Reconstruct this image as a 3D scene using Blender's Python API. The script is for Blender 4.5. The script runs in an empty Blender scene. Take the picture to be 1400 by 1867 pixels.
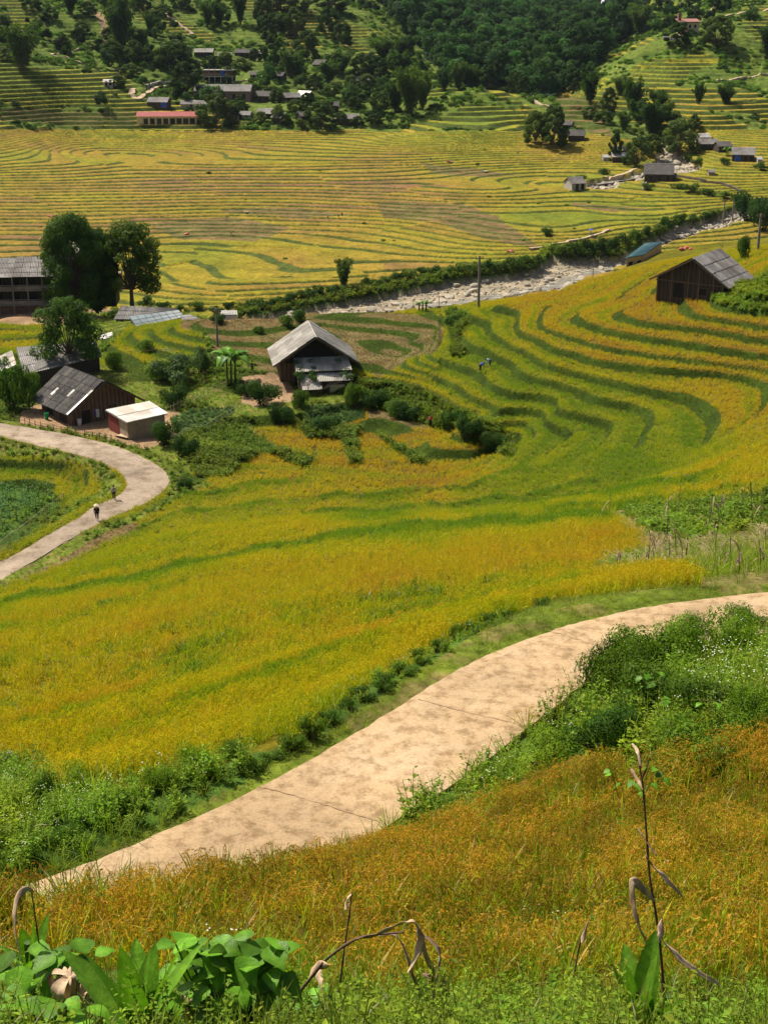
import bpy, bmesh, math, random
import numpy as np
from mathutils import Vector, Matrix
R = math.radians
sc = bpy.context.scene
# ------------------------------------------------------------------ camera, sky, sun, exposure
THETA = R(20); F = 2565.0
cam_d = bpy.data.cameras.new('camera'); cam = bpy.data.objects.new('camera', cam_d); sc.collection.objects.link(cam)
cam.location = (0, 0, 0); cam.rotation_euler = (R(70), 0, 0)
cam_d.sensor_fit = 'VERTICAL'; cam_d.sensor_height = 36; cam_d.lens = 36 * F / 1867
cam_d.clip_start = 0.1; cam_d.clip_end = 8000
sc.camera = cam
w = bpy.data.worlds.new('World'); sc.world = w; w.use_nodes = True
SUN = Vector((-0.46, 0.34, 0.82)).normalized()
sky = w.node_tree.nodes.new('ShaderNodeTexSky'); sky.sky_type = 'NISHITA'; sky.sun_disc = False; sky.dust_density = 4.0; sky.ozone_density = 0.6
sky.sun_elevation = math.asin(SUN.z); sky.sun_rotation = math.atan2(SUN.x, SUN.y)
bg = w.node_tree.nodes['Background']; bg.inputs['Strength'].default_value = 0.08
w.node_tree.links.new(sky.outputs[0], bg.inputs[0])
sd = bpy.data.lights.new('sun', 'SUN'); sd.energy = 4.9; sd.angle = R(0.5); sd.color = (1, 0.93, 0.80)
so = bpy.data.objects.new('sun', sd); sc.collection.objects.link(so); so.rotation_euler = SUN.to_track_quat('Z', 'Y').to_euler()
so.location = (0, 0, 60)
sc.view_settings.view_transform = 'Standard'; sc.view_settings.look = 'None'
sc.view_settings.exposure = 0.5; sc.view_settings.gamma = 1
sc.cycles.max_bounces = 5; sc.cycles.diffuse_bounces = 3; sc.cycles.glossy_bounces = 2
sc.cycles.transmission_bounces = 4; sc.cycles.transparent_max_bounces = 6
rng = np.random.default_rng(7); random.seed(7)

# ------------------------------------------------------------------ numeric helpers
def ray(px, py):
    """photo pixel -> (x/y, z/y) of the line of sight"""
    px = np.asarray(px, float); py = np.asarray(py, float)
    xr = (px - 700) / F; yr = (933.5 - py) / F
    y0 = math.cos(THETA) + yr * math.sin(THETA)
    return xr / y0, (-math.sin(THETA) + yr * math.cos(THETA)) / y0
def pix(U, S):
    """direction (x/y, z/y) -> photo pixel"""
    d = math.cos(THETA) - S * math.sin(THETA)
    return 700 + F * U / d, 933.5 - F * (math.sin(THETA) + S * math.cos(THETA)) / d
def hash2(i, j, seed=0):
    i = np.asarray(i).astype(np.int64); j = np.asarray(j).astype(np.int64)
    h = (i * 374761393 + j * 668265263 + seed * 1442695041) & 0xFFFFFFFF
    h = ((h ^ (h >> 13)) * 1274126177) & 0xFFFFFFFF
    h = ((h ^ (h >> 16)) * 2246822519) & 0xFFFFFFFF
    return ((h ^ (h >> 15)) & 0xFFFFFF) / float(0xFFFFFF)
def vnoise(x, y, seed=0):
    xi = np.floor(x); yi = np.floor(y); fx = x - xi; fy = y - yi
    fx = fx * fx * (3 - 2 * fx); fy = fy * fy * (3 - 2 * fy)
    a = hash2(xi, yi, seed); b = hash2(xi + 1, yi, seed); c = hash2(xi, yi + 1, seed); d = hash2(xi + 1, yi + 1, seed)
    return (a + (b - a) * fx) * (1 - fy) + (c + (d - c) * fx) * fy
def fbm(x, y, seed=0, oct=3):
    s = 0; a = 1; t = 0
    for o in range(oct):
        s = s + a * (vnoise(x, y, seed + o * 17) - 0.5); t += a; a *= 0.5; x = x * 2.03 + 7.1; y = y * 2.03 + 3.3
    return s / t * 2
def sstep(a, b, x):
    t = np.clip((x - a) / float(b - a), 0, 1); return t * t * (3 - 2 * t)
def inpoly(px, py, poly):
    r = np.zeros(px.shape, bool); n = len(poly)
    for i in range(n):
        x0, y0 = poly[i]; x1, y1 = poly[(i + 1) % n]
        if y0 == y1: continue
        r ^= ((y0 > py) != (y1 > py)) & (px < (x1 - x0) * (py - y0) / (y1 - y0) + x0)
    return r
def polydist(px, py, line, closed=False):
    d = np.full(px.shape, 1e9); n = len(line)
    for i in range(n if closed else n - 1):
        x0, y0 = line[i]; x1, y1 = line[(i + 1) % n]
        dx, dy = x1 - x0, y1 - y0; L = dx * dx + dy * dy + 1e-12
        t = np.clip(((px - x0) * dx + (py - y0) * dy) / L, 0, 1)
        d = np.minimum(d, np.hypot(px - x0 - t * dx, py - y0 - t * dy))
    return d
def wz(px, py, z):
    """world xy of the point at height z that is seen at a photo pixel"""
    U, S = ray(px, py); y = z / S; return (float(U * y), float(y))

# ------------------------------------------------------------------ the lie of the land
CP = []            # (U, y, z)
def cz(px, py, z):
    U, S = ray(px, py); CP.append((float(U), float(z / S), float(z)))
def cd(px, py, d):
    U, S = ray(px, py); CP.append((float(U), float(d), float(S * d)))
def cw(U, y, z): CP.append((U, y, z))
CONT = [  # riser lines of the curved terraces: height, pixels along the line
 (-37.0, [(1262,563),(1280,576),(1340,585),(1400,595)]),
 (-37.9, [(1130,570),(1175,587),(1275,597),(1330,604),(1400,617)]),
 (-38.8, [(1055,576),(1100,597),(1200,615),(1300,630),(1400,647)]),
 (-39.8, [(990,588),(1050,615),(1125,635),(1250,652),(1320,662)]),
 (-40.5, [(907,556),(947,580),(950,603),(1000,630),(1100,657),(1200,669),(1315,676),(1365,685),(1400,700)]),
 (-41.5, [(855,570),(900,585),(912,615),(960,640),(1020,670),(1100,690),(1200,712),(1275,725),(1305,750),(1312,775),(1300,795),(1275,820),(1200,860),(1125,893)]),
 (-42.5, [(830,600),(890,637),(940,660),(1000,690),(1075,715),(1150,735),(1187,747),(1192,762),(1180,790),(1125,830),(1000,885)]),
 (-43.6, [(790,647),(840,665),(885,685),(950,715),(1010,740),(1080,760),(1115,768),(1117,782),(1090,820),(1050,842),(950,885)]),
 (-44.7, [(868,757),(905,747),(950,742),(1000,755),(1043,783),(1040,800),(1000,825),(900,878)]),
 (-45.7, [(655,688),(720,692),(800,718),(850,745),(868,762)]),
 (-44.2, [(603,571),(664,581),(736,589),(807,599)]),
 (-44.7, [(539,578),(611,592),(700,599),(753,606),(782,624),(775,631)]),
 (-45.2, [(593,599),(664,619),(728,628),(750,635),(725,653),(700,663)]),
 (-46.0, [(905,775),(937,810),(915,840),(850,872),(700,915)]),
]
for z, pl in CONT:
    for (a, b), (c, d) in zip(pl[:-1], pl[1:]):
        n = max(1, int(math.hypot(c - a, d - b) / 45))
        for k in range(n): cz(a + (c - a) * k / n, b + (d - b) * k / n, z)
    cz(*pl[-1], z)
for p in [(700,745),(780,770),(855,792),(905,828)]: cz(*p, -47.9)
for px, py, z in [(640,790,-48.4),(760,800,-48.2),(830,830,-47.8),(600,850,-47.2),(450,800,-48),(480,860,-46.6),(700,870,-46.9),(380,880,-46.4),(600,900,-45.3),
    (400,940,-43.5),(560,740,-47.2),(570,690,-46.4),(480,680,-46.3),(400,720,-47),(330,780,-47.3),(250,760,-46.9),(150,750,-46.6),(60,740,-46.5),
    (340,680,-46.6),(400,580,-44.5),(480,640,-45.5),(230,650,-46.8),(290,600,-45.6),(550,578,-44.3),(650,572,-44.2),(720,572,-44.1),(800,568,-43.6),(600,640,-44.9),(700,650,-45),
    (760,620,-44.3),(1050,530,-41),(960,548,-41.3),(1130,545,-38.8),(1250,548,-37),(1400,560,-35.8),(1400,530,-34.4),(1330,530,-35.2),
    (1060,515,-43),(1130,490,-45.5),(1170,472,-47.5),(1300,450,-46.5),(1400,440,-45.5),(1240,470,-44),
    (30,610,-48),(120,600,-48.5),(50,570,-50),(130,570,-50.5),(200,580,-50),(280,585,-49.5),(400,582,-45.6)]: cz(px, py, z)
for px, d in [(0,310),(200,300),(400,285),(600,275),(800,275),(950,285)]: cw(float(ray(px,560)[0]), d, -67)
for px, d, z in [(500,232,-50),(650,232,-50),(800,235,-50),(930,236,-50),(350,235,-53),(1020,255,-52),(200,245,-56),(50,250,-58)]: cw(float(ray(px,560)[0]), d, z)
# far bank, river, valley fields
for px, py, z in [(0,550,-71.5),(200,545,-71.3),(400,565,-72),(560,560,-72),(700,550,-72),(900,522,-71),(1000,500,-70.6),(1100,482,-70),(1200,440,-68),(1350,392,-66),(1400,375,-65),
    (1060,338,-62.8),(1120,335,-62),(1180,315,-61),(1230,300,-60),(1215,265,-57.5),(400,535,-70.2),(600,515,-69.8),(780,480,-69),(950,455,-67.5),(1050,430,-66),(1200,400,-65),
    (100,480,-70),(100,400,-66),(100,300,-58),(100,225,-50.5),(400,480,-69.5),(400,400,-66.5),(400,300,-58.5),(400,240,-53),(700,450,-68.4),(700,400,-66),(700,300,-58.5),(700,240,-53),
    (900,350,-62),(900,270,-56),(1050,390,-64.8),(1050,290,-58.5),(1000,240,-53),(1300,350,-62),(1390,300,-57.5),(1300,290,-57.5),(1250,265,-55.5)]: cz(px, py, z)
# hills
for px, py, d in [(60,180,640),(60,100,700),(60,20,775),(200,190,648),(200,120,705),(200,30,800),(350,200,655),(350,140,715),(350,70,800),(350,0,880),(520,200,650),(500,130,725),(500,60,820),
    (600,0,920),(640,160,720),(650,80,830),(720,200,660),(760,60,900),(780,130,790),(850,166,672),(930,190,660),(850,228,602),(900,110,960),(850,30,1080),(960,150,880),(960,60,1120),
    (1040,100,980),(1060,40,1220),(1105,8,1420),(1010,200,720),(1080,230,615),(1080,170,690),(1120,120,735),(1170,80,775),(1180,30,960),(1250,230,615),(1250,150,680),(1250,100,725),
    (1250,62,765),(1290,30,860),(1300,5,960),(1390,220,625),(1390,130,710),(1390,40,810),(1390,0,870),(1160,250,590)]: cd(px, py, d)
for U in (-.8,-.5,-.25,0,.25,.5,.8):
    cw(U, 1700, 190); cw(U, 3600, 560); cw(U, 0.6, -1.55)
for s in (-.85, .85):
    for y, z in [(2,-2.3),(10,-7),(25,-12),(60,-23),(120,-42),(200,-46),(380,-68),(600,-50),(900,15)]: cw(s, y, z)
# near hillside
for px, py, d in [(700,1867,5.2),(100,1867,5.0),(1350,1867,5.2),(700,1760,7.2),(100,1740,7.6),(1350,1760,7.0),(700,1650,10.6),(1300,1620,10.2),(100,1690,10),(1300,1480,13.6),(1000,1480,14.4),(1390,1330,15.5),
    (1200,1300,18.2),(400,1640,12.8),(100,1420,23),(30,1330,28),(250,1380,23.5),(300,1300,26.5),(450,1330,23.6),(100,1230,33),(400,1220,31.5),(620,1250,25.6),(700,1170,29),(900,1120,29.5),(1060,1090,29),
    (100,1140,47),(350,1120,45),(620,1080,44),(900,1050,42),(1250,1050,31),(1390,1040,31.5),(1390,980,43),(1200,1000,46),(1390,920,62),(1150,960,58),(900,990,62),(600,1010,70),(350,1040,70),
    (1390,850,88),(1250,910,78),(1000,940,88),(700,965,92),(450,985,92),(1390,760,125),(1250,860,105),(250,1050,84),(60,1110,74),(230,1000,104),(100,1060,96)]: cd(px, py, d)
cw(-.25, 2.5, -2.5); cw(.25, 2.5, -2.5); cw(0, 2.5, -2.5)
# the two roads: pairs of edge pixels
PATH_Z = -11.2; ROAD_Z = -46.5
PATH = [((-110,1668),(60,1790)),((75,1602),(250,1690)),((240,1540),(490,1612)),((450,1445),(700,1507)),((650,1335),(868,1398)),((800,1239),(1010,1288)),((900,1188),(1075,1240)),((1014,1146),(1170,1205)),((1100,1122),(1250,1180)),((1207,1101),(1350,1160)),((1400,1078),(1530,1135)),((1650,1058),(1760,1110))]
ROAD = [((-330,738),(-330,757)),((-120,755),(-120,777)),((0,771),(0,796)),((107,789),(89,817)),((165,801),(135,827)),((215,815),(176,839)),((268,837),(212,856)),((300,858),(228,872)),((308,880),(232,887)),((290,902),(216,904)),((250,924),(171,924)),((200,945),(143,944)),((143,974),(89,974)),((71,1017),(36,1006)),((0,1058),(-28,1038)),((-90,1110),(-130,1085))]
for (a, b) in PATH: cz(*a, PATH_Z); cz(*b, PATH_Z)
for (a, b) in ROAD: cz(*a, ROAD_Z); cz(*b, ROAD_Z)
for px, py, z in [(60,870,-48.3),(150,860,-47.6),(50,950,-48.2),(0,900,-48.6),(120,905,-47.9)]: cz(px, py, z)

CPA = np.array(CP); cu = CPA[:,0]; cv = np.log(CPA[:,1]); cs = CPA[:,2] / CPA[:,1]
def tk(r2): return 0.5 * r2 * np.log(r2 + 1e-12)
n = len(cu)
K = tk((cu[:,None]-cu)**2 + (cv[:,None]-cv)**2) + np.eye(n) * 3e-5
P = np.c_[np.ones(n), cu, cv]
W = np.linalg.solve(np.block([[K, P],[P.T, np.zeros((3,3))]]), np.r_[cs, 0, 0, 0])
def base_S(U, V):
    o = W[n] + W[n+1] * U + W[n+2] * V
    for i in range(n): o = o + W[i] * tk((U - cu[i])**2 + (V - cv[i])**2)
    return o
# coarse evaluation, bilinear lookup
GU = np.linspace(-0.86, 0.86, 345); GV = np.linspace(math.log(.5), math.log(3700), 760)
GB = base_S(*[a.astype(float) for a in np.meshgrid(GU, GV)])
def bilin(G, U, V):
    a = np.clip((U - GU[0]) / (GU[1] - GU[0]), 0, len(GU) - 1.001); b = np.clip((V - GV[0]) / (GV[1] - GV[0]), 0, len(GV) - 1.001)
    i = a.astype(int); j = b.astype(int); fa = a - i; fb = b - j
    return (G[j,i]*(1-fa) + G[j,i+1]*fa)*(1-fb) + (G[j+1,i]*(1-fa) + G[j+1,i+1]*fa)*fb

PATH_XY = [wz(*a, PATH_Z) for a, b in PATH] + [wz(*b, PATH_Z) for a, b in PATH][::-1]
ROAD_XY = [wz(*a, ROAD_Z) for a, b in ROAD] + [wz(*b, ROAD_Z) for a, b in ROAD][::-1]
RIVER_PX = [(400,578),(470,570),(560,556),(640,542),(700,534),(775,520),(850,505),(925,499),(975,488),(1003,466),(1060,470),(1120,471),(1150,454),(1200,428),(1250,408),(1300,396),(1340,379),(1400,363),(1500,343),
            (1500,372),(1400,388),(1360,404),(1300,424),(1210,449),(1150,478),(1115,492),(1050,515),(1020,528),(980,530),(900,548),(800,562),(700,570),(560,580),(400,590)]
STREAM_PX = [(1050,343),(1080,331),(1130,325),(1175,312),(1195,296),(1205,268),(1190,250),(1212,255),(1232,275),(1250,288),(1280,308),(1262,318),(1215,322),(1170,330),(1130,338),(1110,350),(1085,349)]
# levels of the traced terraces
LV = np.array([-60,-58.4,-56.8,-55.2,-53.6,-52,-50.6,-49.4,-48.4,-47.4,-46.4,-45.7,-44.7,-43.6,-42.5,-41.5,-40.5,-39.8,-38.8,-37.9,-37.0,-36.0,-35.0,-34.0,-32.6,-31.2,-29.8,-28.4,-27,-25.6,-24.2,-22.8,-21.4,-20,-18.6,-17.2,-15.8,-14.4])
LV2 = np.r_[np.arange(-60, -42, .5) + .3, [-41.5,-40.5,-39.8,-38.8,-37.9,-37.0,-36.0,-35.0]]
def stairs(z, lv, wd):
    k = np.clip(np.searchsorted(lv, z, side='right') - 1, 0, len(lv) - 2)
    lo = lv[k]; st = lv[k+1] - lo; t = (z - lo) / st
    inside = (z >= lv[0]) & (z < lv[-1])
    e = sstep(1 - wd, 1.0, t)
    zt = lo + st * (e * 0.86 + 0.14 * t)
    return np.where(inside, zt, z), np.where(inside, k, -1), np.where(inside, t, 0.3)
def ustairs(z, st, wd):
    k = np.floor(z / st); t = z / st - k
    return st * (k + sstep(1 - wd, 1, t) * 0.92 + 0.08 * t), k, t

# crops and covers, drawn as outlines over the ground
T_RICE, T_STUB, T_GRASS, T_WEED, T_EARTH, T_GARDEN, T_RIVER, T_SCRUB, T_FOREST, T_HEDGE, T_RAG = range(11)
COVER = [
 (T_SCRUB, [(-900,232),(0,182),(120,180),(240,182),(330,215),(420,238),(560,238),(700,236),(760,238),(900,236),(1000,240),(1100,248),(1190,262),(1260,262),(1400,240),(2200,240),(2200,-900),(-900,-900)]),
 # terraces on the hills
 (T_RICE, [(-200,95),(60,90),(60,130),(240,135),(240,180),(-200,185)]),
 (T_RICE, [(-200,-30),(70,-30),(50,60),(-200,75)]),
 (T_RICE, [(255,0),(300,30),(370,62),(470,85),(475,98),(420,92),(355,70),(250,45)]),
 (T_RICE, [(340,-20),(520,-20),(560,15),(690,60),(745,95),(650,105),(580,55),(480,40),(430,10)]),
 (T_RICE, [(530,50),(600,88),(575,92),(520,90)]),
 (T_RICE, [(150,188),(470,192),(440,238),(0,238),(-200,238),(-200,190)]),
 (T_RICE, [(0,182),(250,184),(250,240),(0,240)]),
 (T_RICE, [(770,165),(800,159),(900,163),(960,195),(985,215),(960,238),(700,238),(760,215)]),
 (T_RICE, [(1180,70),(1240,95),(1330,98),(1380,130),(1400,150),(2000,150),(2000,250),(1250,262),(1100,200),(1050,215),(1010,170),(1090,120),(1130,75)]),
 (T_RICE, [(1340,20),(1400,10),(2000,0),(2000,80),(1400,95),(1350,60)]),
 (T_RICE, [(1190,0),(1290,-5),(1270,18),(1180,15)]),
 (T_FOREST, [(700,-60),(1110,-60),(1160,0),(1150,60),(1100,105),(1050,150),(985,180),(930,150),(900,160),(830,150),(790,120),(740,60),(680,0)]),
 (T_STUB, [(0,205),(245,212),(245,232),(160,236),(0,226)]),
 (T_STUB, [(265,408),(420,396),(535,418),(470,440),(320,436)]),
 (T_STUB, [(400,384),(540,380),(640,396),(560,400),(420,392)]),
 (T_STUB, [(690,372),(840,373),(905,400),(985,455),(935,452),(880,438),(800,410),(700,398)]),
 (T_STUB, [(770,300),(860,308),(960,322),(840,325),(790,318)]),
 (T_STUB, [(1040,370),(1140,382),(1190,384),(1120,392),(1050,382)]),
 (T_STUB, [(1010,176),(1070,178),(1120,250),(1180,262),(1100,248),(1020,222)]),
 (T_EARTH, [(170,20),(190,20),(195,45),(200,75),(188,80),(185,50)]),
 # near side of the river
 (T_HEDGE, [(430,556),(560,548),(640,528),(700,522),(700,536),(640,544),(560,560),(430,574)]),
 (T_HEDGE, [(700,522),(775,506),(850,492),(925,484),(975,474),(1003,452),(1060,454),(1120,452),(1150,442),(1200,424),(1250,406),(1300,394),(1340,376),(1400,362),(1400,380),(1340,396),(1250,426),(1150,466),(1003,480),(925,503),(850,512),(775,524),(700,540)]),
 (T_RIVER, RIVER_PX), (T_RIVER, STREAM_PX),
 (T_GRASS, [(-300,566),(0,566),(120,575),(330,585),(470,582),(560,585),(560,660),(660,690),(660,760),(380,780),(330,900),(250,860),(180,800),(-300,770)]),
 (T_RICE, [(-100,588),(80,588),(100,620),(60,645),(-100,640)]),
 (T_RICE, [(238,592),(330,582),(360,600),(380,640),(330,652),(300,625),(280,660),(240,668),(180,665),(190,640)]),
 (T_STUB, [(330,582),(470,580),(570,582),(640,600),(640,660),(560,690),(480,680),(450,640),(390,640),(380,605),(325,600)]),
 (T_STUB, [(560,570),(700,568),(800,575),(812,600),(800,640),(740,655),(690,690),(640,640),(600,600),(540,590)]),
 (T_EARTH, [(440,690),(500,680),(560,720),(470,740),(440,730)]),
 (T_EARTH, [(40,745),(100,720),(230,750),(330,745),(345,790),(270,812),(180,790),(40,770)]),
 (T_EARTH, [(-100,566),(200,556),(240,575),(100,590),(-100,588)]),
 (T_GARDEN, [(310,760),(350,742),(430,740),(430,752),(350,788),(320,792)]),
 (T_GARDEN, [(560,740),(640,735),(668,745),(660,765),(600,780),(560,770)]),
 (T_STUB, [(668,740),(700,742),(780,770),(775,782),(720,778),(670,765)]),
 (T_HEDGE, [(655,693),(720,697),(800,724),(868,762),(905,775),(937,810),(930,826),(905,822),(860,790),(780,768),(700,742),(660,720)]),
 (T_HEDGE, [(820,600),(812,570),(835,566),(850,580),(835,610),(850,635),(830,650)]),
 (T_WEED, [(1295,545),(1330,520),(1420,490),(1700,470),(1700,575),(1400,572),(1320,556)]),
 (T_HEDGE, [(330,800),(400,770),(440,775),(520,830),(570,840),(560,850),(480,830),(430,845),(410,872),(360,862)]),
 (T_HEDGE, [(545,765),(620,785),(660,780),(650,800),(560,800)]),
 (T_HEDGE, [(625,800),(645,800),(655,850),(640,850)]), (T_HEDGE, [(690,795),(760,830),(770,848),(750,838)]),
 (T_STUB, [(50,1040),(160,975),(250,948),(255,962),(200,985),(110,1030),(0,1070),(-60,1090)]),
 (T_GRASS, [(-60,1070),(90,1000),(170,962),(250,935),(300,910),(330,870),(390,885),(330,905),(260,945),(190,968),(100,1020),(-60,1100)]),
 (T_GRASS, [(0,800),(90,822),(170,840),(208,862),(222,885),(205,905),(150,925),(60,975),(-60,1040),(-60,1000),(90,940),(160,905),(190,885),(170,860),(60,835),(-60,815)]),
 (T_WEED, [(-60,890),(40,880),(100,900),(110,925),(50,970),(-60,1010)]),
 # verges and banks round the near path
 (T_RAG, [(1110,935),(1150,925),(1250,915),(1400,900),(1900,880),(1900,1075),(1400,1078),(1280,1078),(1260,1060),(1090,1040),(1080,1025),(1180,1000),(1170,970)]),
 (T_WEED, [(1130,935),(1250,918),(1400,905),(1900,885),(1900,955),(1400,960),(1250,985),(1190,975)]),
 (T_GRASS, [(-200,1700),(75,1612),(240,1552),(450,1455),(650,1345),(800,1249),(1014,1156),(1207,1111),(1400,1088),(1700,1070),(1700,1040),(1400,1064),(1200,1078),(1010,1098),(900,1135),(760,1220),(620,1310),(450,1405),(330,1460),(200,1510),(60,1570),(-200,1660)]),
 (T_WEED, [(-200,1660),(60,1580),(200,1525),(330,1475),(450,1420),(520,1378),(540,1362),(430,1390),(330,1425),(230,1440),(120,1440),(60,1400),(-200,1385)]),
 (T_WEED, [(520,1378),(620,1318),(760,1235),(850,1180),(930,1140),(920,1128),(850,1160),(760,1212),(640,1280),(560,1340)]),
 (T_WEED, [(700,1507),(868,1398),(1010,1290),(1075,1200),(1170,1160),(1400,1110),(1900,1090),(1900,1340),(1400,1350),(1250,1400),(1130,1430),(1060,1380),(980,1400),(880,1470),(760,1520)]),
 (T_GRASS, [(-100,1680),(60,1625),(240,1590),(430,1560),(700,1500),(780,1510),(700,1555),(560,1600),(420,1660),(200,1690),(-100,1740)]),
 (T_GRASS, [(560,1860),(1000,1845),(1500,1840),(1500,2100),(560,2100)]),
 (T_WEED, [(-300,1790),(200,1790),(520,1820),(620,1860),(700,1960),(-300,2200)]),
 (T_WEED, [(700,1840),(1500,1820),(1500,2200),(700,2200)]),
]
HUE = np.array([(1000,545,.85),(1200,565,.9),(1350,615,.9),(1100,635,.85),(1250,685,.75),(1000,600,.7),(1350,750,.72),(1390,850,.6),(1250,780,.25),(1150,835,.2),(1050,700,.35),(950,685,.3),(1000,725,.3),(850,600,.35),(860,640,.3),
 (800,690,.5),(1000,780,.2),(950,830,.35),(860,810,.8),(780,870,.85),(700,810,.85),(620,830,.85),(500,790,.9),(430,820,.85),(450,900,.5),(600,890,.6),(700,940,.25),(900,930,.3),(1100,900,.25),(1300,880,.55),(900,1000,.7),(700,1040,.7),
 (500,1050,.62),(1100,1000,.72),(300,990,.5),(250,1050,.4),(100,1110,.5),(300,1150,.66),(600,1150,.62),(200,1250,.62),(400,1250,.5),(600,1220,.4),(900,1105,.42),(1150,1080,.6),(120,1330,.6),(30,610,.55),(300,610,.4),(200,650,.45),
 (700,1600,.95),(1000,1600,.9),(1300,1440,.85),(900,1450,.9),(500,1640,.95),(1300,1720,.7),(200,1690,.85),(60,860,.4),(150,870,.5),(30,820,.35),(60,920,.4),
 (100,260,.55),(400,340,.7),(250,390,.8),(820,380,.75),(700,330,.75),(600,400,.78),(700,470,.6),(560,480,.55),(350,500,.3),(200,340,.55),(50,300,.55),(900,300,.4),(1000,260,.6),(1100,380,.4),(1000,400,.35),(1300,350,.35),(560,260,.45),(60,420,.7),(800,260,.4),(900,450,.45),(1200,400,.4),
 (850,190,.2),(200,200,.3),(1200,150,.3),(1300,200,.5),(1300,100,.25),(700,50,.2),(500,80,.4),(100,30,.2),(30,120,.2)], float)  # last row: hills greener and less ripe, cloud shade put into the tone
def hue_at(px, py):
    s = 0; t = 0
    for a, b, h in HUE:
        q = 1 / (((px - a)**2 + ((py - b) * 1.7)**2) + 300)**1.6; s = s + q * h; t = t + q
    return s / t
HC_U = np.linspace(-900, 2300, 200); HC_V = np.linspace(-900, 2300, 260)
HG = hue_at(*np.meshgrid(HC_U, HC_V))
def hue_fast(px, py):
    a = np.clip((px - HC_U[0]) / (HC_U[1] - HC_U[0]), 0, len(HC_U) - 1.001); b = np.clip((py - HC_V[0]) / (HC_V[1] - HC_V[0]), 0, len(HC_V) - 1.001)
    i = a.astype(int); j = b.astype(int); fa = a - i; fb = b - j
    return (HG[j,i]*(1-fa)+HG[j,i+1]*fa)*(1-fb) + (HG[j+1,i]*(1-fa)+HG[j+1,i+1]*fa)*fb

BUNDS = [([0,60,200,300,420,560,700,900,1100], [1102,1078,1058,1034,1003,978,958,944,934], 24, .6),
 ([0,150,300,450,700,950,1080], [1215,1185,1150,1118,1075,1040,1030], 16, .35), ([0,200,450,700,950], [1292,1228,1142,1090,1052], 24, .5), ([30,250,420,620,900,1050], [1335,1272,1192,1132,1086,1066], 26, .5), ([150,330,520,700,860], [1385,1292,1232,1172,1112], 24, .45),
 ([230,330,500,650,850,960], [965,930,905,898,882,842], 16, .5), ([330,450,600,700,800,850], [902,880,862,858,835,800], 14, .45), ([960,1100,1250,1340], [905,892,872,840], 12, .45), ([1000,1150,1300,1400], [925,915,890,868], 14, .4), ([560,700,820,950,1080], [930,925,915,898,872], 14, .45), ([0,120,230,330], [1150,1128,1092,1060], 16, .4)]
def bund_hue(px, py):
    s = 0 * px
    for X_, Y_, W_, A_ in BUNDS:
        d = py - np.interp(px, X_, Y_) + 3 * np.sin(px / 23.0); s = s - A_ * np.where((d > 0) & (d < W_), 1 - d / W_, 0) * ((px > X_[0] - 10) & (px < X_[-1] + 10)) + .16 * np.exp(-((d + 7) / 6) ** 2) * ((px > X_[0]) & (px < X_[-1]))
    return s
def bund_edge(px, py):
    s = np.zeros(px.shape, bool)
    for X_, Y_, W_, A_ in BUNDS: d = py - np.interp(px, X_, Y_) + 3 * np.sin(px / 23.0); s |= (d > -1) & (d < W_ * .28) & (px > X_[0] - 10) & (px < X_[-1] + 10)
    return s
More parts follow.
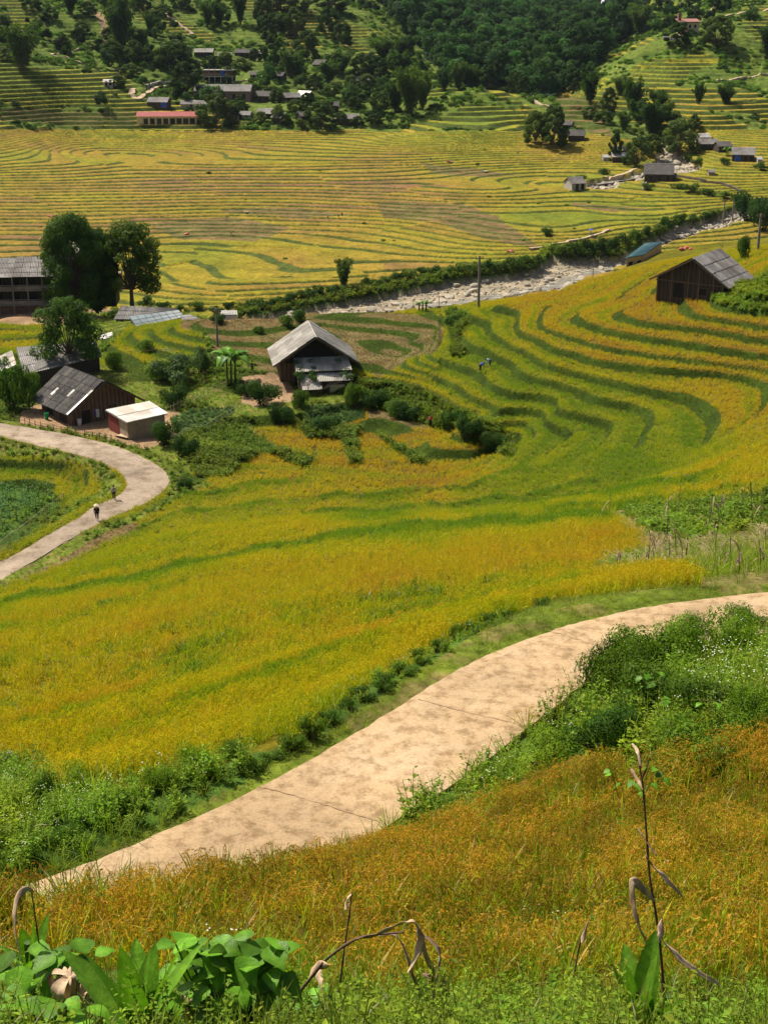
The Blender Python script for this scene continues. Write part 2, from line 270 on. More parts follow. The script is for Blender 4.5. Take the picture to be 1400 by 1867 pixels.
def land(U, y):
    """everything known about the ground at (x = U*y, y)"""
    sh = U.shape; U = U.ravel(); y = y.ravel(); V = np.log(y); x = U * y
    S = bilin(GB, U, V); z = S * y
    px, py = pix(U, S)
    py = np.where(y < 1.2, 2000, py)
    # wobble of outlines
    wob = np.clip(y * 0.02, 0.15, 2.5)
    ang = 7 * (fbm(x / wob / 3, y / wob / 3, 5, 2)); ang2 = 5 * fbm(x / wob / 3 + 50, y / wob / 3, 9, 2)
    qx, qy = px + ang, py + ang2 * 0.5
    cov = np.zeros(U.shape, np.int8)
    for t, poly in COVER:
        a = np.array(poly, float)
        m = (qx > a[:,0].min()) & (qx < a[:,0].max()) & (qy > a[:,1].min()) & (qy < a[:,1].max())
        if m.any():
            idx = np.nonzero(m)[0]; cov[idx[inpoly(qx[idx], qy[idx], poly)]] = t
    occl = (y > 236) & (y < 330) & ~((px > 1010) & (y < 300))
    cov[occl & (cov != T_RIVER)] = T_SCRUB
    hue = hue_fast(px, py)
    far = y > 300; hill = far & ((py < 240) | (y > 640)); ffield = far & ~hill
    mid = (y > 26) & (y <= 230)
    out = z.copy(); lev = np.full(U.shape, -1.0); t = np.full(U.shape, 0.3); riser = np.zeros(U.shape)
    # traced terraces
    i = np.nonzero(mid & (cov != T_RAG))[0]
    zz = z[i] + 0.05 * fbm(x[i] / 6, y[i] / 6, 21, 2) * sstep(26, 90, y[i]) + 0.9 * fbm(x[i] / 22, y[i] / 22, 22, 2) * sstep(-46.0, -46.8, z[i]) * sstep(340, 460, px[i]) * 0.5
    zt, k, tt = stairs(zz, LV, 0.20); z2, k2, t2 = stairs(zz, LV2, 0.36); mm = ((px[i] < 800) & (py[i] < 690) & (y[i] > 150)) | ((px[i] > 1035) & (px[i] < 1200) & (py[i] < 531))
    zt = np.where(mm, z2, zt); k = np.where(mm, k2, k); tt = np.where(mm, t2, tt)
    s_amt = sstep(26, 34, y[i]) * (1 - .35 * ((y[i] < 60)))
    out[i] = z[i] * (1 - s_amt) + zt * s_amt; lev[i] = k; t[i] = tt; riser[i] = np.where(mm, sstep(0.62, 0.68, tt), sstep(0.74, 0.78, tt)) * (s_amt > .3)
    # valley fields
    i = np.nonzero(ffield)[0]
    pu = x[i] / 70 + 0.5 * fbm(x[i]/40, y[i]/40, 31, 2); pv = y[i] / 45 + 0.5 * fbm(x[i]/40, y[i]/40, 33, 2)
    pid = hash2(np.floor(pu + 0.37 * np.floor(pv)), np.floor(pv), 3)
    st = 0.48
    zz = z[i] + 1.1 * fbm(x[i] / 85, y[i] / 60, 41, 3) + pid * st * 0.9
    zt, k, tt = ustairs(zz, st, 0.15)
    out[i] = zt; lev[i] = k * 7 + np.floor(pid * 50); t[i] = tt; riser[i] = sstep(0.82, 0.88, tt)
    # hills
    i = np.nonzero(hill)[0]
    pu = x[i] / 60 + 0.4 * fbm(x[i]/40, y[i]/40, 51, 2); pv = y[i] / 60 + 0.4 * fbm(x[i]/40, y[i]/40, 53, 2)
    pid = hash2(np.floor(pu), np.floor(pv), 4); st = 1.6
    zz = z[i] + 4.6 * fbm(x[i] / 55, y[i] / 50, 61, 3) + pid * st * 0.8
    zt, k, tt = ustairs(zz, st, 0.36)
    patch = (cov[i] == T_RICE) & (vnoise(x[i] / 26, y[i] / 20, 66) + .25 * vnoise(x[i] / 6, y[i] / 6, 67) > .80); cov[i[patch]] = T_SCRUB
    sm = zz + 1.6 * fbm(x[i] / 9, y[i] / 9, 71, 3)
    r = (cov[i] == T_RICE) | (cov[i] == T_STUB)
    out[i] = np.where(r, zt, np.where(cov[i] == T_FOREST, sm, 0.6 * zt + 0.4 * sm)); lev[i] = k * 5 + np.floor(pid * 50); t[i] = tt
    riser[i] = np.where(r, sstep(0.5, 0.6, tt), 0.0)
    # roads and river bed: level ground
    def flat(poly, zf, pad, m, depth=0.0):
        j = np.nonzero(m)[0]
        d = polydist(x[j], y[j], poly, True); ins = inpoly(x[j], y[j], poly)
        a = np.where(ins, 0, d); b = 1 - sstep(pad * 0.25, pad, a)
        out[j] = out[j] * (1 - b) + (zf - depth) * b; riser[j] = np.where(b > 0.6, 0, riser[j])
        jj = j[ins]; return jj
    jp = flat(PATH_XY, PATH_Z - 0.10, 1.6, (y > 8) & (y < 60))
    jr = flat(ROAD_XY, ROAD_Z - 0.05, 3.0, (y > 95) & (y < 190) & (x < 5))
    riv = cov == T_RIVER
    out[riv] = np.minimum(z[riv], out[riv]) - 1.6 + 0.35 * fbm(x[riv] / 2.5, y[riv] / 2.5, 81, 3)
    cov[jp] = T_EARTH; cov[jr] = T_EARTH
    hedge = cov == T_HEDGE
    riser[cov == T_RIVER] = 0
    for c in (T_WEED, T_GARDEN, T_EARTH, T_RAG, T_FOREST, T_SCRUB): riser[cov == c] = 0
    near = 0.05 * fbm(x / 0.8, y / 0.8, 91, 3) * (y < 40) + 0.12 * fbm(x / 4, y / 4, 92, 3) * (y < 230)
    near[jp] = 0; near[jr] = 0
    fb = (y < 16) & (cov == T_RICE)
    out = out + near + np.where(y < 16, 0.18 * np.sin((z * 1.0 + x * .12 + .5 * fbm(x / 3, y / 3, 96, 2)) * 6.0) * sstep(5.2, 7.5, y) * (1 - sstep(10.5, 12, y)), 0)
    # standing crop of the far fields, too small for single plants
    crop = (far) & (cov == T_RICE)
    out = out + np.where(crop, 0.22 * (1 - riser) + 0.2 * (vnoise(x / 0.9, y / 0.9, 93) - .5), 0)
    out = out + np.where(far & (cov != T_RICE) & (cov != T_RIVER), 0.5 * fbm(x / 2.2, y / 2.2, 94, 2) * (0.35 + 0.65 * (cov == T_SCRUB)), 0)
    f = lambda a: a.reshape(sh)
    return dict(x=f(x), y=f(y), z=f(out), px=f(px), py=f(py), cov=f(cov), hue=f(hue), lev=f(lev), t=f(t), riser=f(riser), bz=f(z))

def rice_col(h, n1=0.0, n2=0.0):
    """albedo of ripening rice: 0 green, .5 yellow, 1 orange brown"""
    stops = np.array([[.17,.27,.010],[.33,.36,.010],[.52,.41,.012],[.53,.34,.018],[.42,.225,.035]])
    q = np.clip(h, 0, 1) * 4; i = np.minimum(q.astype(int), 3); f = (q - i)[..., None]
    c = stops[i] * (1 - f) + stops[i+1] * f
    return c
def ground_col(L):
    x, y, cov, hue, ris = L['x'], L['y'], L['cov'], L['hue'], L['riser']
    far = y > 300
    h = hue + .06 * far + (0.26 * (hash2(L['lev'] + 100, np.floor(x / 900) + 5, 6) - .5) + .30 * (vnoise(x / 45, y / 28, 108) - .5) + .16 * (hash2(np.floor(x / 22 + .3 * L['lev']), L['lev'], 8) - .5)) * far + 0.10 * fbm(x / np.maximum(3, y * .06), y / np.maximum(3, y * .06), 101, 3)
    rice = rice_col(h) * (0.85 + 0.3 * vnoise(x / 1.3, y / 1.3, 102))[..., None]
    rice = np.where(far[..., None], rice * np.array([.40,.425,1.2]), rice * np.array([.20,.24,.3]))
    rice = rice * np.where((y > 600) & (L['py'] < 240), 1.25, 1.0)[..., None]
    g = (0.75 + 0.5 * vnoise(x / 2.1, y / 2.1, 103))[..., None]
    n3 = vnoise(x / 6, y / 6, 104)[..., None]
    lut = {T_STUB: np.where((y < 300)[..., None], np.array([.125,.078,.038]), np.array([.20,.125,.055])) * (1 - n3 * .45) + np.array([.06,.09,.02]) * n3 * .6, T_GRASS: np.where((y < 8)[..., None], np.array([.03,.045,.008]), np.array([.10,.135,.014]) * (1 - .6 * sstep(.55, .75, vnoise(x / .5, y / .35, 109)))[..., None] + np.array([.16,.11,.05]) * (.7 * sstep(.62, .8, vnoise(x / .5, y / .35, 109)))[..., None]), T_WEED: np.array([.045,.09,.012]), T_EARTH: np.array([.26,.17,.10]),
           T_GARDEN: np.array([.05,.08,.02]), T_RIVER: np.array([.30,.25,.18]), T_SCRUB: np.array([.075,.12,.016]) * (1 - n3 * .5) + np.array([.14,.165,.03]) * n3 * .5,
           T_FOREST: np.array([.012,.03,.012]), T_HEDGE: np.array([.035,.075,.01]), T_RAG: np.array([.12,.13,.03]) * (1 - n3) + np.array([.15,.10,.05]) * n3}
    c = rice
    for k, v in lut.items(): c = np.where((cov == k)[..., None], v * g, c)
    far3 = far[..., None] & (cov == T_STUB)[..., None]
    c = np.where(far3, c * .8, c)
    rc = np.where(far[..., None], np.array([.055,.075,.012]), np.array([.028,.050,.003])) * g
    r = ris[..., None]
    return c * (1 - r) + rc * r

# ------------------------------------------------------------------ ground meshes
colu = np.arange(-0.345, 0.3451, 1 / 900)
side = 0.345 + np.cumsum(np.linspace(0.002, 0.03, 30)); side = side[side < 0.85]
COLS = np.r_[-side[::-1], colu, side]
def rows(a, b, ratio=None, step=None):
    if ratio: return np.exp(np.arange(math.log(a), math.log(b), ratio))
    return np.arange(a, b, step)
ROWS1 = np.r_[rows(.6,25,.008), rows(25,95,.0035), rows(95,236,.0020)]
ROWS2 = np.r_[rows(236,335,.006), rows(335,690,step=.5)]
ROWS3 = np.r_[rows(690,1000,step=.9), rows(1000,3600,.012), [3600.]]
ROWS1 = np.r_[ROWS1, ROWS2[0]]; ROWS2 = np.r_[ROWS2, ROWS3[0]]
def grid_mesh(name, co, col, nr, nc, mat):
    me = bpy.data.meshes.new(name)
    N = nr * nc; idx = np.arange(N, dtype=np.int32).reshape(nr, nc)
    q = np.stack([idx[:-1,:-1], idx[:-1,1:], idx[1:,1:], idx[1:,:-1]], -1).reshape(-1)
    nf = (nr-1)*(nc-1)
    me.vertices.add(N); me.vertices.foreach_set('co', co.astype(np.float32).ravel())
    me.loops.add(nf*4); me.loops.foreach_set('vertex_index', q)
    me.polygons.add(nf); me.polygons.foreach_set('loop_start', np.arange(0, nf*4, 4, dtype=np.int32)); me.polygons.foreach_set('loop_total', np.full(nf, 4, np.int32))
    me.polygons.foreach_set('use_smooth', np.ones(nf, bool))
    a = me.color_attributes.new('col', 'FLOAT_COLOR', 'POINT')
    a.data.foreach_set('color', np.c_[col.reshape(-1,3), np.ones(N)].astype(np.float32).ravel())
    me.update(calc_edges=True); me.materials.append(mat)
    o = bpy.data.objects.new(name, me); sc.collection.objects.link(o); return o

# ------------------------------------------------------------------ materials
def newmat(name):
    m = bpy.data.materials.new(name); m.use_nodes = True; nt = m.node_tree; b = nt.nodes['Principled BSDF']
    b.inputs['Roughness'].default_value = 0.8
    if 'Specular IOR Level' in b.inputs: b.inputs['Specular IOR Level'].default_value = 0.25
    return m, nt, b
def nd(nt, t, **k):
    x = nt.nodes.new(t)
    for a, v in k.items(): setattr(x, a, v)
    return x
def noise_node(nt, scale, detail=3, rough=.6, coord='Object', vec=None):
    tc = nd(nt, 'ShaderNodeTexCoord'); n = nd(nt, 'ShaderNodeTexNoise'); n.inputs['Scale'].default_value = scale; n.inputs['Detail'].default_value = detail; n.inputs['Roughness'].default_value = rough
    if vec:
        mp = nd(nt, 'ShaderNodeMapping'); mp.inputs['Scale'].default_value = vec; nt.links.new(tc.outputs[coord], mp.inputs[0]); nt.links.new(mp.outputs[0], n.inputs['Vector'])
    else: nt.links.new(tc.outputs[coord], n.inputs['Vector'])
    return n
def mixcol(nt, fac, a, b, blend='MIX'):
    m = nd(nt, 'ShaderNodeMix', data_type='RGBA', blend_type=blend)
    for s, v in ((m.inputs[0], fac), (m.inputs[6], a), (m.inputs[7], b)):
        if hasattr(v, 'is_linked') or hasattr(v, 'links'): nt.links.new(v, s)
        elif isinstance(v, (int, float)): s.default_value = v
        else: s.default_value = (*v, 1)
    return m.outputs[2]
def ramp(nt, fac, stops):
    r = nd(nt, 'ShaderNodeValToRGB'); e = r.color_ramp.elements
    while len(e) < len(stops): e.new(0.5)
    for k, (p, c) in enumerate(stops): e[k].position = p; e[k].color = (*c, 1) if len(c) == 3 else c
    nt.links.new(fac, r.inputs[0]); return r.outputs[0]
def bump(nt, b, h, strength=.5, dist=.05):
    bp = nd(nt, 'ShaderNodeBump'); bp.inputs['Strength'].default_value = strength; bp.inputs['Distance'].default_value = dist
    nt.links.new(h, bp.inputs['Height']); nt.links.new(bp.outputs[0], b.inputs['Normal'])
def ground_mat(name, s1, s2, bd):
    m, nt, b = newmat(name)
    a = nd(nt, 'ShaderNodeAttribute', attribute_name='col')
    n1 = noise_node(nt, s1, 4, .7); n2 = noise_node(nt, s2, 2, .6)
    f1 = ramp(nt, n1.outputs[0], [(.3,(.55,.55,.55)),(.7,(1.45,1.4,1.35))]); f2 = ramp(nt, n2.outputs[0], [(.3,(.75,.8,.75)),(.7,(1.25,1.2,1.2))])
    c = mixcol(nt, 1.0, a.outputs[0], f1, 'MULTIPLY'); c = mixcol(nt, 1.0, c, f2, 'MULTIPLY')
    nt.links.new(c, b.inputs['Base Color']); b.inputs['Roughness'].default_value = .95
    b.inputs['Specular IOR Level'].default_value = .1
    bump(nt, b, n1.outputs[0], .7, bd)
    return m
LG = {}
for nm, ROWS, mt in (('hillside', ROWS1, ground_mat('near soil', 3.0, .5, .08)), ('valley_ground', ROWS2, ground_mat('valley soil', 1.1, .12, .35)), ('hills', ROWS3, ground_mat('hill soil', .7, .08, .5))):
    Ug, Yg = np.meshgrid(COLS, ROWS)
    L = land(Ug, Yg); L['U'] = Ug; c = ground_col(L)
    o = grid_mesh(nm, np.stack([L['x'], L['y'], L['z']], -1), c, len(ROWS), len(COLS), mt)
    o['kind'] = 'structure'; o['label'] = {'hillside': 'terraced hillside under the near rice fields', 'valley_ground': 'valley floor with golden rice terraces and a river bed', 'hills': 'dark green hills behind the village'}[nm]
    LG[nm] = L
# height lookup over all rows, and line-of-sight lookup
ALLY = np.r_[ROWS1[:-1], ROWS2[:-1], ROWS3]; ALLZ = np.r_[LG['hillside']['z'][:-1], LG['valley_ground']['z'][:-1], LG['hills']['z']]
ALLS = ALLZ / ALLY[:, None]
def zat(x, y):
    x = np.asarray(x, float); y = np.asarray(y, float); U = x / y
    j = np.clip(np.searchsorted(ALLY, y) - 1, 0, len(ALLY) - 2); i = np.clip(np.searchsorted(COLS, U) - 1, 0, len(COLS) - 2)
    fb = np.clip((y - ALLY[j]) / (ALLY[j+1] - ALLY[j]), 0, 1); fa = np.clip((U - COLS[i]) / (COLS[i+1] - COLS[i]), 0, 1)
    return (ALLZ[j,i]*(1-fa)+ALLZ[j,i+1]*fa)*(1-fb) + (ALLZ[j+1,i]*(1-fa)+ALLZ[j+1,i+1]*fa)*fb
def hit(px, py, dmin=1.0, dmax=4000):
    """first ground point on the line of sight of a photo pixel"""
    U, S = ray(px, py); U = float(U); S = float(S)
    i = int(np.clip(np.searchsorted(COLS, U), 0, len(COLS) - 1)); s = ALLS[:, i]
    m = np.nonzero((s >= S) & (ALLY > dmin) & (ALLY < dmax))[0]
    if len(m) == 0: y = dmax
    else:
        k = m[0]
        if k > 0 and ALLY[k-1] > dmin and s[k] > s[k-1]: y = ALLY[k-1] + (ALLY[k] - ALLY[k-1]) * max(0, min(1, (S - s[k-1]) / (s[k] - s[k-1])))
        else: y = ALLY[k]
    x = U * y; return Vector((x, y, float(zat(x, y))))

# ------------------------------------------------------------------ mesh building
class MB:
    def __init__(s): s.v = []; s.f = []; s.c = []; s.m = []; s.n = 0
    def add(s, verts, faces, col=(1,1,1), mi=0):
        verts = np.asarray(verts, float).reshape(-1, 3); k = len(verts); s.v.append(verts)
        col = np.asarray(col, float)
        s.c.append(np.broadcast_to(col, (k, 3)).copy() if col.ndim == 1 else col)
        for f in faces: s.f.append(tuple(int(a) + s.n for a in f)); s.m.append(mi)
        s.n += k
    def quads(s, V, col, mi=0):
        """V: (n,4,3); col: (n,3) or (3,)"""
        n = len(V); s.v.append(V.reshape(-1, 3)); col = np.asarray(col, float)
        if col.ndim == 1: col = np.broadcast_to(col, (n, 3))
        s.c.append(np.repeat(col, 4, 0))
        s.f += [(s.n+4*i, s.n+4*i+1, s.n+4*i+2, s.n+4*i+3) for i in range(n)]; s.m += [mi] * n; s.n += 4*n
    def ribbon(s, pts, wid, side, col=(1,1,1), fold=0.0, mi=0):
        """a leaf blade along pts; wid per point; side = sideways direction; fold raises the edges"""
        pts = np.asarray(pts, float); side = np.asarray(side, float); n = len(pts)
        if side.ndim == 1: side = np.broadcast_to(side, pts.shape)
        wid = np.asarray(wid)[:, None]
        L = pts - side * wid; Rr = pts + side * wid
        col = np.asarray(col, float)
        if fold:
            up = np.array([0,0,1.0]); L = L + up * wid * fold; Rr = Rr + up * wid * fold
            V = np.stack([L, pts, Rr], 1).reshape(-1, 3)
            F = []
            for i in range(n-1):
                a = 3*i; F += [(a, a+1, a+4, a+3), (a+1, a+2, a+5, a+4)]
            cc = np.repeat(np.broadcast_to(col, (n, 3)), 3, 0).copy(); cc[1::3] *= 1.4; s.add(V, F, cc, mi)
        else:
            V = np.stack([L, Rr], 1).reshape(-1, 3)
            s.add(V, [(2*i, 2*i+1, 2*i+3, 2*i+2) for i in range(n-1)], col if col.ndim == 1 else np.repeat(col, 2, 0), mi)
    def tube(s, pts, rad, k=6, col=(1,1,1), mi=0, cap=True):
        pts = [Vector(p) for p in pts]; n = len(pts)
        if isinstance(rad, (int, float)): rad = [rad] * n
        V = []
        for i, p in enumerate(pts):
            t = (pts[min(i+1, n-1)] - pts[max(i-1, 0)]).normalized()
            a = t.cross(Vector((0, 0, 1)))
            if a.length < .1: a = t.cross(Vector((1, 0, 0)))
            a.normalize(); b = t.cross(a)
            for j in range(k):
                q = 2 * math.pi * j / k; V.append(p + (a * math.cos(q) + b * math.sin(q)) * rad[i])
        Fc = [(i*k+j, i*k+(j+1) % k, (i+1)*k+(j+1) % k, (i+1)*k+j) for i in range(n-1) for j in range(k)]
        if cap: Fc += [tuple(range(k))[::-1], tuple(range((n-1)*k, n*k))]
        s.add([tuple(v) for v in V], Fc, col, mi)
    def box(s, c, d, rz=0, col=(1,1,1), mi=0, M=None):
        x, y, z = d[0]/2, d[1]/2, d[2]/2
        V = np.array([(a, b, e) for e in (-z, z) for a, b in ((-x,-y),(x,-y),(x,y),(-x,y))])
        if M is not None: V = V @ np.array(M.to_3x3()).T
        cr, sr = math.cos(rz), math.sin(rz); V = V @ np.array([[cr, sr, 0], [-sr, cr, 0], [0, 0, 1]]) + np.array(c)
        s.add(V, [(3,2,1,0),(4,5,6,7),(0,1,5,4),(1,2,6,5),(2,3,7,6),(3,0,4,7)], col, mi)
    def prism(s, poly, a, b, axis='y', col=(1,1,1), mi=0):
        """outline (list of 2D points) extruded from a to b along an axis"""
        n = len(poly)
        def P(u, v, t): return (u, t, v) if axis == 'y' else ((t, u, v) if axis == 'x' else (u, v, t))
        V = [P(u, v, a) for u, v in poly] + [P(u, v, b) for u, v in poly]
        s.add(V, [tuple(range(n)), tuple(range(n, 2*n))[::-1]] + [(i, i+n, (i+1) % n + n, (i+1) % n) for i in range(n)], col, mi)
    def quad(s, a, b, c, d, col=(1,1,1), mi=0): s.add([a, b, c, d], [(0,1,2,3)], col, mi)
    def slab(s, a, b, c, d, t, col=(1,1,1), mi=0):
        """a thick sheet whose upper face has the corners a b c d"""
        a, b, c, d = [Vector(p) for p in (a, b, c, d)]; nrm = (b - a).cross(d - a).normalized()
        if nrm.z < 0: nrm = -nrm
        V = [a, b, c, d] + [p - nrm * t for p in (a, b, c, d)]
        s.add([tuple(v) for v in V], [(0,1,2,3),(7,6,5,4),(0,4,5,1),(1,5,6,2),(2,6,7,3),(3,7,4,0)], col, mi)
    def mesh(s, name, mats, smooth=False):
        me = bpy.data.meshes.new(name)
        V = np.concatenate(s.v) if s.v else np.zeros((0,3))
        me.from_pydata(V.tolist(), [], s.f)
        a = me.color_attributes.new('col', 'FLOAT_COLOR', 'POINT')
        a.data.foreach_set('color', np.c_[np.concatenate(s.c), np.ones(s.n)].astype(np.float32).ravel())
        for m in (mats if isinstance(mats, (list, tuple)) else [mats]): me.materials.append(m)
        if max(s.m, default=0) > 0: me.polygons.foreach_set('material_index', np.array(s.m, np.int32))
        if smooth: me.polygons.foreach_set('use_smooth', np.ones(len(me.polygons), bool))
        me.update(); return me
    def obj(s, name, mats, parent=None, smooth=False, loc=None):
        o = bpy.data.objects.new(name, s.mesh(name, mats, smooth)); sc.collection.objects.link(o)
        if parent: o.parent = parent
        if loc is not None: o.location = loc
        return o
def tag(o, label=None, cat=None, group=None, kind=None):
    for k, v in (('label', label), ('category', cat), ('group', group), ('kind', kind)):
        if v: o[k] = v
    return o
def empty(name, loc, label=None, cat=None, group=None, rz=0.0, scale=1.0):
    o = bpy.data.objects.new(name, None); sc.collection.objects.link(o); o.empty_display_size = .3
    o.location = loc; o.rotation_euler = (0, 0, rz)
    o.scale = (scale,)*3 if isinstance(scale, (int, float)) else scale
    return tag(o, label, cat, group)
def copy_tree(o, parent=None):
    c = o.copy(); sc.collection.objects.link(c); c.parent = parent
    for ch in o.children: copy_tree(ch, c)
    return c
class Rnd:
    def __init__(s, seed): s.r = np.random.default_rng(seed)
    def u(s, a=0., b=1., n=None): return s.r.uniform(a, b, n)
def unit(v): return v / (np.linalg.norm(v, axis=-1, keepdims=True) + 1e-9)
def cards(mb, C, D, Nn, L, Wd, col, mi=0):
    """n pointed leaves: centres C, directions D, normals Nn, half lengths L, half widths Wd"""
    D = unit(D); Sd = unit(np.cross(D, Nn)); L = np.broadcast_to(L, len(C))[:, None]; Wd = np.broadcast_to(Wd, len(C))[:, None]
    N2 = unit(np.cross(Sd, D))
    V = np.stack([C - D*L, C + Sd*Wd + N2*Wd*.25, C + D*L, C - Sd*Wd + N2*Wd*.25], 1)
    mb.quads(V, col, mi)

# ------------------------------------------------------------------ leaf materials
def leaf_mat(name, instanced=False, rough=.68, trans=.42, perobj=.25):
    m, nt, b = newmat(name); out = nt.nodes['Material Output']
    a = nd(nt, 'ShaderNodeAttribute', attribute_name='col')
    c = a.outputs[0]
    if instanced:
        t1 = nd(nt, 'ShaderNodeAttribute', attribute_type='INSTANCER', attribute_name='tint'); t2 = nd(nt, 'ShaderNodeAttribute', attribute_type='INSTANCER', attribute_name='tintb')
        sp = nd(nt, 'ShaderNodeSeparateColor'); nt.links.new(a.outputs[0], sp.inputs[0])
        c1 = mixcol(nt, sp.outputs[0], t1.outputs[0], t2.outputs[0])
        # green channel of the mesh colour = brightness of the single blade, blue = bleached (flowers, straw)
        br = nd(nt, 'ShaderNodeMath', operation='MULTIPLY'); nt.links.new(sp.outputs[1], br.inputs[0]); br.inputs[1].default_value = 2.0
        g = nd(nt, 'ShaderNodeCombineColor')
        for i in range(3): nt.links.new(br.outputs[0], g.inputs[i])
        c2 = mixcol(nt, 1.0, c1, g.outputs[0], 'MULTIPLY')
        c = mixcol(nt, sp.outputs[2], c2, (.8,.8,.78))
    elif perobj:
        oi = nd(nt, 'ShaderNodeObjectInfo')
        hs = nd(nt, 'ShaderNodeHueSaturation'); nt.links.new(c, hs.inputs['Color'])
        mr = nd(nt, 'ShaderNodeMapRange'); nt.links.new(oi.outputs['Random'], mr.inputs[0]); mr.inputs[3].default_value = 1 - perobj * 1.2; mr.inputs[4].default_value = 1 + perobj * 1.4
        mh = nd(nt, 'ShaderNodeMapRange'); nt.links.new(oi.outputs['Random'], mh.inputs[0]); mh.inputs[3].default_value = .515; mh.inputs[4].default_value = .475
        nt.links.new(mr.outputs[0], hs.inputs['Value']); nt.links.new(mh.outputs[0], hs.inputs['Hue']); c = hs.outputs[0]
    if not instanced and not perobj:
        nn = noise_node(nt, 22, 4, .7, 'Object'); c = mixcol(nt, 1.0, c, ramp(nt, nn.outputs[0], [(.3,(.62,.68,.6)),(.55,(1,1,1)),(.72,(1.35,1.2,1.1))]), 'MULTIPLY'); bump(nt, b, nn.outputs[0], .5, .01)
    nt.links.new(c, b.inputs['Base Color']); b.inputs['Roughness'].default_value = rough; b.inputs['Specular IOR Level'].default_value = .12
    tr = nd(nt, 'ShaderNodeBsdfTranslucent'); mx = nd(nt, 'ShaderNodeMixShader'); mx.inputs[0].default_value = trans
    tc = mixcol(nt, 1.0, c, (1.15, 1.25, .5), 'MULTIPLY'); nt.links.new(tc, tr.inputs[0])
    nt.links.new(b.outputs[0], mx.inputs[1]); nt.links.new(tr.outputs[0], mx.inputs[2]); nt.links.new(mx.outputs[0], out.inputs[0])
    return m
M_INST = leaf_mat('crop blades', True)
M_LEAF = leaf_mat('foliage', False)
M_LEAF1 = leaf_mat('broad leaves', False, .4, .3, 0)

# ------------------------------------------------------------------ plants that are scattered
# vertex colour: r = share of the second tint (grain), g = brightness / 2, b = white
def tuft(seed, nl, npan, H, spread, wl, grains, gw, gl, segs=3, dry=0.12):
    r = Rnd(seed); mb = MB()
    for i in range(nl):
        a = r.u(0, 6.283); d = np.array([math.cos(a), math.sin(a), 0]); sdv = np.array([-d[1], d[0], 0])
        b0 = d * r.u(0, spread * .35); h = H * r.u(.55, 1.05); lean = spread * r.u(.3, 1.3)
        t = np.linspace(0, 1, segs + 1)[:, None]
        dr = r.u(.0, .45)
        P_ = b0 + d * lean * t**1.7 + np.array([0,0,1.0]) * h * (t - dr * t**3)
        tw = r.u(-.8, .8); sv = sdv * math.cos(tw) + np.array([0,0,1.0]) * math.sin(tw)
        wv = wl * r.u(.7, 1.2) * np.array([.8] + [1.0] * (segs - 1) + [.12])
        isd = r.u() < dry
        mb.ribbon(P_, wv, sv, (0.75 if isd else r.u(0, .18), r.u(.36, .66), .12 if isd else 0))
    for i in range(npan):
        a = r.u(0, 6.283); d = np.array([math.cos(a), math.sin(a), 0]); sdv = np.array([-d[1], d[0], 0])
        h = H * r.u(.75, .98); lean = spread * r.u(.2, .9)
        p0 = d * spread * .1; top = d * lean + np.array([0,0,h])
        mb.ribbon([p0, (p0 + top) / 2 + np.array([0,0,.05*h]), top], [wl*.35]*3, sdv, (.3, .5, 0))
        L = gl * r.u(.8, 1.25); k = grains; t = np.linspace(0, 1, k)
        drop = top + d * (L * .75 * t)[:, None] + np.array([0,0,1.0]) * (L * (.25 * t - 1.0 * t**2))[:, None]
        if k > 3: drop = drop + r.r.normal(0, gw * .55, (k, 3)) * .6
        D = d * .6 + np.array([0,0,-1.0]) * (.2 + 1.6 * t)[:, None] + r.r.normal(0, .2 if k > 3 else .35, (k, 3))
        cards(mb, drop, D, r.r.normal(0, 1, (k, 3)) + d * .5, gw * (1.7 if k > 3 else L / gw / 4), gw * (.5 if k > 3 else .55), np.c_[r.u(.8, 1., k), r.u(.34, .66, k), np.zeros(k)])
    return mb
def weed(seed, stems, H, spread, nleaf, ll, lw, flowers=0, fs=.012, droop=.3, straight=False):
    r = Rnd(seed); mb = MB()
    for i in range(stems):
        a = r.u(0, 6.283); d = np.array([math.cos(a), math.sin(a), 0]); h = H * r.u(.55, 1.05); lean = spread * r.u(.1, 1)
        t = np.linspace(0, 1, 4)[:, None]; P_ = d * (spread * .3 * r.u() + lean * t**1.3) + np.array([0,0,1.0]) * h * t
        mb.ribbon(P_, [ll*.07]*4, np.array([-d[1], d[0], 0]), (.15, .4, 0))
        n = nleaf; tt = r.u(.12, 1, n) if not straight else np.linspace(.2, 1, n)
        C0 = d * spread * .15 + d * (lean * tt**1.3)[:, None] + np.array([0,0,1.0]) * (h * tt)[:, None]
        az = r.u(0, 6.283, n); D = np.c_[np.cos(az), np.sin(az), r.u(-droop, .55, n)]
        Lh = ll * r.u(.6, 1.15, n) * (1.1 - .45 * tt); 
        C = C0 + unit(D) * (Lh * 1.1)[:, None]
        cards(mb, C, D, np.c_[r.r.normal(0, .35, (n, 2)), np.ones(n)], Lh, Lh * lw / ll, np.c_[r.u(0, .12, n), r.u(.35, .72, n), np.zeros(n)])
        for q in range(flowers):
            if r.u() < .55:
                p = P_[-1] + r.r.normal(0, spread * .16, 3) * np.array([1,1,.5]) + np.array([0,0,.03])
                m = 2; cards(mb, np.repeat([p], m, 0), np.array([[1,0,.1],[0,1,.1]]), np.array([[0,-.5,1.0]]*m), fs, fs * .8, (0, .5, 1))
    return mb
def put(coll, mb, mat=None, smooth=False):
    o = bpy.data.objects.new(coll.name, mb.mesh(coll.name, mat or M_INST, smooth)); coll.objects.link(o); return o
def kit(name, items, mat=None):
    c = bpy.data.collections.new(name)
    for k, m in enumerate(items):
        o = bpy.data.objects.new('%s_%02d' % (name, k), m.mesh(name, mat or M_INST)); c.objects.link(o)
    return c, len(items)
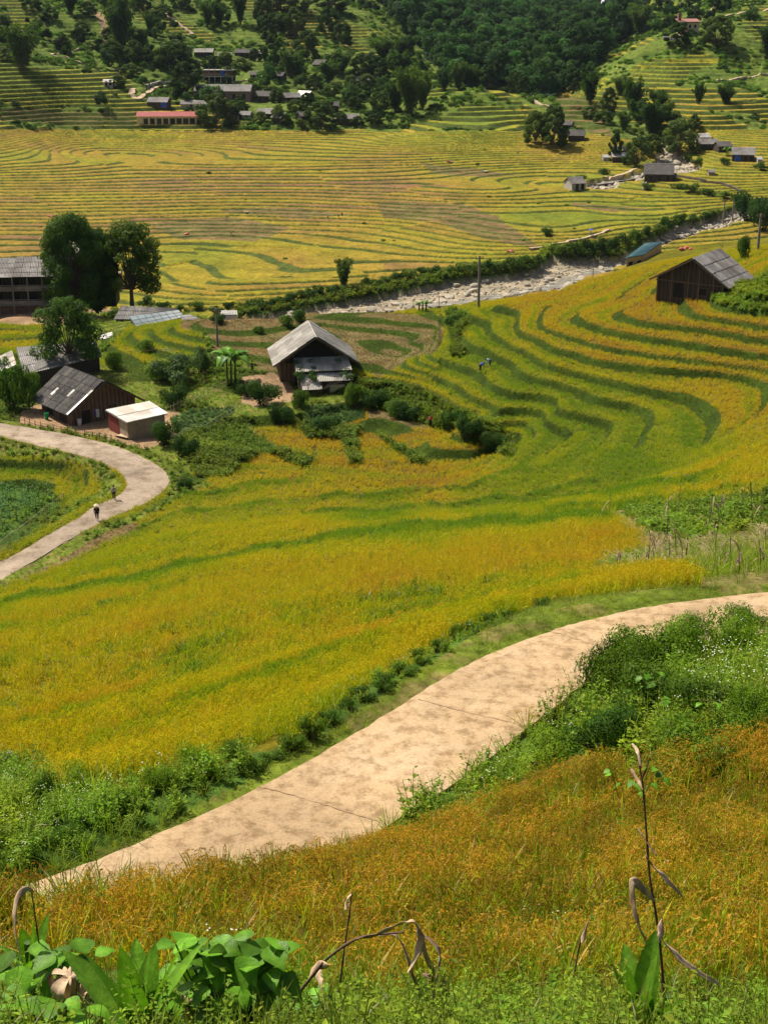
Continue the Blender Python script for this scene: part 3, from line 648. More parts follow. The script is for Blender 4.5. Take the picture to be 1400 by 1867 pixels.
def scatter(name, coll, P_, scl, tint, tintb, label, lean=.12, flatten=None):
    c, nv = coll; n = len(P_)
    me = bpy.data.meshes.new(name); me.vertices.add(n); me.vertices.foreach_set('co', P_.astype(np.float32).ravel())
    def fa(nm, ty, dt, arr):
        a = me.attributes.new(nm, ty, 'POINT'); a.data.foreach_set(dt, arr.astype(np.float32).ravel() if ty != 'INT' else arr.astype(np.int32))
    fa('var', 'INT', 'value', rng.integers(0, nv, n)); fa('rot', 'FLOAT_VECTOR', 'vector', np.c_[rng.normal(0, lean, n), rng.normal(0, lean, n), rng.uniform(0, 6.283, n)])
    scl = np.asarray(scl); fa('scl', 'FLOAT_VECTOR', 'vector', np.repeat(scl[:, None], 3, 1) if scl.ndim == 1 else scl)
    fa('tint', 'FLOAT_COLOR', 'color', np.c_[tint, np.ones(n)]); fa('tintb', 'FLOAT_COLOR', 'color', np.c_[tintb, np.ones(n)])
    me.update(); o = bpy.data.objects.new(name, me); sc.collection.objects.link(o)
    g = bpy.data.node_groups.new(name, 'GeometryNodeTree')
    g.interface.new_socket('Geometry', in_out='INPUT', socket_type='NodeSocketGeometry'); g.interface.new_socket('Geometry', in_out='OUTPUT', socket_type='NodeSocketGeometry')
    gi = g.nodes.new('NodeGroupInput'); go = g.nodes.new('NodeGroupOutput'); ip = g.nodes.new('GeometryNodeInstanceOnPoints'); ci = g.nodes.new('GeometryNodeCollectionInfo')
    ci.inputs['Collection'].default_value = c; ci.inputs['Separate Children'].default_value = True; ci.inputs['Reset Children'].default_value = True
    def na(nm, ty):
        x = g.nodes.new('GeometryNodeInputNamedAttribute'); x.data_type = ty; x.inputs['Name'].default_value = nm; return [q for q in x.outputs if q.enabled and q.name == 'Attribute'][0]
    ip.inputs['Pick Instance'].default_value = True
    g.links.new(gi.outputs[0], ip.inputs['Points']); g.links.new(ci.outputs[0], ip.inputs['Instance'])
    g.links.new(na('var', 'INT'), ip.inputs['Instance Index']); g.links.new(na('scl', 'FLOAT_VECTOR'), ip.inputs['Scale'])
    e = g.nodes.new('FunctionNodeEulerToRotation'); g.links.new(na('rot', 'FLOAT_VECTOR'), e.inputs[0]); g.links.new(e.outputs[0], ip.inputs['Rotation'])
    g.links.new(ip.outputs[0], go.inputs[0])
    md = o.modifiers.new('plants', 'NODES'); md.node_group = g
    return tag(o, label, None, None, 'stuff')
def sample(y0, y1, dens, umax=.36):
    area = umax * (y1*y1 - y0*y0); n = int(area * dens)
    if y1 < 40 or y0 < 25: umax = min(.84, .35 + 3.0 / max(y0, 4)); n = int(umax * (y1*y1 - y0*y0) * dens)
    y = np.sqrt(rng.uniform(y0*y0, y1*y1, n)); U = rng.uniform(-umax, umax, n)
    # keep what the frame, and a step to its side, can see
    um = np.where(y < 30, .36, .31); k = np.abs(U) < um + 3.0 / y
    U, y = U[k], y[k]; L = land(U, y); return L
def take(L, m, zoff=-.02):
    d = {k: v[m] for k, v in L.items()}; d['P'] = np.c_[d['x'], d['y'], zat(d['x'], d['y']) + zoff]; return d
def cl(L, f, seed): return fbm(L['x'] / f, L['y'] / f, seed, 3)
def jit(c, a=.12): return np.clip(c * rng.uniform(1 - a, 1 + a, (len(c), 1)) * rng.uniform(1 - a*.6, 1 + a*.6, c.shape), 0, 1)

RICE_N = kit('rice_near', [tuft(100+i, 14, 12, .76, .34, .011, 12, .0165, .25, 4, .12) for i in range(6)])
RICE_M = kit('rice_mid', [tuft(120+i, 10, 6, .78, .34, .010, 5, .022, .18, 3) for i in range(6)])
RICE_F = kit('rice_far', [tuft(140+i, 8, 6, .8, .42, .028, 3, .045, .26, 2) for i in range(6)])
band = lambda L: np.sin((L['bz'] + L['x'] * .12 + .5 * fbm(L['x'] / 3, L['y'] / 3, 96, 2)) * 6.0)
def rice_tints(L, seed, near=0, far=0):
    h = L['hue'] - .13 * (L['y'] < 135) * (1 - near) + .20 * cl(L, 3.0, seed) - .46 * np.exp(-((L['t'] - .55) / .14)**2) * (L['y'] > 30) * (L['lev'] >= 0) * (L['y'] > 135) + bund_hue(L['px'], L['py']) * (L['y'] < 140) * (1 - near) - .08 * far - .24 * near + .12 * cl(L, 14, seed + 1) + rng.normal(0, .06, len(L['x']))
    a = rice_col(np.clip(h * .75 + .02, 0, .75)); b = rice_col(np.clip(h + (.06 if far else .16), 0, 1))
    if near: h = h + .30 * fbm(L['x'] / 3.5, (L['y'] + .3 * L['x']) / .8, 312, 2) + .30 * band(L)
    green = (rng.random(len(h)) < (.62 if near else (.30 - .18 * np.clip(h, 0, 1))))[:, None]
    a = np.where(green, np.array([.19,.30,.010]), a)
    if near: a = np.where(green, np.array([.22,.34,.012]), rice_col(np.clip(h * .5, 0, 1))); b = (b * .3 + np.array([.44,.205,.045]) * .7) * np.where(vnoise(L['x'] / .5, L['y'] / .5, 313) < .45, .55, 1.05)[:, None]
    if far: a = a * .5 + b * .5
    return jit(a, .07 if far else .12), jit(b, .07 if far else .12)
def rice(y0, y1, dens, kt, name, sc0, label, umax=.36):
    L = sample(y0, y1, dens, umax)
    px, py = L['px'], L['py']
    m = (L['cov'] == T_RICE) & (L['riser'] < .35)
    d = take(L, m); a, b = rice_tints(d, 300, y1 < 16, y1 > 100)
    hs = sc0 * (1 + .22 * cl(d, 2.2, 305)) * rng.uniform(.85, 1.12, len(d['x']))
    # the nearest rows lean and stand lower on the foreground bank
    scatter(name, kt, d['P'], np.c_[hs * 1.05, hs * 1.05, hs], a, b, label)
rice(4.2, 15.5, 40, RICE_N, 'foreground_rice', .50, 'ripe brown rice in the foreground below the concrete path')
rice(20, 30, 30, RICE_N, 'near_rice', .58, 'golden rice beside the concrete path')
rice(30, 66, 22, RICE_M, 'golden_rice', .60, 'golden rice of the middle slope')
rice(66, 112, 12, RICE_F, 'slope_rice', .58, 'yellow green rice lower down the slope')
rice(112, 234, 8, RICE_F, 'terrace_rice', .50, 'rice on the curved terraces')

GRASS_N = kit('grass_near', [tuft(160+i, 16, 0, .30, .22, .004, 1, .01, .1, 3, .05) for i in range(5)])
GRASS_T = kit('grass_tall', [tuft(170+i, 14, 0, .75, .38, .006, 1, .01, .1, 4, .05) for i in range(5)])
GRASS_F = kit('grass_far', [tuft(180+i, 12, 0, .7, .5, .03, 1, .01, .1, 3, .05) for i in range(5)])
WEED_N = kit('weed_near', [weed(200, 6, .55, .22, 16, .035, .014), weed(201, 5, .6, .25, 14, .045, .022), weed(202, 7, .45, .24, 18, .028, .010), weed(203, 4, .7, .2, 18, .05, .018), weed(204, 6, .5, .26, 12, .05, .032)])
WEED_W = kit('weed_flowering', [weed(210+i, 6, .6, .24, 14, .032, .014, 4, .011) for i in range(4)])
WEED_S = kit('weed_small', [weed(230, 6, .35, .16, 16, .018, .008), weed(231, 5, .3, .15, 14, .022, .010), weed(232, 6, .3, .16, 22, .013, .006)])
WEED_F = kit('weed_far', [weed(220+i, 6, .8, .5, 12, .14, .07) for i in range(5)])
GC = np.array([.12,.19,.010]); GD = np.array([.095,.165,.010]); STRAW = np.array([.38,.27,.12])
def cover(name, kt, y0, y1, dens, covs, s0, col, label, cond=None, spread_noise=3.0, seed=0, umax=.36, hv=.3, vz=1.0):
    lowf = vz if callable(vz) else None; vz = 1.0 if lowf else vz
    L = sample(y0, y1, dens, umax); m = np.isin(L['cov'], covs)
    if cond is not None: m &= cond(L)
    d = take(L, m)
    if len(d['x']) == 0: return
    s = s0 * (1 + hv * cl(d, spread_noise, 400 + seed)) * rng.uniform(.7, 1.25, len(d['x']))
    if lowf: s = s * lowf(d)
    c = np.asarray(col) * (1 + .35 * cl(d, spread_noise * 1.7, 420 + seed))[:, None]
    c = c * np.where((vnoise(d['x'] / (spread_noise*.7), d['y'] / (spread_noise*.7), 430 + seed) > .6)[:, None], np.array([1.35,1.15,1.]), np.array([1.,1.,1.]))
    scatter(name, kt, d['P'], np.c_[s, s, s * vz], jit(c, .2), jit(np.broadcast_to(STRAW, c.shape), .2), label)
leftlow = lambda L: np.where((L['y'] > 19.5) & (L['px'] < 1000) & (L['px'] > 480), .5, np.where((L['y'] > 19.5) & (L['px'] < 1000), .75, 1.0))
onroad = lambda L: (polydist(L['x'], L['y'], PATH_XY, True) > .06) & ~inpoly(L['x'], L['y'], PATH_XY)
offroad = lambda L: (polydist(L['x'], L['y'], ROAD_XY, True) > .25) & ~inpoly(L['x'], L['y'], ROAD_XY)
cover('verge_grass', GRASS_N, 9, 36, 60, [T_GRASS], .46, GC * 1.25, 'short mown grass verge along the concrete path', onroad, 1.2, 1)
cover('edge_grass', GRASS_T, 8.5, 20.5, 34, [T_GRASS], .62, GC * 1.3, 'bright tall grass at the lower edge of the path', lambda L: onroad(L) & (L['y'] < 17.5) & (L['px'] < 900) & (L['py'] > 1500), 1.0, 2)
cover('bank_weeds', WEED_N, 8, 36, 17, [T_WEED], 1.0, GD * 1.5, 'dense leafy weeds on the banks of the near path', onroad, 1.6, 3, .37, .6, leftlow)
cover('plot_weeds', WEED_F, 36, 92, 6, [T_WEED], .75, GD * 1.3, 'leafy weeds on the uncleared strip of the maize plot', lambda L: L['px'] > 600, 2.5, 31)
cover('flowering_weeds', WEED_W, 7, 36, 3, [T_WEED], 1.0, GD * 1.7, 'weeds with tiny white flowers on the path banks', lambda L: onroad(L) & (vnoise(L['x'] / 1.5, L['y'] / 1.5, 77) > .5), 1.6, 4, .37, .4, leftlow)
cover('bank_grass', GRASS_T, 7, 36, 6, [T_WEED, T_RAG], .85, GC * 1.3, 'tufts of tall grass among the weeds', onroad, 1.6, 5, .37, .3, leftlow)
cover('foreground_grass', GRASS_T, 3.0, 6.5, 36, [T_GRASS, T_RICE, T_WEED], .34, GC * 1.0, 'bright green grass at the front of the slope', None, 1.0, 6, .4)
cover('foreground_weeds', WEED_S, 3.0, 5.6, 45, [T_GRASS, T_RICE, T_WEED], .85, GD * 1.35, 'low green weeds at the front of the slope', lambda L: ((L['px'] > 620) | (L['y'] > 5.2) | (rng.random(len(L['x'])) < .35)) & (vnoise(L['x'] / .7, L['y'] / .7, 78) > .2), 1.0, 7, .4)
cover('foreground_herbs', WEED_N, 3.0, 5.8, 14, [T_GRASS, T_RICE, T_WEED], .5, GD * 1.25, 'taller leafy herbs at the front of the slope', lambda L: ((L['px'] > 620) | (L['y'] > 5.2)) & (vnoise(L['x'] / .6, L['y'] / .6, 74) > .45), 1.0, 32, .4)
cover('foreground_flowers', WEED_W, 3.0, 9, 3, [T_GRASS, T_RICE, T_WEED], .5, GD * .9, 'tiny white flowers at the front of the slope', lambda L: (L['y'] > 5.8) & (vnoise(L['x'] / 1.1, L['y'] / 1.1, 73) > .6), 1.0, 33, .4)
cover('grass_in_rice', GRASS_T, 4.8, 15.5, 16, [T_RICE], .5, GC * 1.8, 'green grass shoots among the foreground rice', lambda L: vnoise(L['x'] / 1.3, L['y'] / 1.3, 79) + (L['y'] < 7.5) * .2 - .32 * band(L) > .42, 1.0, 8)
cover('maize_stubble_growth', WEED_N, 28, 62, 7, [T_RAG], .6, GC * 1.2, 'low growth on the cleared maize plot', lambda L: vnoise(L['x'] / 2, L['y'] / 2, 76) > .3, 2, 9)
# middle distance
cover('terrace_banks', GRASS_F, 34, 234, 13, [T_RICE, T_STUB, T_GRASS], .27, np.array([.06,.115,.003]), 'grassy banks of the curved terraces', lambda L: (L['riser'] > .25) & offroad(L), 5, 10, .36, .3)
cover('bank_thicket', GRASS_F, 90, 234, 6, [T_HEDGE], 1.1, np.array([.085,.17,.008]), 'thick grass on the steep bank below the terraces', None, 5, 11)
cover('bank_bushes', WEED_F, 90, 234, 4.5, [T_HEDGE], 1.35, GD * .9, 'dark leafy scrub on the steep bank', None, 5, 12)
cover('meadow_grass', GRASS_F, 60, 250, 3.5, [T_GRASS], .42, GC * 1.05, 'rough grass between the houses and the fields', offroad, 6, 13)
cover('meadow_weeds', WEED_F, 90, 250, 1.4, [T_GRASS, T_WEED], .75, GD * 1.2, 'leafy weeds between the houses and the fields', lambda L: offroad(L) & (vnoise(L['x'] / 6, L['y'] / 6, 75) > .45), 6, 14)
cover('spur_garden', WEED_F, 100, 250, 5, [T_WEED], .9, GC * 1.2, 'bushy vegetable rows beside the house on the right', lambda L: (L['px'] > 600) | (L['py'] < 700), 4, 15)
cover('field_bunds', GRASS_F, 28, 134, 14, [T_RICE], .48, np.array([.07,.16,.006]), 'green grass on the low bunds between the sloping rice fields', lambda L: bund_edge(L['px'], L['py']), 3, 35)
cover('garden_greens', WEED_F, 120, 200, 7, [T_GARDEN], .5, np.array([.05,.13,.03]), 'leafy vegetable garden below the middle house', None, 2, 16)
cover('rice_stubble', GRASS_F, 60, 236, 7, [T_STUB], .30, np.array([.18,.115,.045]), 'brown rice stubble on the harvested terraces', lambda L: L['riser'] < .4, 4, 17)

# ------------------------------------------------------------------ surfaces of built things
def plain(name, col, rough=.8, scale=6, var=.25, bs=.3, bd=.02, metal=0, vec=None, dark=None, spots=None):
    m, nt, b = newmat(name); n = noise_node(nt, scale, 4, .65, 'Object', vec)
    c0 = tuple(x * (1 - var) for x in col); c1 = tuple(min(1, x * (1 + var)) for x in col)
    c = ramp(nt, n.outputs[0], [(.3, c0), (.7, c1)])
    if dark:
        n2 = noise_node(nt, scale * .23, 3, .6, 'Object'); f = ramp(nt, n2.outputs[0], [(.45,(0,0,0)),(.62,(1,1,1))]); c = mixcol(nt, f, c, dark)
    if spots:
        n3 = noise_node(nt, scale * 1.9, 2, .5, 'Object'); f = ramp(nt, n3.outputs[0], [(.60,(0,0,0)),(.66,(1,1,1))]); c = mixcol(nt, f, c, spots)
    nt.links.new(c, b.inputs['Base Color']); b.inputs['Roughness'].default_value = rough; b.inputs['Metallic'].default_value = metal
    bump(nt, b, n.outputs[0], bs, bd); return m
def concrete_path_mat(name, base, light, dark, sc_):
    m, nt, b = newmat(name)
    n1 = noise_node(nt, sc_, 6, .74); n2 = noise_node(nt, sc_ * 5, 5, .7); n3 = noise_node(nt, sc_ * .35, 3, .5); n4 = noise_node(nt, sc_ * 28, 3, .8)
    c = ramp(nt, n1.outputs[0], [(.28, dark), (.45, base), (.7, light)])
    f = ramp(nt, n3.outputs[0], [(.45,(0,0,0)),(.66,(.75,.75,.75))]); c = mixcol(nt, f, c, tuple(x * .72 for x in base))
    s = ramp(nt, n2.outputs[0], [(.36,(.62,.57,.50)),(.52,(1.0,.99,.98)),(.7,(1.12,1.1,1.08))]); c = mixcol(nt, 1.0, c, s, 'MULTIPLY')
    s = ramp(nt, n4.outputs[0], [(.3,(.75,.75,.75)),(.55,(1.05,1.05,1.05))]); c = mixcol(nt, 1.0, c, s, 'MULTIPLY')
    nt.links.new(c, b.inputs['Base Color']); b.inputs['Roughness'].default_value = .92; bump(nt, b, n2.outputs[0], .5, .02); return m
M_PATH = concrete_path_mat('dusty concrete', (.42,.29,.16), (.48,.36,.225), (.31,.22,.13), .8)
M_PATHSIDE = plain('concrete edge', (.33,.27,.2), .9, 8)
M_ROAD = concrete_path_mat('worn road', (.30,.235,.17), (.40,.32,.235), (.17,.14,.11), .13)
M_CRACK = plain('joint soil', (.32,.20,.11), .95)
def planks(name, col, dark, gap=.22):
    m, nt, b = newmat(name)
    tc = nd(nt, 'ShaderNodeTexCoord'); wv = nd(nt, 'ShaderNodeTexWave'); wv.wave_type = 'BANDS'; wv.bands_direction = 'DIAGONAL'
    mp = nd(nt, 'ShaderNodeMapping'); mp.inputs['Scale'].default_value = (1, 1, .02); nt.links.new(tc.outputs['Object'], mp.inputs[0]); nt.links.new(mp.outputs[0], wv.inputs['Vector'])
    wv.inputs['Scale'].default_value = .25 / gap; wv.inputs['Distortion'].default_value = .6
    n = noise_node(nt, 3, 4, .7, 'Object', (3, 3, .4)); c = ramp(nt, n.outputs[0], [(.3, dark), (.7, col)])
    s = ramp(nt, wv.outputs[0], [(.0,(.3,.3,.3)),(.22,(1,1,1))]); c = mixcol(nt, 1.0, c, s, 'MULTIPLY')
    nt.links.new(c, b.inputs['Base Color']); bump(nt, b, wv.outputs[0], .6, .03); return m
M_WOOD = planks('weathered planks', (.17,.11,.07), (.07,.045,.03)); M_WOODD = planks('dark planks', (.10,.07,.05), (.04,.03,.022))
M_BEAM = plain('timber', (.15,.10,.065), .8, 5, .3); M_BAMB = plain('dry bamboo', (.42,.34,.22), .7, 4, .3); M_DARK = plain('dark doors and shade', (.02,.017,.014), .9)  # M_DARK: dark doors, plus shade of openings and gable put into colour
M_ROOFL = plain('pale fibre cement', (.42,.39,.34), .85, 1.6, .22, .5, .02, dark=(.30,.275,.24)); M_ROOFD = plain('aged fibre cement', (.105,.095,.09), .85, 1.8, .35, .5, .02, dark=(.15,.135,.12), spots=(.22,.2,.17))
M_ROOFM = plain('grey corrugated sheet', (.27,.25,.23), .7, 1.2, .3, .4, .02, dark=(.18,.16,.14)); M_TIN = plain('bright tin', (.62,.60,.56), .45, 1.0, .2, .3, .01, .3, dark=(.45,.40,.34))
M_BLUE = plain('pale blue sheet', (.12,.16,.18), .5, .8, .15, .2, .01); M_TEAL = plain('blue green sheet', (.22,.36,.36), .5, .8, .15, .2, .01); M_REDROOF = plain('red roof sheet', (.46,.10,.085), .55, .5, .2, .2, .01)
M_RUST = plain('rust red roof', (.28,.13,.10), .7, .6, .25); M_YWALL = plain('yellow plaster', (.60,.47,.28), .85, .6, .15); M_WWALL = plain('grey plaster', (.36,.33,.29), .85, .6, .2); M_ORANGE = plain('ochre board', (.55,.35,.15), .8, 1, .15); M_BLUEWALL = plain('blue board', (.03,.10,.42), .7, 1, .2)
M_REDB = plain('dark red board', (.16,.035,.03), .8, 2, .2); M_MUD = plain('mud wall', (.30,.23,.16), .95, 1.5, .25); M_POLE = plain('concrete pole', (.20,.17,.14), .85, 4, .25); M_BARK = plain('bark', (.11,.085,.06), .9, 6, .4)
M_VER = plain('weathered veranda timber', (.20,.175,.15), .85, 1.2, .3); M_GLASS = plain('dark glass', (.02,.022,.025), .2, 3, .2); M_STONE = plain('river stone', (.36,.31,.235), .85, 1.1, .22, .6, .08, dark=(.30,.27,.22)); M_BRICK = plain('brick', (.24,.14,.10), .9, 3, .3)
M_VC, _nt, _b = newmat('painted'); _a = nd(_nt, 'ShaderNodeAttribute', attribute_name='col'); _n = noise_node(_nt, 9, 4, .7)
_nt.links.new(mixcol(_nt, 1.0, _a.outputs[0], ramp(_nt, _n.outputs[0], [(.3,(.7,.7,.7)),(.7,(1.2,1.2,1.2))]), 'MULTIPLY'), _b.inputs['Base Color'])

# ------------------------------------------------------------------ the two roads
def strip(name, pairs, z, thick, mtop, mside, label, sub, edge):
    Lp = [Vector((*wz(*a, z), z)) for a, b in pairs]; Rp = [Vector((*wz(*b, z), z)) for a, b in pairs]
    def cr(P, t):  # smooth curve through the edge points
        i = min(int(t), len(P) - 2); f = t - i; p0, p1, p2, p3 = P[max(i-1,0)], P[i], P[i+1], P[min(i+2, len(P)-1)]
        return 0.5 * ((2*p1) + (p2-p0)*f + (2*p0-5*p1+4*p2-p3)*f*f + (3*p1-p0-3*p2+p3)*f**3)
    n = (len(pairs) - 1) * sub; rr = Rnd(3); mb = MB(); k = 8; V = []
    for i in range(n + 1):
        t = i / sub; a = cr(Lp, t); b = cr(Rp, t); s = (b - a).normalized()
        a = a + s * rr.r.normal(0, edge); b = b + s * rr.r.normal(0, edge)
        for j in range(k + 1):
            p = a.lerp(b, j / k); zz = 0.012 * math.sin(i * .7 + j) if 0 < j < k else -.015
            V.append((p.x, p.y, z + zz * (thick > .05)))
    F_ = [(i*(k+1)+j, i*(k+1)+j+1, (i+1)*(k+1)+j+1, (i+1)*(k+1)+j) for i in range(n) for j in range(k)]
    mb.add(V, F_)
    V = np.array(V); e1 = V[0::k+1]; e2 = V[k::k+1]
    for e, fl in ((e1, 1), (e2, 0)):
        Q = np.concatenate([e, e - np.array([0,0,thick])]); m_ = len(e)
        mb.add(Q, [(i, i+1, i+1+m_, i+m_) if fl else (i, i+m_, i+1+m_, i+1) for i in range(m_-1)], mi=1)
    o = mb.obj(name, [mtop, mside]); tag(o, label, None, None, 'structure'); return Lp, Rp
PL, PR = strip('concrete_path', PATH, PATH_Z, .32, M_PATH, M_PATHSIDE, 'dusty ochre concrete path crossing the near slope', 8, .012)
RL, RR_ = strip('valley_road', ROAD, ROAD_Z, .25, M_ROAD, M_PATHSIDE, 'pale worn road bending round the lower terraces', 6, .06)
mb = MB()   # joints and cracks in the slabs
for a, b in (((760,1275),(960,1325)), ((470,1432),(700,1500)), ((1000,1150),(1150,1195))):
    A = Vector((*wz(*a, PATH_Z), PATH_Z + .014)); B = Vector((*wz(*b, PATH_Z), PATH_Z + .014)); r = Rnd(a[0]); n = 24
    pts = [A.lerp(B, i / n) + Vector((r.u(-.015,.015), r.u(-.02,.02), 0)) for i in range(n + 1)]
    mb.ribbon([tuple(p) for p in pts], [.009 * r.u(.4, 1.3) for _ in pts], np.array([0,1.0,0]))
tag(mb.obj('path_joints', M_CRACK), 'thin dark joints across the concrete path', None, None, 'structure')

# ------------------------------------------------------------------ river: water and stones
def flat_poly(name, px_poly, z, mat, label):
    bm = bmesh.new(); vs = [bm.verts.new((*wz(x, y, zz), zz)) for (x, y), zz in zip(px_poly, z)]
    f = bm.faces.new(vs); bmesh.ops.triangulate(bm, faces=[f]); me = bpy.data.meshes.new(name); bm.to_mesh(me); bm.free(); me.materials.append(mat)
    o = bpy.data.objects.new(name, me); sc.collection.objects.link(o); return tag(o, label, None, None, 'structure')
M_WATER, nt, b = newmat('shallow water'); n = noise_node(nt, .35, 4, .7, 'Object', (1, 3, 1)); nt.links.new(ramp(nt, n.outputs[0], [(.42,(.16,.145,.11)),(.58,(.28,.26,.21)),(.68,(.62,.61,.57))]), b.inputs['Base Color']); b.inputs['Roughness'].default_value = .25; bump(nt, b, n.outputs[0], .4, .2)
def riverz(px, py):
    h = land(np.array([float(ray(px, py)[0])]), np.array([400.])); return 0
def water_ribbon(name, pts, wid, label, up=.35):
    """a strip of water following the bed through photo pixels"""
    C0 = []
    for (x, y) in pts:
        p = hit(x, y, 300); C0.append(p)
    C1 = []
    for i in range(len(C0) - 1):
        for k in range(8): C1.append(C0[i].lerp(C0[i+1], k / 8))
    C1.append(C0[-1]); zs = [p.z for p in C1]; n = len(C1)
    zs = [sum(zs[max(0,i-6):i+7]) / len(zs[max(0,i-6):i+7]) for i in range(n)]
    mb = MB(); r = Rnd(9); V = []
    for i in range(n):
        t = (C1[min(i+1, n-1)] - C1[max(i-1, 0)]); s = Vector((t.y, -t.x, 0)).normalized(); ww = wid * (1 + .5 * math.sin(i * .9) * .6 + r.u(-.2, .2))
        for q in (-1, 0, 1): p = C1[i] + s * ww * q; V.append((p.x, p.y, zs[i] + up))
    mb.add(V, [(3*i+j, 3*i+j+1, 3*i+j+4, 3*i+j+3) for i in range(n-1) for j in range(2)])
    tag(mb.obj(name, M_WATER), label, None, None, 'structure')
water_ribbon('river_water', [(1110,486),(1070,500),(1040,512),(1010,524),(980,528),(920,538),(850,550),(780,560)], 2.6, 'shallow water along the near edge of the stony river bed', .25)
water_ribbon('stream_water', [(1212,262),(1222,284),(1215,300),(1180,318),(1130,332),(1085,340)], 2.6, 'white rapids between the boulders of the upper stream', .15)
water_ribbon('river_rapids', [(1400,374),(1340,394),(1290,413),(1230,432),(1190,448)], 1.5, 'pale rapids where the river comes out behind the trees', .1)
def rockmesh(seed):
    bm = bmesh.new(); bmesh.ops.create_icosphere(bm, subdivisions=2, radius=1); r = Rnd(seed)
    ax = r.r.normal(0, 1, (7, 3)); ax /= np.linalg.norm(ax, axis=1)[:, None]; cut = r.u(.55, .85, 7)
    for v in bm.verts:
        p = np.array(v.co)
        for a, c_ in zip(ax, cut):
            d = p @ a
            if d > c_: p = p - a * (d - c_)
        v.co = Vector(p * np.array([1.0, .8, .62])) * (1 + r.u(-.03, .03))
    me = bpy.data.meshes.new('boulder'); bm.to_mesh(me); bm.free(); me.materials.append(M_STONE); return me
ROCKS = [rockmesh(i) for i in range(7)]
rc = bpy.data.collections.new('stone')
for i, me in enumerate(ROCKS): rc.objects.link(bpy.data.objects.new('stone_%02d' % i, me))
Ls = sample(335, 640, .9, .31); m = (Ls['cov'] == T_RIVER); d = take(Ls, m, .05)
m2 = rng.random(len(d['x'])) < np.where(d['py'] > 350, .55, .5)
P_ = d['P'][m2]; s = rng.uniform(.15, .62, len(P_)) * np.where(P_[:,1] > 470, 1.9, np.where(P_[:,0] / P_[:,1] > .165, 1.7, 1.0))
scatter('river_stones', (rc, 7), P_, s, np.ones((len(P_),3))*.5, np.ones((len(P_),3))*.5, 'pale stones covering the river bed', .3)
big = d['P'][rng.permutation(len(d['x']))[:130]]
for i, p in enumerate(big):
    o = bpy.data.objects.new('boulder', ROCKS[i % 7]); sc.collection.objects.link(o); o.location = (p[0], p[1], p[2] + .15); s_ = random.uniform(.8, 2.1) * (1.35 if p[1] > 480 else 1)
    o.scale = (s_, s_ * random.uniform(.7, 1.2), s_ * random.uniform(.6, 1)); o.rotation_euler = (random.uniform(-.3,.3), random.uniform(-.3,.3), random.uniform(0, 6.28))
    tag(o, 'large pale grey boulder lying in the stony river bed', 'boulder', 'boulders in the river bed')

# ------------------------------------------------------------------ trees
def crown_cards(mb, r, centres, radii, n, size, dark=(.03,.06,.008), light=(.11,.17,.02), narrow=.42, droopy=.0):
    centres = np.array(centres); radii = np.array(radii); k = len(centres)
    ci = r.r.choice(k, n, p=(radii**2 / (radii**2).sum()))
    dr = unit(r.r.normal(0, 1, (n, 3))); rad = radii[ci] * r.u(.35, 1.0, n) ** .5
    lump = .8 + .4 * vnoise(dr[:,0] * 2 + ci, dr[:,1] * 2 + dr[:,2] * 2 + 9, 7)
    C = centres[ci] + dr * (rad * lump)[:, None] * np.array([1, 1, .8])
    D = unit(np.cross(dr, r.r.normal(0, 1, (n, 3)))) + np.array([0, 0, -droopy]); Nn = dr + r.r.normal(0, .5, (n, 3)) + np.array([0, 0, .5])
    cb = r.u(0, 1, k)[ci] * .5 + r.u(0, 1, n) * .5
    col = np.array(dark)[None] * (1 - cb)[:, None] + np.array(light)[None] * cb[:, None]
    cards(mb, C, D, Nn, size * r.u(.6, 1.25, n), size * narrow * r.u(.7, 1.2, n), col)
def broadleaf(seed, H, Rc, ncl, n, size, low=.25, dark=(.018,.042,.010), light=(.075,.13,.022), kind='broadleaf_tree', trunk_r=None, flat=1.0):
    """returns a hidden-nowhere template: (crown mesh, trunk mesh)"""
    r = Rnd(seed); cs = []; rs = []; tr = MB(); tr_r = trunk_r or H * .022
    lean = np.array([r.u(-.05,.05) * H, r.u(-.05,.05) * H, 0]); fork = np.array([0,0,H * (low + .08)]) + lean * .4
    tr.tube([(0,0,-.6), tuple(fork * .5 + np.array([0,0,0])), tuple(fork)], [tr_r * 1.35, tr_r, tr_r * .8], 7, (.11,.085,.06))
    for i in range(ncl):
        a = 2.4 * i + r.u(-.5, .5); q = (i + .5) / ncl; h = low + (1 - low) * (q ** .8); rr_ = Rc * math.sin(min(1, (1 - q) * 1.15 + .12) * math.pi * .62) * r.u(.45, .85)
        c = np.array([math.cos(a) * rr_, math.sin(a) * rr_, H * (h * .86 + .06)]) + lean * q; cs.append(c); rs.append(Rc * r.u(.18, .36))
        md = fork * .6 + c * .4; md[2] -= .02 * H
        tr.tube([tuple(fork - np.array([0,0,r.u(0,.2)*H*low])), tuple(md), tuple(c)], [tr_r * .5, tr_r * .3, tr_r * .1], 5, (.11,.085,.06), cap=False)
    cr = MB(); crown_cards(cr, r, cs, rs, n, size, dark, light)
    return (cr.mesh('crown', M_LEAF), tr.mesh('trunk', M_BARK, True))
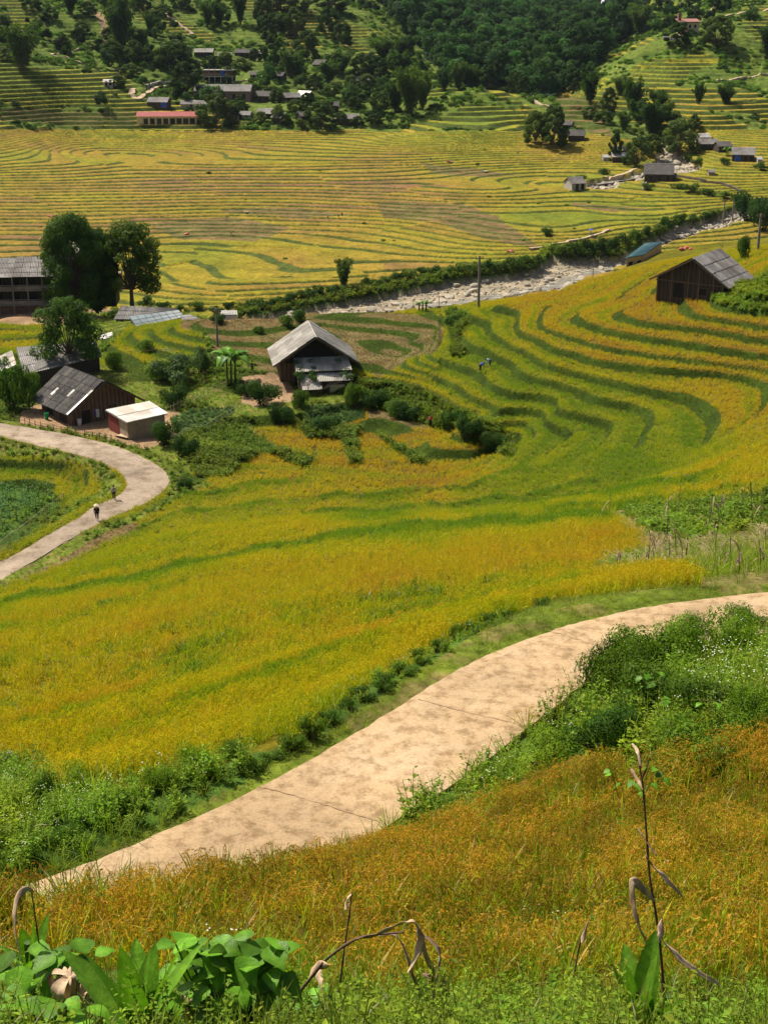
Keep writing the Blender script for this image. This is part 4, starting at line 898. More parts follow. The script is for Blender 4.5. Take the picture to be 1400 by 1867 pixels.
def bamboo(seed, H, Rb, nc, n, size, dark=(.022,.05,.012), light=(.08,.15,.022)):
    r = Rnd(seed); tr = MB(); cr = MB()
    for i in range(nc):
        a = r.u(0, 6.283); d = np.array([math.cos(a), math.sin(a), 0]); h = H * r.u(.6, 1.05); out_ = Rb * r.u(.25, 1.0); t = np.linspace(0, 1, 7)[:, None]
        P_ = d * Rb * .25 * r.u() + d * out_ * t ** 2.4 + np.array([0,0,h]) * (t - .16 * t ** 5)
        tr.tube([tuple(p) for p in P_], [H*.006 * (1 - .8 * q) for q in np.linspace(0, 1, 7)], 4, (.12,.14,.05), cap=False)
        m_ = n // nc; tt = r.u(.12, 1.0, m_) ** .7; ti = tt[:, None]
        c0 = d * Rb * .12 + d * out_ * ti ** 2.4 + np.array([0,0,h]) * (ti - .16 * ti ** 5)
        wd = Rb * (.16 + .22 * np.sin(tt * 3.0)); off = unit(r.r.normal(0, 1, (m_, 3))) * (wd * r.u(.2, 1, m_) ** .6)[:, None]
        cb = (r.u(0, 1, m_) * .5 + r.u() * .5)[:, None]
        cards(cr, c0 + off, unit(off) + np.array([0,0,-.9]) + d * .3, r.r.normal(0, 1, (m_, 3)) + np.array([0,0,.6]), size * r.u(.6, 1.3, m_), size * .3 * r.u(.7, 1.2, m_), np.array(dark) * (1 - cb) + np.array(light) * cb)
    return (cr.mesh('crown', M_LEAF), tr.mesh('culms', M_BARK))
def shrubby(seed, H, Rc, ncl, n, size, dark=(.02,.05,.010), light=(.08,.15,.02)):
    r = Rnd(seed); tr = MB(); cs = []; rs = []
    for i in range(ncl):
        a = r.u(0, 6.283); q = Rc * r.u(0, .75); c = (math.cos(a) * q, math.sin(a) * q, H * r.u(.3, .72)); cs.append(c); rs.append(min(H * .42, Rc * .5) * r.u(.6, 1))
        tr.tube([(c[0]*.2, c[1]*.2, -.3), (c[0]*.6, c[1]*.6, c[2]*.6), c], [.06, .045, .02], 4, (.11,.085,.06), cap=False)
    cr = MB(); crown_cards(cr, r, cs, rs, n, size, dark, light); return (cr.mesh('crown', M_LEAF), tr.mesh('stems', M_BARK))
TT = {}
def tree_at(kind, loc, label, group=None, h=None, w=None, rz=None, name=None):
    (crm, trm, H, W_) = TT[kind]
    e = empty(name or TNAME[kind], loc, label, TCAT[kind], group, random.uniform(0, 6.28) if rz is None else rz)
    sz = (h or H) / H; sw = (w / W_) if w else sz; e.scale = (sw, sw, sz)
    for me, nm in ((crm, 'crown'), (trm, 'trunk' if 'tree' in TNAME[kind] else ('culms' if 'bamboo' in TNAME[kind] else 'stems'))):
        o = bpy.data.objects.new(nm, me); sc.collection.objects.link(o); o.parent = e
    return e
TNAME = {}; TCAT = {}
def reg(kind, mm, H, W_, name, cat): TT[kind] = (*mm, H, W_); TNAME[kind] = name; TCAT[kind] = cat
for i in range(4): reg('far%d' % i, broadleaf(500+i, 12, 5.4, 22, 3200, .52, .04), 12, 10, 'broadleaf_tree', 'tree')
for i in range(3): reg('bam%d' % i, bamboo(520+i, 13, 4.8, 22, 3400, .62), 13, 9.6, 'bamboo_clump', 'bamboo')
for i in range(4): reg('shr%d' % i, shrubby(540+i, 3.2, 2.4, 7, 700, .30), 3.2, 4.8, 'shrub', 'shrub')
for i in range(2): reg('lit%d' % i, broadleaf(550+i, 10, 4.6, 22, 3000, .42, .08, (.04,.07,.018), (.13,.19,.04)), 10, 8.4, 'pale_tree', 'tree')
def px_tree(kind, x, yb, ht, wd, label, group=None, dmin=240, name=None):
    """tree whose foot is seen at pixel (x, yb), ht and wd in pixels"""
    p = hit(x, yb, dmin); k = p.length / F * 1.02
    return tree_at(kind, (p.x, p.y, p.z - .2), label, group, ht * k, wd * k, name=name)
def many(kinds, pts, label, group, dmin=300, name=None):
    for i, (x, yb, ht, wd) in enumerate(pts if 'wooded slope' not in (group or '') else pts[::2] + pts[1::4]): px_tree(kinds[i % len(kinds)], x, yb, ht, wd, label, group, dmin, name)
FK = ['far0','far1','far2','far3']; BK = ['bam0','bam1','bam2']; SK = ['shr0','shr1','shr2','shr3']
# single trees one can point at
px_tree('bam1', 40, 130, 85, 62, 'large dark rounded bamboo clump at the left edge of the hillside', None, 600)
px_tree('bam0', 130, 26, 50, 30, 'dark bamboo clump on the left hill touching the top of the frame', None, 600)
px_tree('bam2', 222, 96, 110, 52, 'tallest dark bamboo clump standing on the left hill above the zigzag path', None, 600)
px_tree('bam1', 258, 104, 52, 34, 'smaller bamboo clump just right of the tallest one on the left hill', None, 600)
px_tree('bam0', 275, 66, 45, 22, 'slim bamboo clump beside the narrow golden terraces on the left hill', None, 600)
px_tree('far1', 343, 172, 54, 56, 'dense dark round tree beside the unfinished two storey house', None, 600)
px_tree('far3', 395, 232, 58, 70, 'dark bushy tree at the right end of the red roofed school', None, 560)
px_tree('far2', 320, 128, 50, 66, 'broad dark tree above the village next to the upper grey roofs', None, 600)
px_tree('bam1', 378, 50, 46, 26, 'left bamboo clump of the row at the top centre left', None, 600)
px_tree('bam2', 400, 48, 44, 24, 'right bamboo clump of the row at the top centre left', None, 600)
px_tree('bam0', 438, 46, 60, 24, 'tall narrow bamboo clump between the terraces at the top', None, 600)
px_tree('far0', 586, 236, 48, 58, 'round tree at the lower edge of the village above the golden fields', None, 560)
px_tree('bam2', 748, 210, 95, 50, 'tall dark bamboo clump at the right end of the village', None, 560)
px_tree('bam0', 770, 200, 75, 36, 'bamboo clump touching the left side of the green terraced knoll', None, 560)
px_tree('bam1', 720, 205, 60, 40, 'bamboo clump just left of the tallest one beside the knoll', None, 560)
px_tree('far2', 975, 262, 58, 44, 'left dark tree of the pair beside the small hut on the valley floor', None, 500)
px_tree('far1', 1005, 266, 68, 56, 'right larger tree of the pair beside the small hut on the valley floor', None, 500)
px_tree('lit0', 1238, 276, 62, 66, 'pale olive tree leaning over the upper stream', None, 500)
px_tree('bam2', 1190, 246, 66, 56, 'dark spreading bamboo at the foot of the right hill above the stream', None, 500)
px_tree('bam0', 1152, 208, 70, 42, 'dark bamboo clump on the lower right hill above the stream', None, 560)
px_tree('bam1', 1076, 190, 62, 36, 'bamboo clump at the left foot of the right hill', None, 560)
px_tree('far3', 1110, 206, 44, 28, 'small dark tree between two bamboo clumps at the foot of the right hill', None, 560)
px_tree('bam0', 1273, 190, 42, 22, 'left small round tree on the right hillside terraces', None, 560)
px_tree('bam2', 1322, 190, 38, 30, 'right small round tree on the right hillside terraces', None, 560)
px_tree('bam1', 1400, 108, 60, 44, 'tall bamboo clump cut by the right edge high on the hill', None, 560)
px_tree('far0', 1236, 84, 40, 50, 'dark tree just left of the yellow house on the hill top', None, 600)
px_tree('far2', 1305, 86, 52, 56, 'dark tree just right of the yellow house on the hill top', None, 600)
px_tree('bam2', 1165, 60, 55, 44, 'dark tree on the ridge left of the hill top house', None, 600)
px_tree('lit1', 1160, 304, 54, 46, 'feathery tree beside the pale tin roofs near the stream', None, 480)
px_tree('far1', 1120, 290, 46, 24, 'thin tree left of the pale tin roofs near the stream', None, 480)
px_tree('far3', 1186, 282, 36, 40, 'dark tree beside the dark roofed house by the stream', None, 480)
px_tree('bam1', 626, 524, 60, 34, 'lone dark columnar bamboo on the far bank of the river', None, 300)
many(FK + ['lit0', 'lit1'], [(a, b, h_ * .74, w_ * .78) for a, b, h_, w_ in [(305,112,36,34),(420,148,34,36),(352,128,26,40),(385,128,34,40),(440,128,30,40),(410,118,30,36),(465,112,30,30),(345,212,22,26),(420,218,36,40),(440,206,30,36),(475,224,28,34),(508,222,36,34),(465,176,30,30),(505,186,34,34),(540,206,34,36),(560,196,34,30),
     (520,228,26,30),(548,234,24,28),(620,226,28,36),(650,230,24,34),(680,226,34,40),(640,196,40,40),(600,206,30,30),(610,178,36,44),(575,166,40,40),(660,186,46,46),(690,206,50,44),(700,180,50,40),(640,166,36,36),(668,160,34,40)]],
     'village tree crowding among the houses on the far slope', 'trees among the village houses', 560, None)
many(FK + BK, [(490,74,44,34),(515,62,40,36),(540,70,50,40),(575,48,50,40),(600,64,46,36),(625,86,40,40),(560,110,50,46),(590,132,50,50),(620,136,46,50),(500,130,60,42),(530,140,50,50),(560,150,46,46),(600,150,40,40),(660,140,40,40),(690,150,44,40),(650,60,30,60),(600,20,30,60),(480,40,44,36),(500,20,40,40),
     (640,30,30,40),(540,24,34,50),(700,112,44,50),(730,140,50,44),(760,160,46,44),(740,110,46,50)],
     'dark tree in the wooded strip climbing behind the village', 'trees on the wooded slope behind the village', 560)
many(BK + FK, [(810,165,42,30),(835,160,50,34),(862,160,46,34),(890,165,44,36),(905,150,40,30),(938,168,38,30),(955,186,36,26)],
     'bamboo rising behind the top of the green terraced knoll', 'bamboo behind the green knoll', 690)
many(BK + FK, [(1000,160,40,40),(1030,150,44,40),(1060,120,44,44),(1045,165,40,36),(1090,100,40,44),(1110,80,44,40),(1140,40,40,44),(1070,150,36,30),(1130,175,36,34),(1160,220,44,40),(1210,262,36,34),(1265,240,30,24),(1100,225,24,36),(1075,214,20,30),(1225,235,34,34),(1135,238,36,30),(1200,200,40,34)],
     'tree on the lower slope at the mouth of the gorge', 'trees at the mouth of the gorge', 560)
many(FK, [(200,80,28,30),(180,92,20,26),(205,110,34,36),(245,118,40,40),(60,20,34,40),(95,40,24,30),(150,60,20,26),(0,60,30,34),(15,110,20,30),(108,86,16,24),(240,140,22,34),(215,160,20,30),(270,120,30,30),(330,20,30,34),(300,30,20,30),(160,30,24,30),(260,20,40,36)],
     'low dark tree scattered over the left hillside', 'trees scattered over the left hill', 600)
many(SK, [(455+14*i + random.uniform(-5,5), 566 - 13 * i * .20 + random.uniform(-3,3), random.uniform(14,24), random.uniform(22,34)) for i in range(20)], 'leafy green shrub on the grassy far bank of the river', 'shrubs on the far bank of the river', 300)
many(SK, [(730,512,20,30),(745,510,22,34),(770,507,22,36),(795,505,24,36),(820,502,24,34),(842,500,24,36),(865,500,26,32),(890,498,28,36),(915,496,26,36),(938,494,30,38),(962,492,30,38),(980,484,22,30),(1030,466,28,36),(1050,468,34,36),(1072,468,36,36),(1095,466,36,38),(1118,462,38,38),(1140,452,32,34),(1158,446,30,30),(1178,438,24,30),
     (1200,428,24,30),(1215,420,26,34),(1240,414,22,30),(1262,408,18,26),(1285,402,16,24),(1300,394,14,24)], 'dark green shrub hanging over the cut bank of the river', 'shrubs over the cut river bank', 300)
many(SK, [(-10,566,20,30),(30,562,20,28),(300,566,20,34),(330,572,20,30),(360,566,22,34),(395,574,18,28),(420,566,20,30),(270,560,24,36),(240,575,22,34),(210,580,22,30)], 'dark shrub in the hollow behind the sheds', 'shrubs in the hollow behind the sheds', 240)
many(SK, [(1240,345,14,40),(1260,350,16,30),(1290,356,14,34),(1320,362,14,34),(1345,368,16,30),(1180,345,14,24),(1140,300,18,20),(1100,318,12,24),(1060,326,10,24),(1270,300,16,24),(1320,300,14,24),(1385,310,14,30),(1255,292,18,22),(1390,400,30,40)], 'small dark shrub along the field edges near the upper stream', 'shrubs along the upper stream', 440)

# far scrub and forest
BUSH = bpy.data.collections.new('bush')
for i in range(4):
    mbb = MB(); r = Rnd(600+i); crown_cards(mbb, r, [(0,0,.5),(.6,.2,.4),(-.5,.3,.45),(.1,-.6,.4)], [.7,.6,.55,.6], 120, .30, (.7,.7,0), (.0,.35,0)); 
    mbb.c = [np.c_[np.zeros(len(c)), .25 + .4 * (c[:,0] / .7), np.zeros(len(c))] for c in mbb.c]
    BUSH.objects.link(bpy.data.objects.new('bush_%02d' % i, mbb.mesh('bush', M_INST)))
CROWN = bpy.data.collections.new('forest_crown')
for i in range(5):
    mbb = MB(); r = Rnd(620+i)
    if i < 3:
        cs = [(r.u(-2.5,2.5), r.u(-2.5,2.5), r.u(3, 9.5)) for _ in range(9)]; crown_cards(mbb, r, cs, [2.2]*9, 700, .75, (.7,.7,0), (.0,.35,0))
    else:
        cs = [(r.u(-1.6,1.6), r.u(-1.6,1.6), r.u(3, 13)) for _ in range(10)]; crown_cards(mbb, r, cs, [1.7]*10, 700, .8, (.7,.7,0), (.0,.35,0), .3, .8)
    mbb.c = [np.c_[np.zeros(len(c)), .25 + .45 * (c[:,0] / .7), np.zeros(len(c))] for c in mbb.c]
    CROWN.objects.link(bpy.data.objects.new('forest_crown_%02d' % i, mbb.mesh('forest_crown', M_INST)))
def farcover(name, coll, nv, y0, y1, dens, covs, s0, sv, col, label, cond=None, seed=0):
    L = sample(y0, y1, dens, .31); m = np.isin(L['cov'], covs)
    if cond is not None: m &= cond(L)
    d = take(L, m, -.1); n = len(d['x']); s = s0 * rng.uniform(1 - sv, 1 + sv, n)
    c = np.asarray(col) * (1 + .7 * cl(d, 45, 700 + seed))[:, None] * rng.uniform(.5, 1.7, (n, 1))
    scatter(name, (coll, nv), d['P'], s, jit(np.clip(c, 0, 1), .15), jit(np.clip(c, 0, 1), .1), label, .08)
farcover('hill_scrub', BUSH, 4, 600, 1000, .11, [T_SCRUB], 1.15, .55, (.075,.14,.018), 'low scrub covering the far slopes', lambda L: (L['py'] < 245) & (vnoise(L['x'] / 14, L['y'] / 14, 71) > .42), 1)
farcover('far_terrace_bushes', BUSH, 4, 330, 1000, .006, [T_RICE, T_STUB], .6, .5, (.08,.15,.02), 'odd bushes on the terrace edges of the valley', lambda L: (vnoise(L['x'] / 30, L['y'] / 10, 72) > .72), 2)
farcover('gorge_forest', CROWN, 5, 740, 1700, .035, [T_FOREST], 1.15, .45, (.038,.085,.026), 'dense forest filling the dark gorge', lambda L: ~((abs(L['px'] - 1102) < 20) & (L['py'] < 62)), 3)
farcover('slope_wood', CROWN, 5, 640, 1700, .0045, [T_SCRUB], .65, .4, (.035,.075,.018), 'scattered wood on the steep slopes', lambda L: ((L['py'] < 225) & (vnoise(L['x'] / 40, L['y'] / 40, 73) > .55) | (L['y'] > 900)) & ~((abs(L['px'] - 1102) < 20) & (L['py'] < 62)), 4)
cover('river_bank_grass', WEED_F, 325, 480, 1.2, [T_HEDGE, T_SCRUB], 2.2, GC, 'tall grass on the far bank of the river', lambda L: (L['py'] > 380) & (L['y'] > 325), 8, 20, .31)

# ------------------------------------------------------------------ houses
def Z3(x, y, z): return (x, y, z)
def corr(mb, a, b, c, d, t=.05, n=0, amp=.035, sheets=3, sl=None, seed=0, over=.03):
    """a roof plane: rows of overlapping wavy sheets. a-b is the upper edge, d-c the lower one"""
    a, b, c, d = [np.array(p, float) for p in (a, b, c, d)]; r = Rnd(seed)
    L = np.linalg.norm(b - a); k = n or max(8, int(L / .11)); nrm = np.cross(b - a, d - a); nrm /= np.linalg.norm(nrm)
    if nrm[2] < 0: nrm = -nrm
    cuts = np.linspace(0, 1, sheets + 1); cols = max(1, int(L / 1.1))
    for s in range(sheets):
        v0, v1 = cuts[s], min(1, cuts[s+1] + .02)
        for q in range(cols):
            u = np.linspace(q / cols, (q + 1) / cols + .004, max(3, k // cols + 1)); w_ = np.sin(np.arange(len(u)) * math.pi) ; alt = np.where(np.arange(len(u)) % 2 == 0, amp, -amp)
            br = r.u(.68, 1.16); up = over * (sheets - s) + r.u(0, .012) + (q % 2) * .004
            V = []
            for v, dz in ((v0, 0.0), (v1, .02)):
                for ui, al in zip(u, alt):
                    p = (a * (1 - ui) + b * ui) * (1 - v) + (d * (1 - ui) + c * ui) * v; V.append(p + nrm * (al + up + dz))
            m_ = len(u); V2 = [p - nrm * .02 for p in V]
            mb.add(V + V2, [(i, i+1, i+1+m_, i+m_) for i in range(m_-1)] + [(i+2*m_, i+3*m_, i+1+3*m_, i+1+2*m_) for i in range(m_-1)] + [(m_+i, m_+i+1, 3*m_+i+1, 3*m_+i) for i in range(m_-1)], (br, br, br))
def vc_mul(m):
    nt = m.node_tree; b = nt.nodes['Principled BSDF']; l = b.inputs['Base Color'].links[0].from_socket
    a = nd(nt, 'ShaderNodeAttribute', attribute_name='col'); nt.links.new(mixcol(nt, 1.0, l, a.outputs[0], 'MULTIPLY'), b.inputs['Base Color'])
for m in (M_ROOFL, M_ROOFD, M_ROOFM, M_TIN, M_BLUE, M_TEAL, M_REDROOF): vc_mul(m)
def gable_house(name, loc, rz, L, w1, w2, hw, hr, label, cat='house', roof=M_ROOFM, wall=M_WOOD, ov=.6, ovg=.5, group=None, openings=(), posts=0, ridge=True, sheets=3, wavy=True, gablecol=None):
    """ridge along local y from 0 (front gable) back to L; eaves at x = -w1 and +w2; openings: (side, pos, z0, width, height, kind)"""
    e = empty(name, loc, label, cat, group, rz)
    zl = hr * 1.0; apex = hw + hr
    f1 = hw + hr * ov / w1 * 0; mb = MB(); sink = 1.2
    def top(x): return apex - hr * (abs(x) / (w1 if x < 0 else w2))
    i1, i2 = -(w1 - ov), (w2 - ov)
    mb.prism([(i1, -sink), (i2, -sink), (i2, top(i2) - .12), (0, apex - .12), (i1, top(i1) - .12)], ovg, L - ovg, 'y')
    mb.obj('wall', wall, e)
    rb = MB()
    for sx, wv in ((-1, w1), (1, w2)):
        lo = apex - hr
        A, B, C_, D_ = (0, 0, apex), (0, L, apex), (sx*wv, L, lo), (sx*wv, 0, lo)
        if wavy: corr(rb, A, B, C_, D_, sheets=sheets, seed=int(abs(loc[0]) * 10) + sx)
        rb.slab(tuple(np.array(A) - [0,0,.02]), tuple(np.array(B) - [0,0,.02]), tuple(np.array(C_) - [0,0,.02]), tuple(np.array(D_) - [0,0,.02]), .05, (.6,.6,.6))
    ro = rb.obj('roof', roof, e)
    if ridge:
        rg = MB(); rg.prism([(-.28, apex - .10), (0, apex + .10), (.28, apex - .10), (0, apex - .02)], -.03, L + .03, 'y', (1.15,1.15,1.15)); rg.obj('ridge_cap', roof, ro)
        vb = MB()
        for sx, wv in ((-1, w1), (1, w2)):
            for yy in (.04, L - .04): vb.tube([(0, yy, apex - .1), (sx * wv, yy, apex - hr - .1)], .06, 4, (.3,.25,.2))
        vb.obj('barge_board', M_BEAM, ro)
    for q, (side, pos, z0, ow, oh, kind) in enumerate(openings):
        ob = MB(); d_ = .06
        if side == 'front': c = (pos, ovg - .015, z0 + oh/2); dim = (ow, d_, oh); fr = lambda s_: (ow + s_, d_ * .7, oh + s_)
        elif side == 'back': c = (pos, L - ovg + .015, z0 + oh/2); dim = (ow, d_, oh); fr = lambda s_: (ow + s_, d_ * .7, oh + s_)
        elif side == 'left': c = (i1 - .015, pos, z0 + oh/2); dim = (d_, ow, oh); fr = lambda s_: (d_ * .7, ow + s_, oh + s_)
        else: c = (i2 + .015, pos, z0 + oh/2); dim = (d_, ow, oh); fr = lambda s_: (d_ * .7, ow + s_, oh + s_)
        ob.box(c, dim); oo = ob.obj({'door': 'door', 'window': 'window', 'open': 'opening', 'blue': 'blue_sheet'}[kind], M_BLUEWALL if kind == 'blue' else (M_DARK if kind != 'window' else M_GLASS), e)
        fb = MB(); fb.box(c, fr(.16)); fb.obj('frame', M_BEAM, oo)
    if posts:
        for k in range(posts):
            for sx, wv in ((-1, w1), (1, w2)):
                yy = .3 + (L - .6) * k / max(1, posts - 1); pb = MB(); pb.tube([(sx * (wv - .2), yy, -.6), (sx * (wv - .2), yy, apex - hr * (wv - .2) / wv - .1)], .07, 5); pb.obj('post', M_BEAM, e)
    return e
def grd(px, py, dmin=60, dz=0.0):
    p = hit(px, py, dmin); return Vector((p.x, p.y, p.z + dz))
def at_z(px, py, z): x, y = wz(px, py, z); return Vector((x, y, z))

# the middle house: pale gabled roof, lean-to roofs in front
p = grd(577, 716, 140); p.z = float(zat(p.x, p.y)) + .1
MH = p
h = gable_house('stilt_house', (p.x, p.y + 2.2, p.z), R(9), 9.6, 5.6, 5.6, 3.0, 3.6, 'pale roofed wooden house with gable darkened as eave shade above the curved terraces', roof=M_ROOFL, wall=M_WOOD, ov=1.0, ovg=1.5,
    openings=[('front', -2.2, 0, 1.1, 1.9, 'door'), ('left', 3.4, .2, 1.6, 1.7, 'open')], sheets=5)
mb = MB(); mb.prism([(-3.9, 3.05), (3.9, 3.05), (0, 5.95)], 1.30, 1.47, 'y'); mb.obj('gable_shade', M_DARK, h)  # near-black sheet over the front gable, eave shade put into its colour
mb = MB(); mb.box((-3.6, 2.0, .7), (2.2, .12, 3.4)); mb.obj('mud_panel', M_MUD, h)
lean = MB(); corr(lean, (-2.9, 1.45, 3.7), (4.1, 1.45, 3.7), (4.3, -1.6, 2.55), (-2.9, -1.6, 2.55), sheets=2, seed=3, amp=.05)
corr(lean, (-.3, -1.35, 2.25), (4.2, -1.35, 2.25), (4.3, -3.0, 1.55), (-.3, -3.0, 1.55), sheets=1, seed=4, amp=.05)
corr(lean, (-2.6, -1.3, 2.1), (.2, -1.3, 2.1), (.2, -3.9, .75), (-2.3, -3.9, .75), sheets=1, seed=5, amp=.05)
lr = lean.obj('lean_to_roof', M_ROOFL, h)
lw = MB(); lw.box((.8, .2, .7), (6.2, 3.0, 3.6)); lw.box((2.3, -2.0, .15), (2.9, 1.4, 2.3)); lw.obj('lean_to_wall', M_WOODD, h)
wv = MB(); wv.box((2.3, -2.73, .35), (1.9, .05, 1.3)); wv.obj('woven_door', M_BAMB, h)
for x in (-2.4, .1, 4.0):
    q = MB(); q.tube([(x, -3.2 if x < 3 else -2.8, -1.2), (x, -3.2 if x < 3 else -2.8, 1.6 if x > 0 else 1.0)], .08, 6); q.obj('post', M_BEAM, h)
vb_ = MB(); r = Rnd(31); tb = MB()
for k in range(16):
    a0 = np.array([-2.2 + r.u(-.6, 1.8) if k < 11 else r.u(2.2, 4.4), -2.9 + r.u(0, 3.6), 1.5 + r.u(0, 1.6)]); a0[2] = (1.2 + (a0[1] + 3.9) * .46) + .15
    crown_cards(vb_, r, [a0], [r.u(.3, .6)], 130, .13, (.04,.09,.014), (.14,.23,.05)); tb.tube([(-2.6, -3.9, -.5), (a0[0] * .5 - 1.3, -3.9 + r.u(0, .4), .9), tuple(a0)], .02, 4)
ve = empty('climbing_vine', tuple(h.location), 'leafy vine climbing over the lean-to roof of the middle house', 'vine', None, h.rotation_euler[2]); vb_.obj('leaves', M_LEAF, ve); tb.obj('stems', M_BARK, ve)
# left house: dark mossy roof
p = grd(186, 771, 130)
h = gable_house('farmhouse', (p.x + .5, p.y + .6, p.z - .1), R(40), 9.4, 5.0, 5.4, 1.7, 3.3, 'weathered farmhouse with dark mossy roof beside the bend of the road', roof=M_ROOFD, wall=M_WOOD, ov=.9, ovg=.9,
    openings=[('front', -2.2, 0, 1.2, 1.7, 'door'), ('front', 1.4, 1.0, 1.1, .8, 'window'), ('left', 3.0, 0, 2.0, 1.5, 'open'), ('left', 6.4, 0, 1.6, 1.5, 'open')], sheets=5)
mb = MB(); r = Rnd(5)
for k in range(2): 
    v = r.u(.25, .6); y_ = r.u(1.5, 7.5); mb.slab((-5.0*v, y_, 5.0-3.3*v+.13), (-5.0*v, y_+.45, 5.0-3.3*v+.13), (-5.0*(v+.2), y_+.45, 5.0-3.3*(v+.2)+.13), (-5.0*(v+.2), y_, 5.0-3.3*(v+.2)+.13), .02)
mb.slab((-1.5, .05, 5.0-3.3*.3+.16), (-1.5, .42, 5.0-3.3*.3+.16), (-5.0, .42, 1.86), (-5.0, .05, 1.86), .02)
mb.obj('new_roof_sheet', M_TIN, h)
# lean-to with bright tin roof
zb = p.z
A, B, C_, D_ = at_z(192, 748, zb + 2.35), at_z(272, 732, zb + 2.75), at_z(306, 754, zb + 2.55), at_z(231, 771, zb + 2.1)
e = empty('tin_shed', (D_.x, D_.y, zb), 'small shed with bright tin roof and dark red end wall beside the road', 'shed'); o_ = Vector((D_.x, D_.y, zb))
mb = MB(); corr(mb, A - o_, B - o_, C_ - o_, D_ - o_, sheets=2, seed=8, amp=.04); mb.slab(A - o_ - Vector((0,0,.04)), B - o_ - Vector((0,0,.04)), C_ - o_ - Vector((0,0,.04)), D_ - o_ - Vector((0,0,.04)), .04, (.7,.7,.7)); mb.obj('roof', M_TIN, e)
c4 = [(A+B+C_+D_)/4*.10 + q * .90 for q in (A, B, C_, D_)]
mb = MB(); mb.add([tuple(q - o_ - Vector((0,0,.1))) for q in c4] + [(q.x - o_.x, q.y - o_.y, -1.0) for q in c4], [(0,1,5,4),(1,2,6,5),(2,3,7,6),(3,0,4,7)]); mb.obj('wall', M_MUD, e)
a_, b_ = c4[0] - o_, (c4[3] - o_).lerp(c4[0] - o_, .45); n_ = Vector(((b_-a_).y, -(b_-a_).x, 0)).normalized() * .04
if n_.x > 0: n_ = -n_
mb = MB(); mb.add([tuple(a_ + n_ - Vector((0,0,.15))), tuple(b_ + n_ - Vector((0,0,.15))), (b_.x + n_.x, b_.y + n_.y, .1), (a_.x + n_.x, a_.y + n_.y, .1)], [(0,1,2,3)]); mb.obj('end_panel', M_REDB, e)
mb = MB(); mb.box(tuple((b_ * .3 + (c4[2]-o_) * .7) * 1.0 + Vector((0, -.03, -1.2))), (.9, .06, 1.5), 0.2); mb.obj('door', M_DARK, e)
# right house
p = grd(1256, 549, 150)
h = gable_house('barn', (p.x, p.y, p.z - .1), R(-35), 9.0, 5.9, 5.2, 2.3, 3.3, 'brown plank barn with grey gable roof on the terrace spur at right', roof=M_ROOFM, wall=M_WOODD, ov=.9, ovg=.7,
    openings=[('front', -1.9, .2, 1.5, 2.0, 'door'), ('front', 1.4, .9, 1.2, .9, 'open'), ('right', 4.0, .6, 1.4, 1.0, 'open')], sheets=4)
for x in (-4.9, -2.9, -.6, .9, 2.9, 4.2):
    q = MB(); q.box((x, .62, 1.0 if abs(x) > 3 else 1.6), (.16, .12, 3.4 if abs(x) > 3 else 5.0)); q.obj('post', M_BEAM, h)
q = MB(); q.box((-.4, .60, 2.35), (9.4, .14, .14)); q.obj('cross_beam', M_BEAM, h)
q = MB(); q.slab((1.6, 3.2, 4.72), (1.6, 4.0, 4.72), (2.6, 4.0, 4.08), (2.6, 3.2, 4.08), .02); q.obj('roof_patch', M_TIN, h)

# big two storey house at left
p = at_z(60, 572, -49.0); e = empty('veranda_house', (p.x, p.y, p.z), 'large two storey wooden house with verandas behind the big trees at left', 'house', None, R(4)); s_ = p.y / F * 1.03
W_ = 17.0; x0 = -12.8; x1 = x0 + W_ + .4
mb = MB(); mb.box(((x0+x1)/2, 4.6, 2.4), (x1-x0-1, 6.2, 8.4)); mb.obj('wall', M_WOODD, e)
mb = MB(); mb.box(((x0+x1)/2, 1.3, .1), (x1-x0-.6, .5, 2.4)); mb.box((2.6, .6, .2), (2.2, .5, 2.6)); mb.obj('brick_base', M_BRICK, e)
for z in (1.6, 4.0):
    mb = MB(); mb.box(((x0+x1)/2, .7, z), (x1-x0, 2.6, .22)); mb.obj('veranda_floor', M_VER, e)
    mb = MB(); mb.box(((x0+x1)/2, -.5, z + .85), (x1-x0, .08, .09)); mb.box(((x0+x1)/2, -.5, z + .42), (x1-x0, .05, .5), col=(.5,.5,.5)); mb.obj('railing', M_VER, e)
for k in range(8):
    x = x0 + .3 + (W_) * k / 7; q = MB(); q.box((x, -.45, 2.6), (.2, .2, 7.4)); q.obj('column', M_VER, e)
for z in (1.75, 4.15):
    for k in range(6):
        x = x0 + 1.6 + (W_ - 3) * k / 5; q = MB(); q.box((x, 1.47, z + .95), (1.3, .08, 1.6 if k % 2 else 1.1)); q.obj('window', M_GLASS, e)
mb = MB(); corr(mb, (x0-.4, 3.6, 8.6), (x1-7.2, 3.6, 8.6), (x1-7.2, -1.3, 6.3), (x0-.4, -1.3, 6.3), sheets=4, seed=11); corr(mb, (x1-7.1, 3.6, 8.75), (x1+.5, 3.6, 8.75), (x1+.9, -1.3, 6.35), (x1-7.1, -1.3, 6.35), sheets=4, seed=12)
corr(mb, (x0, 3.7, 8.6), (x1, 3.7, 8.6), (x1, 8.6, 6.4), (x0, 8.6, 6.4), sheets=2, seed=13); mb.obj('roof', M_ROOFM, e)
gable_house('rear_wing', (p.x + 1.0, p.y + 9, p.z + 1), R(-86), 12, 3.6, 3.6, 6.6, 1.5, 'grey roofed wing rising behind the large veranda house at left', 'house', roof=M_ROOFL, wall=M_WOODD, ridge=True)
gable_house('bright_roofed_hut', (p.x + 1.2, p.y + 13.0, p.z + 3.5), R(-80), 5, 2, 2, 5.2, 1.2, 'small hut with white tin roof behind the veranda house', 'hut', roof=M_TIN, wall=M_WWALL, ridge=False)
